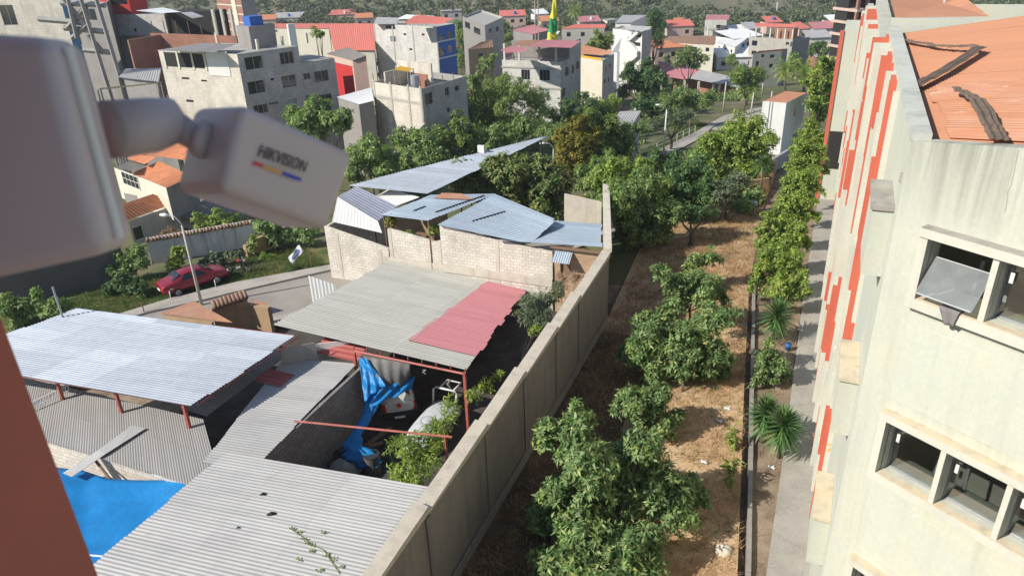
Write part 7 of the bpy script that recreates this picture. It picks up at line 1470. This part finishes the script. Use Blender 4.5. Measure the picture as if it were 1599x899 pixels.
# the dense green behind the boundary wall
FAR = dict(nper=7, droop=.3)
tree_px('mango_tree', 'big dark mango tree with yellowish tips over the blue tin roofs', 'tree', [(732, 284, 34), (765, 302, 38), (785, 270, 34), (825, 268, 32), (850, 295, 38), (805, 305, 40), (835, 325, 34), (775, 262, 24), (872, 305, 24), (860, 325, 26), (715, 285, 22)], 55, 'leaf_mango', L=.34, Wd=.13, dens=11, r0=.25, **FAR)
TR = [('leafy_tree', 'bright green bushy tree between boundary wall end and dry orchard', [(985, 345, 44), (1020, 350, 40), (965, 310, 38), (1005, 305, 40), (1040, 330, 30), (980, 375, 26), (1030, 370, 22)], 50, 'leaf_mid', .28),
      ('leafy_tree', 'yellow green tree rising behind the bright bushy tree', [(950, 285, 34), (985, 275, 32), (1015, 285, 30), (1045, 290, 26), (960, 260, 24)], 56, 'leaf_bright', .28),
      ('leafy_tree', 'dark tree in the middle of the thicket left of the trunk yucca', [(1060, 290, 38), (1085, 275, 34), (1090, 310, 34), (1060, 315, 30), (1110, 300, 26), (1075, 325, 22), (1040, 260, 26)], 57, 'leaf_dark', .28),
      ('leafy_tree', 'large bright green tree in front of the white house', [(1110, 235, 34), (1145, 215, 34), (1175, 225, 34), (1190, 250, 28), (1150, 250, 40), (1115, 265, 34), (1140, 205, 16), (1170, 265, 30), (1125, 225, 24)], 68, 'leaf_bright', .32),
      ('leafy_tree', 'greyish bush right of the dark thicket tree', [(1135, 295, 24), (1150, 285, 20), (1125, 310, 18), (1148, 305, 16)], 56, 'leaf_grey', .24),
      ('leafy_tree', 'low dark bush at the end of the dry orchard', [(1080, 335, 18), (1105, 330, 20), (1060, 335, 18)], 50.5, 'leaf_dark', .22),
      ('flowering_tree', 'yellow flecked tree beside the thin lamp at the silver roof tip', [(893, 212, 34), (880, 240, 28), (905, 240, 30), (920, 215, 24), (885, 270, 22), (910, 265, 22)], 76, 'leaf_yellow', .32),
      ('leafy_tree', 'olive green tree right of the yellow flecked tree', [(945, 225, 28), (965, 215, 26), (935, 250, 24), (975, 240, 22), (950, 200, 22), (925, 190, 22)], 80, 'leaf_willow', .34),
      ('leafy_tree', 'green bush between the yellow flecked tree and the ramp', [(925, 275, 26), (945, 262, 24), (915, 295, 22), (970, 262, 18)], 66, 'leaf_mid', .28),
      ('leafy_tree', 'dark broad tree under the nearest end of the long silver roof', [(560, 255, 34), (590, 245, 32), (575, 232, 26), (550, 270, 22), (610, 265, 28)], 66, 'leaf_mid', .32),
      ('leafy_tree', 'green tree in the middle of the belt behind the long silver roof', [(640, 240, 30), (620, 225, 26), (660, 250, 24), (650, 222, 22), (675, 225, 26)], 70, 'leaf_mid', .32),
      ('leafy_tree', 'yellowish tree below the willow behind the long silver roof', [(700, 225, 30), (715, 205, 26), (690, 245, 22), (735, 225, 26)], 78, 'leaf_willow', .34),
      ('leafy_tree', 'shaded bush behind the middle of the long silver roof', [(770, 220, 26), (795, 212, 26), (760, 235, 20), (820, 205, 24)], 80, 'leaf_mid', .34),
      ('willow_tree', 'tallest feathery willow in front of the corner house', [(740, 178, 32), (765, 150, 30), (800, 140, 28), (820, 160, 30), (790, 175, 34), (835, 180, 26), (760, 190, 30), (810, 195, 28), (845, 165, 18), (780, 128, 16)], 94, 'leaf_willow', .38),
      ('leafy_tree', 'dark tree on the left flank of the willow', [(715, 160, 22), (725, 180, 24), (705, 182, 22), (735, 140, 20), (720, 195, 22), (740, 125, 14)], 92, 'leaf_mid', .36),
      ('leafy_tree', 'dark shrubs at the foot of the corner house', [(885, 170, 18), (905, 160, 16), (925, 172, 18), (865, 180, 18), (900, 185, 18), (940, 180, 14)], 98, 'leaf_dark', .34),
      ('leafy_tree', 'round dark tree in front of the grey block of flats', [(480, 185, 24), (505, 172, 24), (525, 188, 22), (500, 200, 26), (470, 200, 20), (540, 200, 16), (460, 180, 16)], 72, 'leaf_mid', .34),
      ('leafy_tree', 'wide dark tree left of the pink and grey hall', [(985, 120, 24), (1010, 112, 24), (1025, 128, 18), (1000, 138, 24), (980, 140, 18), (1020, 145, 14)], 124, 'leaf_dark', .42),
      ('pine_tree', 'tall dark pine right of the stair house', [(1018, 32, 12), (1024, 45, 14), (1030, 58, 12), (1020, 60, 12), (1014, 48, 10), (1022, 22, 8), (1028, 70, 9)], 178, 'leaf_dark', .5),
      ('leafy_tree', 'grey green tree in front of the stair house', [(935, 58, 14), (950, 65, 14), (925, 70, 12), (940, 72, 12)], 150, 'leaf_willow', .45),
      ('leafy_tree', 'round green tree behind the pink and grey hall', [(1075, 88, 14), (1090, 95, 14), (1060, 95, 13), (1080, 102, 12)], 150, 'leaf_mid', .45),
      ('leafy_tree', 'tree in front of the far street, right of the hall', [(1160, 115, 14), (1175, 125, 16), (1150, 122, 12), (1185, 118, 12), (1165, 132, 14)], 125, 'leaf_willow', .42),
      ('leafy_tree', 'tall lush tree beside the far end of the school', [(1285, 115, 18), (1290, 140, 20), (1280, 160, 20), (1295, 170, 16), (1270, 130, 14), (1288, 100, 12), (1275, 180, 14)], 86, 'leaf_bright', .4),
      ('leafy_tree', 'round tree behind the palms below the hollow brick tower', [(1280, 74, 12), (1270, 80, 10), (1288, 82, 10)], 165, 'leaf_dark', .45),
      ('leafy_tree', 'low shrubs along the red railing of the hall', [(1060, 150, 16), (1085, 160, 16), (1105, 158, 14), (1070, 165, 16), (1045, 165, 14), (1112, 148, 10)], 108, 'leaf_mid', .38),
      ('leafy_tree', 'deep shaded shrub below the wide dark tree', [(1020, 170, 16), (1040, 178, 14), (1000, 165, 14)], 112, 'leaf_dark', .4),
      ('leafy_tree', 'shrub left of the pale roofed hut', [(935, 165, 18), (950, 178, 14), (915, 178, 14), (960, 160, 12)], 100, 'leaf_bright', .36),
      ('cane_clump', 'pale reed clump above the grass bank of the ramp', [(1040, 190, 14), (1060, 185, 14), (1025, 195, 12), (1075, 182, 10)], 90, 'leaf_grey', .4),
      ('leafy_tree', 'dark shrub row along the ramp railing', [(972, 222, 14), (985, 208, 13), (960, 236, 12), (1000, 200, 10)], 82, 'leaf_mid', .3),
      ('leafy_tree', 'small tree behind the brick yard roofs, upper left', [(405, 45, 10), (420, 48, 10), (392, 47, 8)], 150, 'leaf_mid', .45),
      ('leafy_tree', 'roof garden shrub above the grey block of flats annex', [(492, 50, 8), (500, 54, 6)], 100, 'leaf_bright', .3),
      ('leafy_tree', 'green shrub beside the brown tiled ochre house', [(760, 100, 12), (770, 92, 8), (752, 108, 8)], 128, 'leaf_mid', .4)]
for nm, lb, ls, y, mat, L in TR:
    k = 1.15 if y > 90 else 1.0
    tree_px(nm, lb, 'tree' if 'shrub' not in lb and 'bush' not in lb and 'clump' not in lb else 'shrub', ls, y, mat, L=L * (1.0 if nm != 'pine_tree' else .8), Wd=L * (.36 if nm not in ('willow_tree', 'cane_clump', 'pine_tree') else .2), dens=(11 if y < 62 else 7.5 if y < 90 else 5 if y < 130 else 4), nper=7, r0=.18, droop=.9 if nm == 'willow_tree' else .3, spread=1.2, flatz=1.0 if nm != 'pine_tree' else 1.2)
# shrubs of the planting bed by the sidewalk
HB = [([(1268, 215, 22), (1255, 222, 20), (1280, 225, 20), (1262, 205, 14)], 64, 'farthest bright shrub of the planting bed, by the white house'), ([(1262, 250, 26), (1245, 255, 20), (1278, 248, 18), (1250, 238, 18)], 57, 'second farthest bright shrub of the planting bed'),
      ([(1250, 285, 26), (1232, 292, 20), (1268, 283, 20)], 52, 'bright shrub beside the dark opening of the school, in the planting bed'), ([(1240, 325, 28), (1222, 328, 22), (1262, 322, 18)], 47.5, 'broad bright shrub in the middle of the planting bed'),
      ([(1225, 368, 28), (1205, 372, 22), (1248, 368, 20), (1195, 350, 14)], 43.5, 'dense bright shrub with white dots before the middle one'), ([(1215, 410, 28), (1195, 408, 20), (1240, 408, 20), (1228, 430, 18)], 40.5, 'bright shrub just behind the single yucca'),
      ([(1235, 452, 20), (1250, 440, 16), (1215, 445, 16)], 38.5, 'thin twiggy shrub right of the single yucca'), ([(1202, 568, 24), (1190, 585, 18), (1218, 580, 16), (1200, 548, 14)], 31.2, 'dull green shrub between single yucca and twin yuccas'), ([(1186, 428, 13), (1182, 442, 10), (1196, 420, 12)], 40, 'low bright shrub left of the single yucca by the kerb')]
HB = [([(l[0], l[1], l[2] * .86) for l in ls] + [(l[0] + dx, l[1] + dy, l[2] * .62) for l in ls for dx, dy in ((-10, 12), (9, 14), (2, -12))], y, lb) for ls, y, lb in HB]
for ls, y, lb in HB: tree_px('bed_shrub', lb, 'shrub', ls, y, 'leaf_bright' if 'dull' not in lb else 'leaf_avocado', L=.165, Wd=.07, dens=27 if y < 48 else 18, nper=7, r0=.05, group='shrubs of the planting bed', spread=.3, nsub=6)
# yuccas
def yucca(name, label, px, h=1.2, n=150, L=.8, heads=1, mat='leaf_yucca', px_is_ground=True, skirt=0.0, group=None):
    b = G(*px); r = thing(name, label, 'yucca', b, 0, group); rng = np.random.default_rng(int(px[0])); V = []; Fc = []
    tp = b + Vector((0, 0, h)); mb = MB(); mb.tube([b - Vector((0, 0, .1)), b.lerp(tp, .5) + Vector((.03, .02, 0)), tp], [.11, .09, .1], 8); mb.build('trunk', 'bark', r, smooth=True)
    mb = MB()
    for k in range(n):
        a = k * 2.39996; el = math.radians(80 - 128 * (k / n) ** .9); l = L * rng.uniform(.8, 1.1) * (.62 + .38 * math.sin(min(1, k / n * 1.6 + .15) * 3.1416 * .6)); d = Vector((math.cos(a) * math.cos(el), math.sin(a) * math.cos(el), math.sin(el)))
        sd = Vector((-math.sin(a), math.cos(a), 0)); w = .042; p0 = tp + Vector((0, 0, (.75 if h < 2 else .3) * (1 - k / n) - .25)); p1 = p0 + d * l * .5; p2 = p0 + d * l + Vector((0, 0, -.12 * l)); up = sd.cross(d) * .012
        mb.face([p0 - sd * w * .6, p0 + sd * w * .6, p1 + sd * w + up, p1 - sd * w + up]); o = len(mb.v) - 4
        mb.v.append(p2); mb.f.append([o + 3, o + 2, o + 4]); mb.uv.append([(0, 0)] * 3); mb.mi.append(0)
    mb.build('crown', mat, r)
    if skirt:
        mb = MB()
        for k in range(60): a = k * 2.4; d = Vector((math.cos(a) * .35, math.sin(a) * .35, -1)).normalized(); sd = Vector((-math.sin(a), math.cos(a), 0)) * .03; q = tp + Vector((0, 0, -.1)); mb.face([q - sd, q + sd, q + d * skirt * rng.uniform(.7, 1.1)])
        mb.build('dead_leaves', 'straw', r)
    return r
yucca('yucca', 'single large yucca with green rosette beside the kerb', (1208, 530), 1.35, 240, 1.22)
yucca('yucca', 'right one of the twin yuccas at the sidewalk edge, the larger rosette', (1216, 714), 1.5, 250, 1.12)
yucca('yucca', 'left one of the twin yuccas, behind its neighbour by the kerb', (1190, 690), 1.4, 210, 1.05)
yucca('trunk_yucca', 'yucca on tall pale trunk with dead skirt, far end of orchard', (1186, 306), 3.1, 120, 1.3, skirt=1.6)
# palms in the far town
def palm(label, px, top, L=3.0):
    b = G(*px); tp = D(*top, b.y); r = thing('palm_tree', label, 'palm', b); mb = MB(); mb.tube([b, tp], [.28, .2], 8); mb.build('trunk', 'bark_pale', r, smooth=True); mb = MB(); rr = random.Random(px[0])
    for k in range(34):
        a = k * 2.4; el = math.radians(75 - 115 * k / 34); pr = [tp]; d = Vector((math.cos(a) * math.cos(el), math.sin(a) * math.cos(el), math.sin(el)))
        for j in range(1, 6): pr.append(pr[-1] + d * L / 5); d = (d + Vector((0, 0, -.16))).normalized()
        sd = Vector((-math.sin(a), math.cos(a), 0))
        for j in range(5):
            for s_ in (-1, 1):
                for m in (0.0, .5): p = pr[j].lerp(pr[j + 1], m); q = pr[j].lerp(pr[j + 1], m + .35); mb.face([p, q, q + sd * s_ * .55 * L / 3 + Vector((0, 0, -.3)) + (q - p) * 1.5])
    mb.build('crown', 'leaf_bright', r)
palm('palm left of the pair below the wide grey house', (1226, 146), (1226, 108)); palm('palm right of the pair, beside the lush tree', (1255, 142), (1256, 112)); palm('palm standing high behind the coral roofs at the hill foot', (898, 52), (898, 18), 3.4); palm('small leaning palm right of the hall railing', (1165, 165), (1167, 142), 2.2)
# weeds and shrubs in the yard and by the street
SH = [('weed_clump', 'tall pale weeds growing along the yard side of the boundary wall below the vehicles', [(640, 715, 30, 23.3), (665, 690, 28, 24.3), (690, 665, 24, 25.4), (622, 745, 26, 22.2), (705, 640, 20, 26.4), (655, 745, 26, 22.0), (620, 690, 18, 23.8), (670, 715, 26, 23.2), (640, 770, 22, 21.4), (685, 690, 22, 24.2), (600, 770, 12, 21.9)], 23, 'leaf_bright', .20, .045, 9), ('weed_clump', 'grey green shrub at the pink roof end against the boundary wall', [(845, 470, 28, 35.0), (830, 495, 24, 33.8), (868, 462, 22, 35.6), (850, 500, 20, 33.4), (822, 470, 16, 34.4)], 34.5, 'leaf_grey', .2, .045, 9),
      ('weed_clump', 'low green weeds between red post and boundary wall', [(742, 620, 16, 27.6), (760, 600, 16, 28.4), (775, 590, 14, 29.2), (835, 520, 16, 32.6)], 28, 'leaf_bright', .17, .04, 8), ('weed_clump', 'dry brown twigs below the block hut', [(880, 440, 14, 37.2), (900, 435, 12, 37.6), (870, 450, 12, 36.6)], 37, 'straw_red', .25, .03, 8),
      ('street_shrub', 'tall dark shrub against the shaded wall behind the red car', [(205, 410, 26), (218, 430, 22), (195, 428, 20), (215, 395, 18)], 47.5, 'leaf_mid', .24, .12, 8), ('street_shrub', 'round dark shrub left behind the red car', [(200, 455, 22), (185, 462, 18), (222, 460, 18)], 44.8, 'leaf_dark', .2, .09, 10),
      ('street_shrub', 'leafy shrub at the left edge behind the silvery roof', [(15, 495, 26), (45, 490, 22), (80, 485, 18), (60, 470, 16), (25, 475, 20), (100, 480, 12)], 41, 'leaf_mid', .24, .10, 8), ('street_shrub', 'light green hedge growing over the tile capped wall', [(345, 345, 24), (370, 350, 22), (320, 348, 18), (395, 352, 14), (310, 362, 12)], 55.5, 'leaf_bright', .24, .10, 7),
      ('street_shrub', 'dark ivy bush at the right end of the tile capped wall', [(425, 372, 24), (445, 378, 20), (410, 358, 18), (460, 392, 16), (430, 355, 18), (480, 380, 16), (490, 360, 16)], 53, 'leaf_mid', .24, .11, 8), ('street_shrub', 'pale broad leaved plant in front of the tile capped wall', [(275, 405, 10), (282, 395, 9), (270, 412, 8)], 48.5, 'leaf_lime', .40, .2, 6),
      ('street_shrub', 'prickly low cactus row in front of the tile capped wall', [(330, 400, 9), (345, 404, 9), (360, 398, 9), (378, 396, 8), (318, 410, 8), (340, 412, 8)], 49.5, 'leaf_grey', .2, .14, 14), ('street_shrub', 'reddish dry bush left of the lamp post behind the tile capped wall', [(256, 368, 12), (268, 362, 12), (245, 375, 8)], 53, 'straw_red', .3, .035, 9),
      ('street_shrub', 'thin light shrub in front of the ivy', [(392, 388, 9), (395, 375, 8)], 51, 'leaf_bright', .22, .1, 9), ('street_shrub', 'green tuft under the prickly row beside the motorcycle', [(352, 425, 8), (345, 432, 6), (410, 400, 8), (425, 402, 8)], 47.5, 'leaf_bright', .18, .05, 12)]
for nm, lb, ls, y, mat, L, Wd, dn in SH: tree_px(nm, lb, 'shrub' if nm != 'weed_clump' else 'weeds', ls, y, mat, L=L, Wd=Wd, dens=dn * (2.6 if nm == 'weed_clump' else 1.9), nper=6, r0=.03, spread=.3, nsub=4, th=(20, 80) if nm == 'weed_clump' else (45, 100))
for k, (x, y, hgt, lb) in enumerate(((1142, 700, 1.0, 'upper pale yellow green stalk by the kerb'), (1140, 755, 1.3, 'lower pale yellow green stalk by the kerb with hanging leaves'))):
    b = P(x, y); r = thing('banana_sprout', lb, 'plant', b); n = 26; p = np.array([[b.x + R_.uniform(-.1, .1), b.y + R_.uniform(-.1, .1), .2 + hgt * i / n] for i in range(n)]); leaf_object('leaves', p, np.tile([0, 0, 1.], (n, 1)), 'leaf_lime', .42, .12, 2, (30, 110), .5, r)
    mb = MB(); mb.tube([b, b + Vector((.03, 0, hgt + .2))], [.05, .02], 6); mb.build('stem', 'leaf_lime', r)
# dead vine on the nearest roof
mb = MB(); vp = [onS1(x, y) for x, y in ((452, 824), (470, 836), (488, 850), (505, 858), (520, 880), (530, 895))]
mb.tube(vp, .012, 5)
for x, y in ((455, 826), (468, 832), (474, 842), (480, 846), (490, 850), (505, 830), (486, 862), (508, 866), (520, 872), (498, 890), (468, 872), (530, 884)):
    c_ = onS1(x, y, .04)
    for _ in range(5): a = R_.uniform(0, 6.28); d = Vector((math.cos(a), math.sin(a), .25)) * .13; mb.face([c_, c_ + d * .6 + Vector((-d.y, d.x, 0)) * .25, c_ + d, c_ + d * .6 - Vector((-d.y, d.x, 0)) * .25])
tag(mb.build('dead_vine', 'leaf_mango'), 'thin dead vine crawling over the nearest pale tin roof', 'vine')
# scrub of the hillside, one mass
pts = []; rng = np.random.default_rng(3)
n = 22000; xx = rng.uniform(-330, 420, n); yy = 296 + 230 * rng.random(n) ** 1.3; cl = np.sin(xx / 23) + np.sin(yy / 17 + xx / 41) + rng.normal(size=n) * 1.0; ok = cl > -.55; xx, yy = xx[ok], yy[ok]
ls = [((x, y, hill_z(x, y) + .5), r) for x, y, r in zip(xx, yy, rng.uniform(.7, 2.3, len(xx)))]
p, a = shell(ls, .36, rng=rng); o = leaf_object('hill_scrub', p, a, 'leaf_scrub', 1.0, .7, 4, (40, 100), .2); o['kind'] = 'stuff'
# undergrowth between trees, weeds round the thicket: one mass
def scatter_px(n, poly_lo, seed): pass
rng = np.random.default_rng(5); ls = []
for (x0, x1, y0, y1, n, r) in ((560, 900, 190, 245, 120, 1.2), (860, 1090, 190, 260, 110, 1.0), (930, 1180, 260, 335, 110, .9), (1000, 1090, 138, 172, 90, 1.2), (1010, 1085, 180, 200, 40, .8), (1100, 1180, 125, 158, 70, 1.1), (690, 960, 150, 215, 90, 1.3), (420, 560, 190, 260, 60, 1.2), (1090, 1200, 205, 280, 50, .9)):
    for _ in range(n):
        g = G(rng.uniform(x0, x1), rng.uniform(y0, y1)); 
        rc = [G(985, 252), G(1040, 232), G(1092, 210), G(1108, 198), G(1135, 184), G(1185, 172)]
        if g.y > 48 and min((Vector(g[:2]) - Vector(a[:2]).lerp(Vector(b[:2]), t)).length for a, b in zip(rc[:-1], rc[1:]) for t in (0, .33, .66, 1)) > 4.5: ls.append(((g.x, g.y, g.z + .3), r * rng.uniform(.5, 1.2)))
p, a = shell(ls, 3.4, rng=rng); o = leaf_object('undergrowth', p, a, 'leaf_mid', .38, .16, 6, (40, 100), .25); o['kind'] = 'stuff'

bpy.context.view_layer.update(); DG2 = bpy.context.evaluated_depsgraph_get()
# more trees among the far houses and along the ramp: three kinds, copied
rt = random.Random(77); kinds = []
for k, (mat, ls) in enumerate((('leaf_mid', [((0, 0, 3.2), 1.5), ((.9, .3, 2.7), 1.1), ((-.8, -.4, 2.6), 1.1), ((.1, .8, 3.9), .9)]), ('leaf_bright', [((0, 0, 2.4), 1.5), ((1.1, 0, 2.0), 1.0), ((-.9, .5, 1.9), 1.1), ((-.2, -.9, 2.8), .9)]), ('leaf_dark', [((0, 0, 3.6), 1.3), ((.3, .2, 5.0), 1.0), ((-.5, .2, 2.5), 1.2), ((.6, -.4, 2.6), 1.1)]))):
    r = thing('small_tree', 'x', 'tree', (0, 0, 0)); sl = []
    for c, rad in ls:
        c = Vector(c); sl.append((c, rad * .6)); 
        for _ in range(8): d = Vector((rt.gauss(0, 1), rt.gauss(0, 1), rt.gauss(.1, .9))).normalized() * rad * rt.uniform(.5, .95); sl.append((c + d, rad * rt.uniform(.28, .48)))
    p, a = shell(sl, 4.2); leaf_object('crown', p, a, mat, .42, .17, 7, parent=r, local=True); mb = MB(); limbs(mb, (0, 0, 0), ls, .14); mb.build('trunk', 'bark', r, smooth=True, local=True); kinds.append(r)
spots = []
for _ in range(2000):
    if len(spots) >= 46: break
    x_, y_ = rt.uniform(560, 1300), rt.uniform(58, 128)
    g = G(x_, y_)
    hit_ok, loc, nn, idx, ob, mt = S.ray_cast(DG2, Vector((0, 0, H)) + ray(x_, y_).normalized() * 3, ray(x_, y_).normalized()) if 'DG2' in globals() else (True, g, None, 0, None, None)
    if ob is not None and ob.name.split('.')[0] not in ('ground', 'hillside', 'undergrowth', 'hill_scrub'): continue
    if any((g - q).length < 6 for q in spots): continue
    spots.append(g)
KL_ = ['leafy tree with round crown standing between houses of the far town', 'light green bushy tree standing between houses of the far town', 'narrow dark tree standing between houses of the far town']; KG = ['round trees of the far town', 'light bushy trees of the far town', 'narrow dark trees of the far town']
for i, g in enumerate(spots):
    k = i % 3; s_ = rt.uniform(.9, 1.5)
    if i < 3: kinds[k].location = g; kinds[k].scale = (s_,) * 3; kinds[k].rotation_euler.z = rt.uniform(0, 6); kinds[k]['label'] = KL_[k]; kinds[k]['group'] = KG[k]
    else: dup(kinds[k], g, rt.uniform(0, 6), s_, KL_[k], KG[k])

# ------------------------------------------------------------------ the thin air between here and the hill
mb = MB(); x0, x1, y0, y1, z0, z1 = -760, 960, -60, 940, -16, 330
mb.hexa([(x0, y0, z0), (x1, y0, z0), (x1, y1, z0), (x0, y1, z0)], [(x0, y0, z1), (x1, y0, z1), (x1, y1, z1), (x0, y1, z1)])
m = bpy.data.materials.new('haze'); m.use_nodes = True; n = m.node_tree; n.nodes.clear(); o_ = n.nodes.new('ShaderNodeOutputMaterial'); v_ = n.nodes.new('ShaderNodeVolumePrincipled')
v_.inputs['Color'].default_value = (0.88, 0.92, 0.97, 1); v_.inputs['Density'].default_value = 0.00032; v_.inputs['Anisotropy'].default_value = 0.2; n.links.new(v_.outputs[0], o_.inputs['Volume']); MATS['haze'] = m
o = mb.build('haze', 'haze'); o['kind'] = 'stuff'
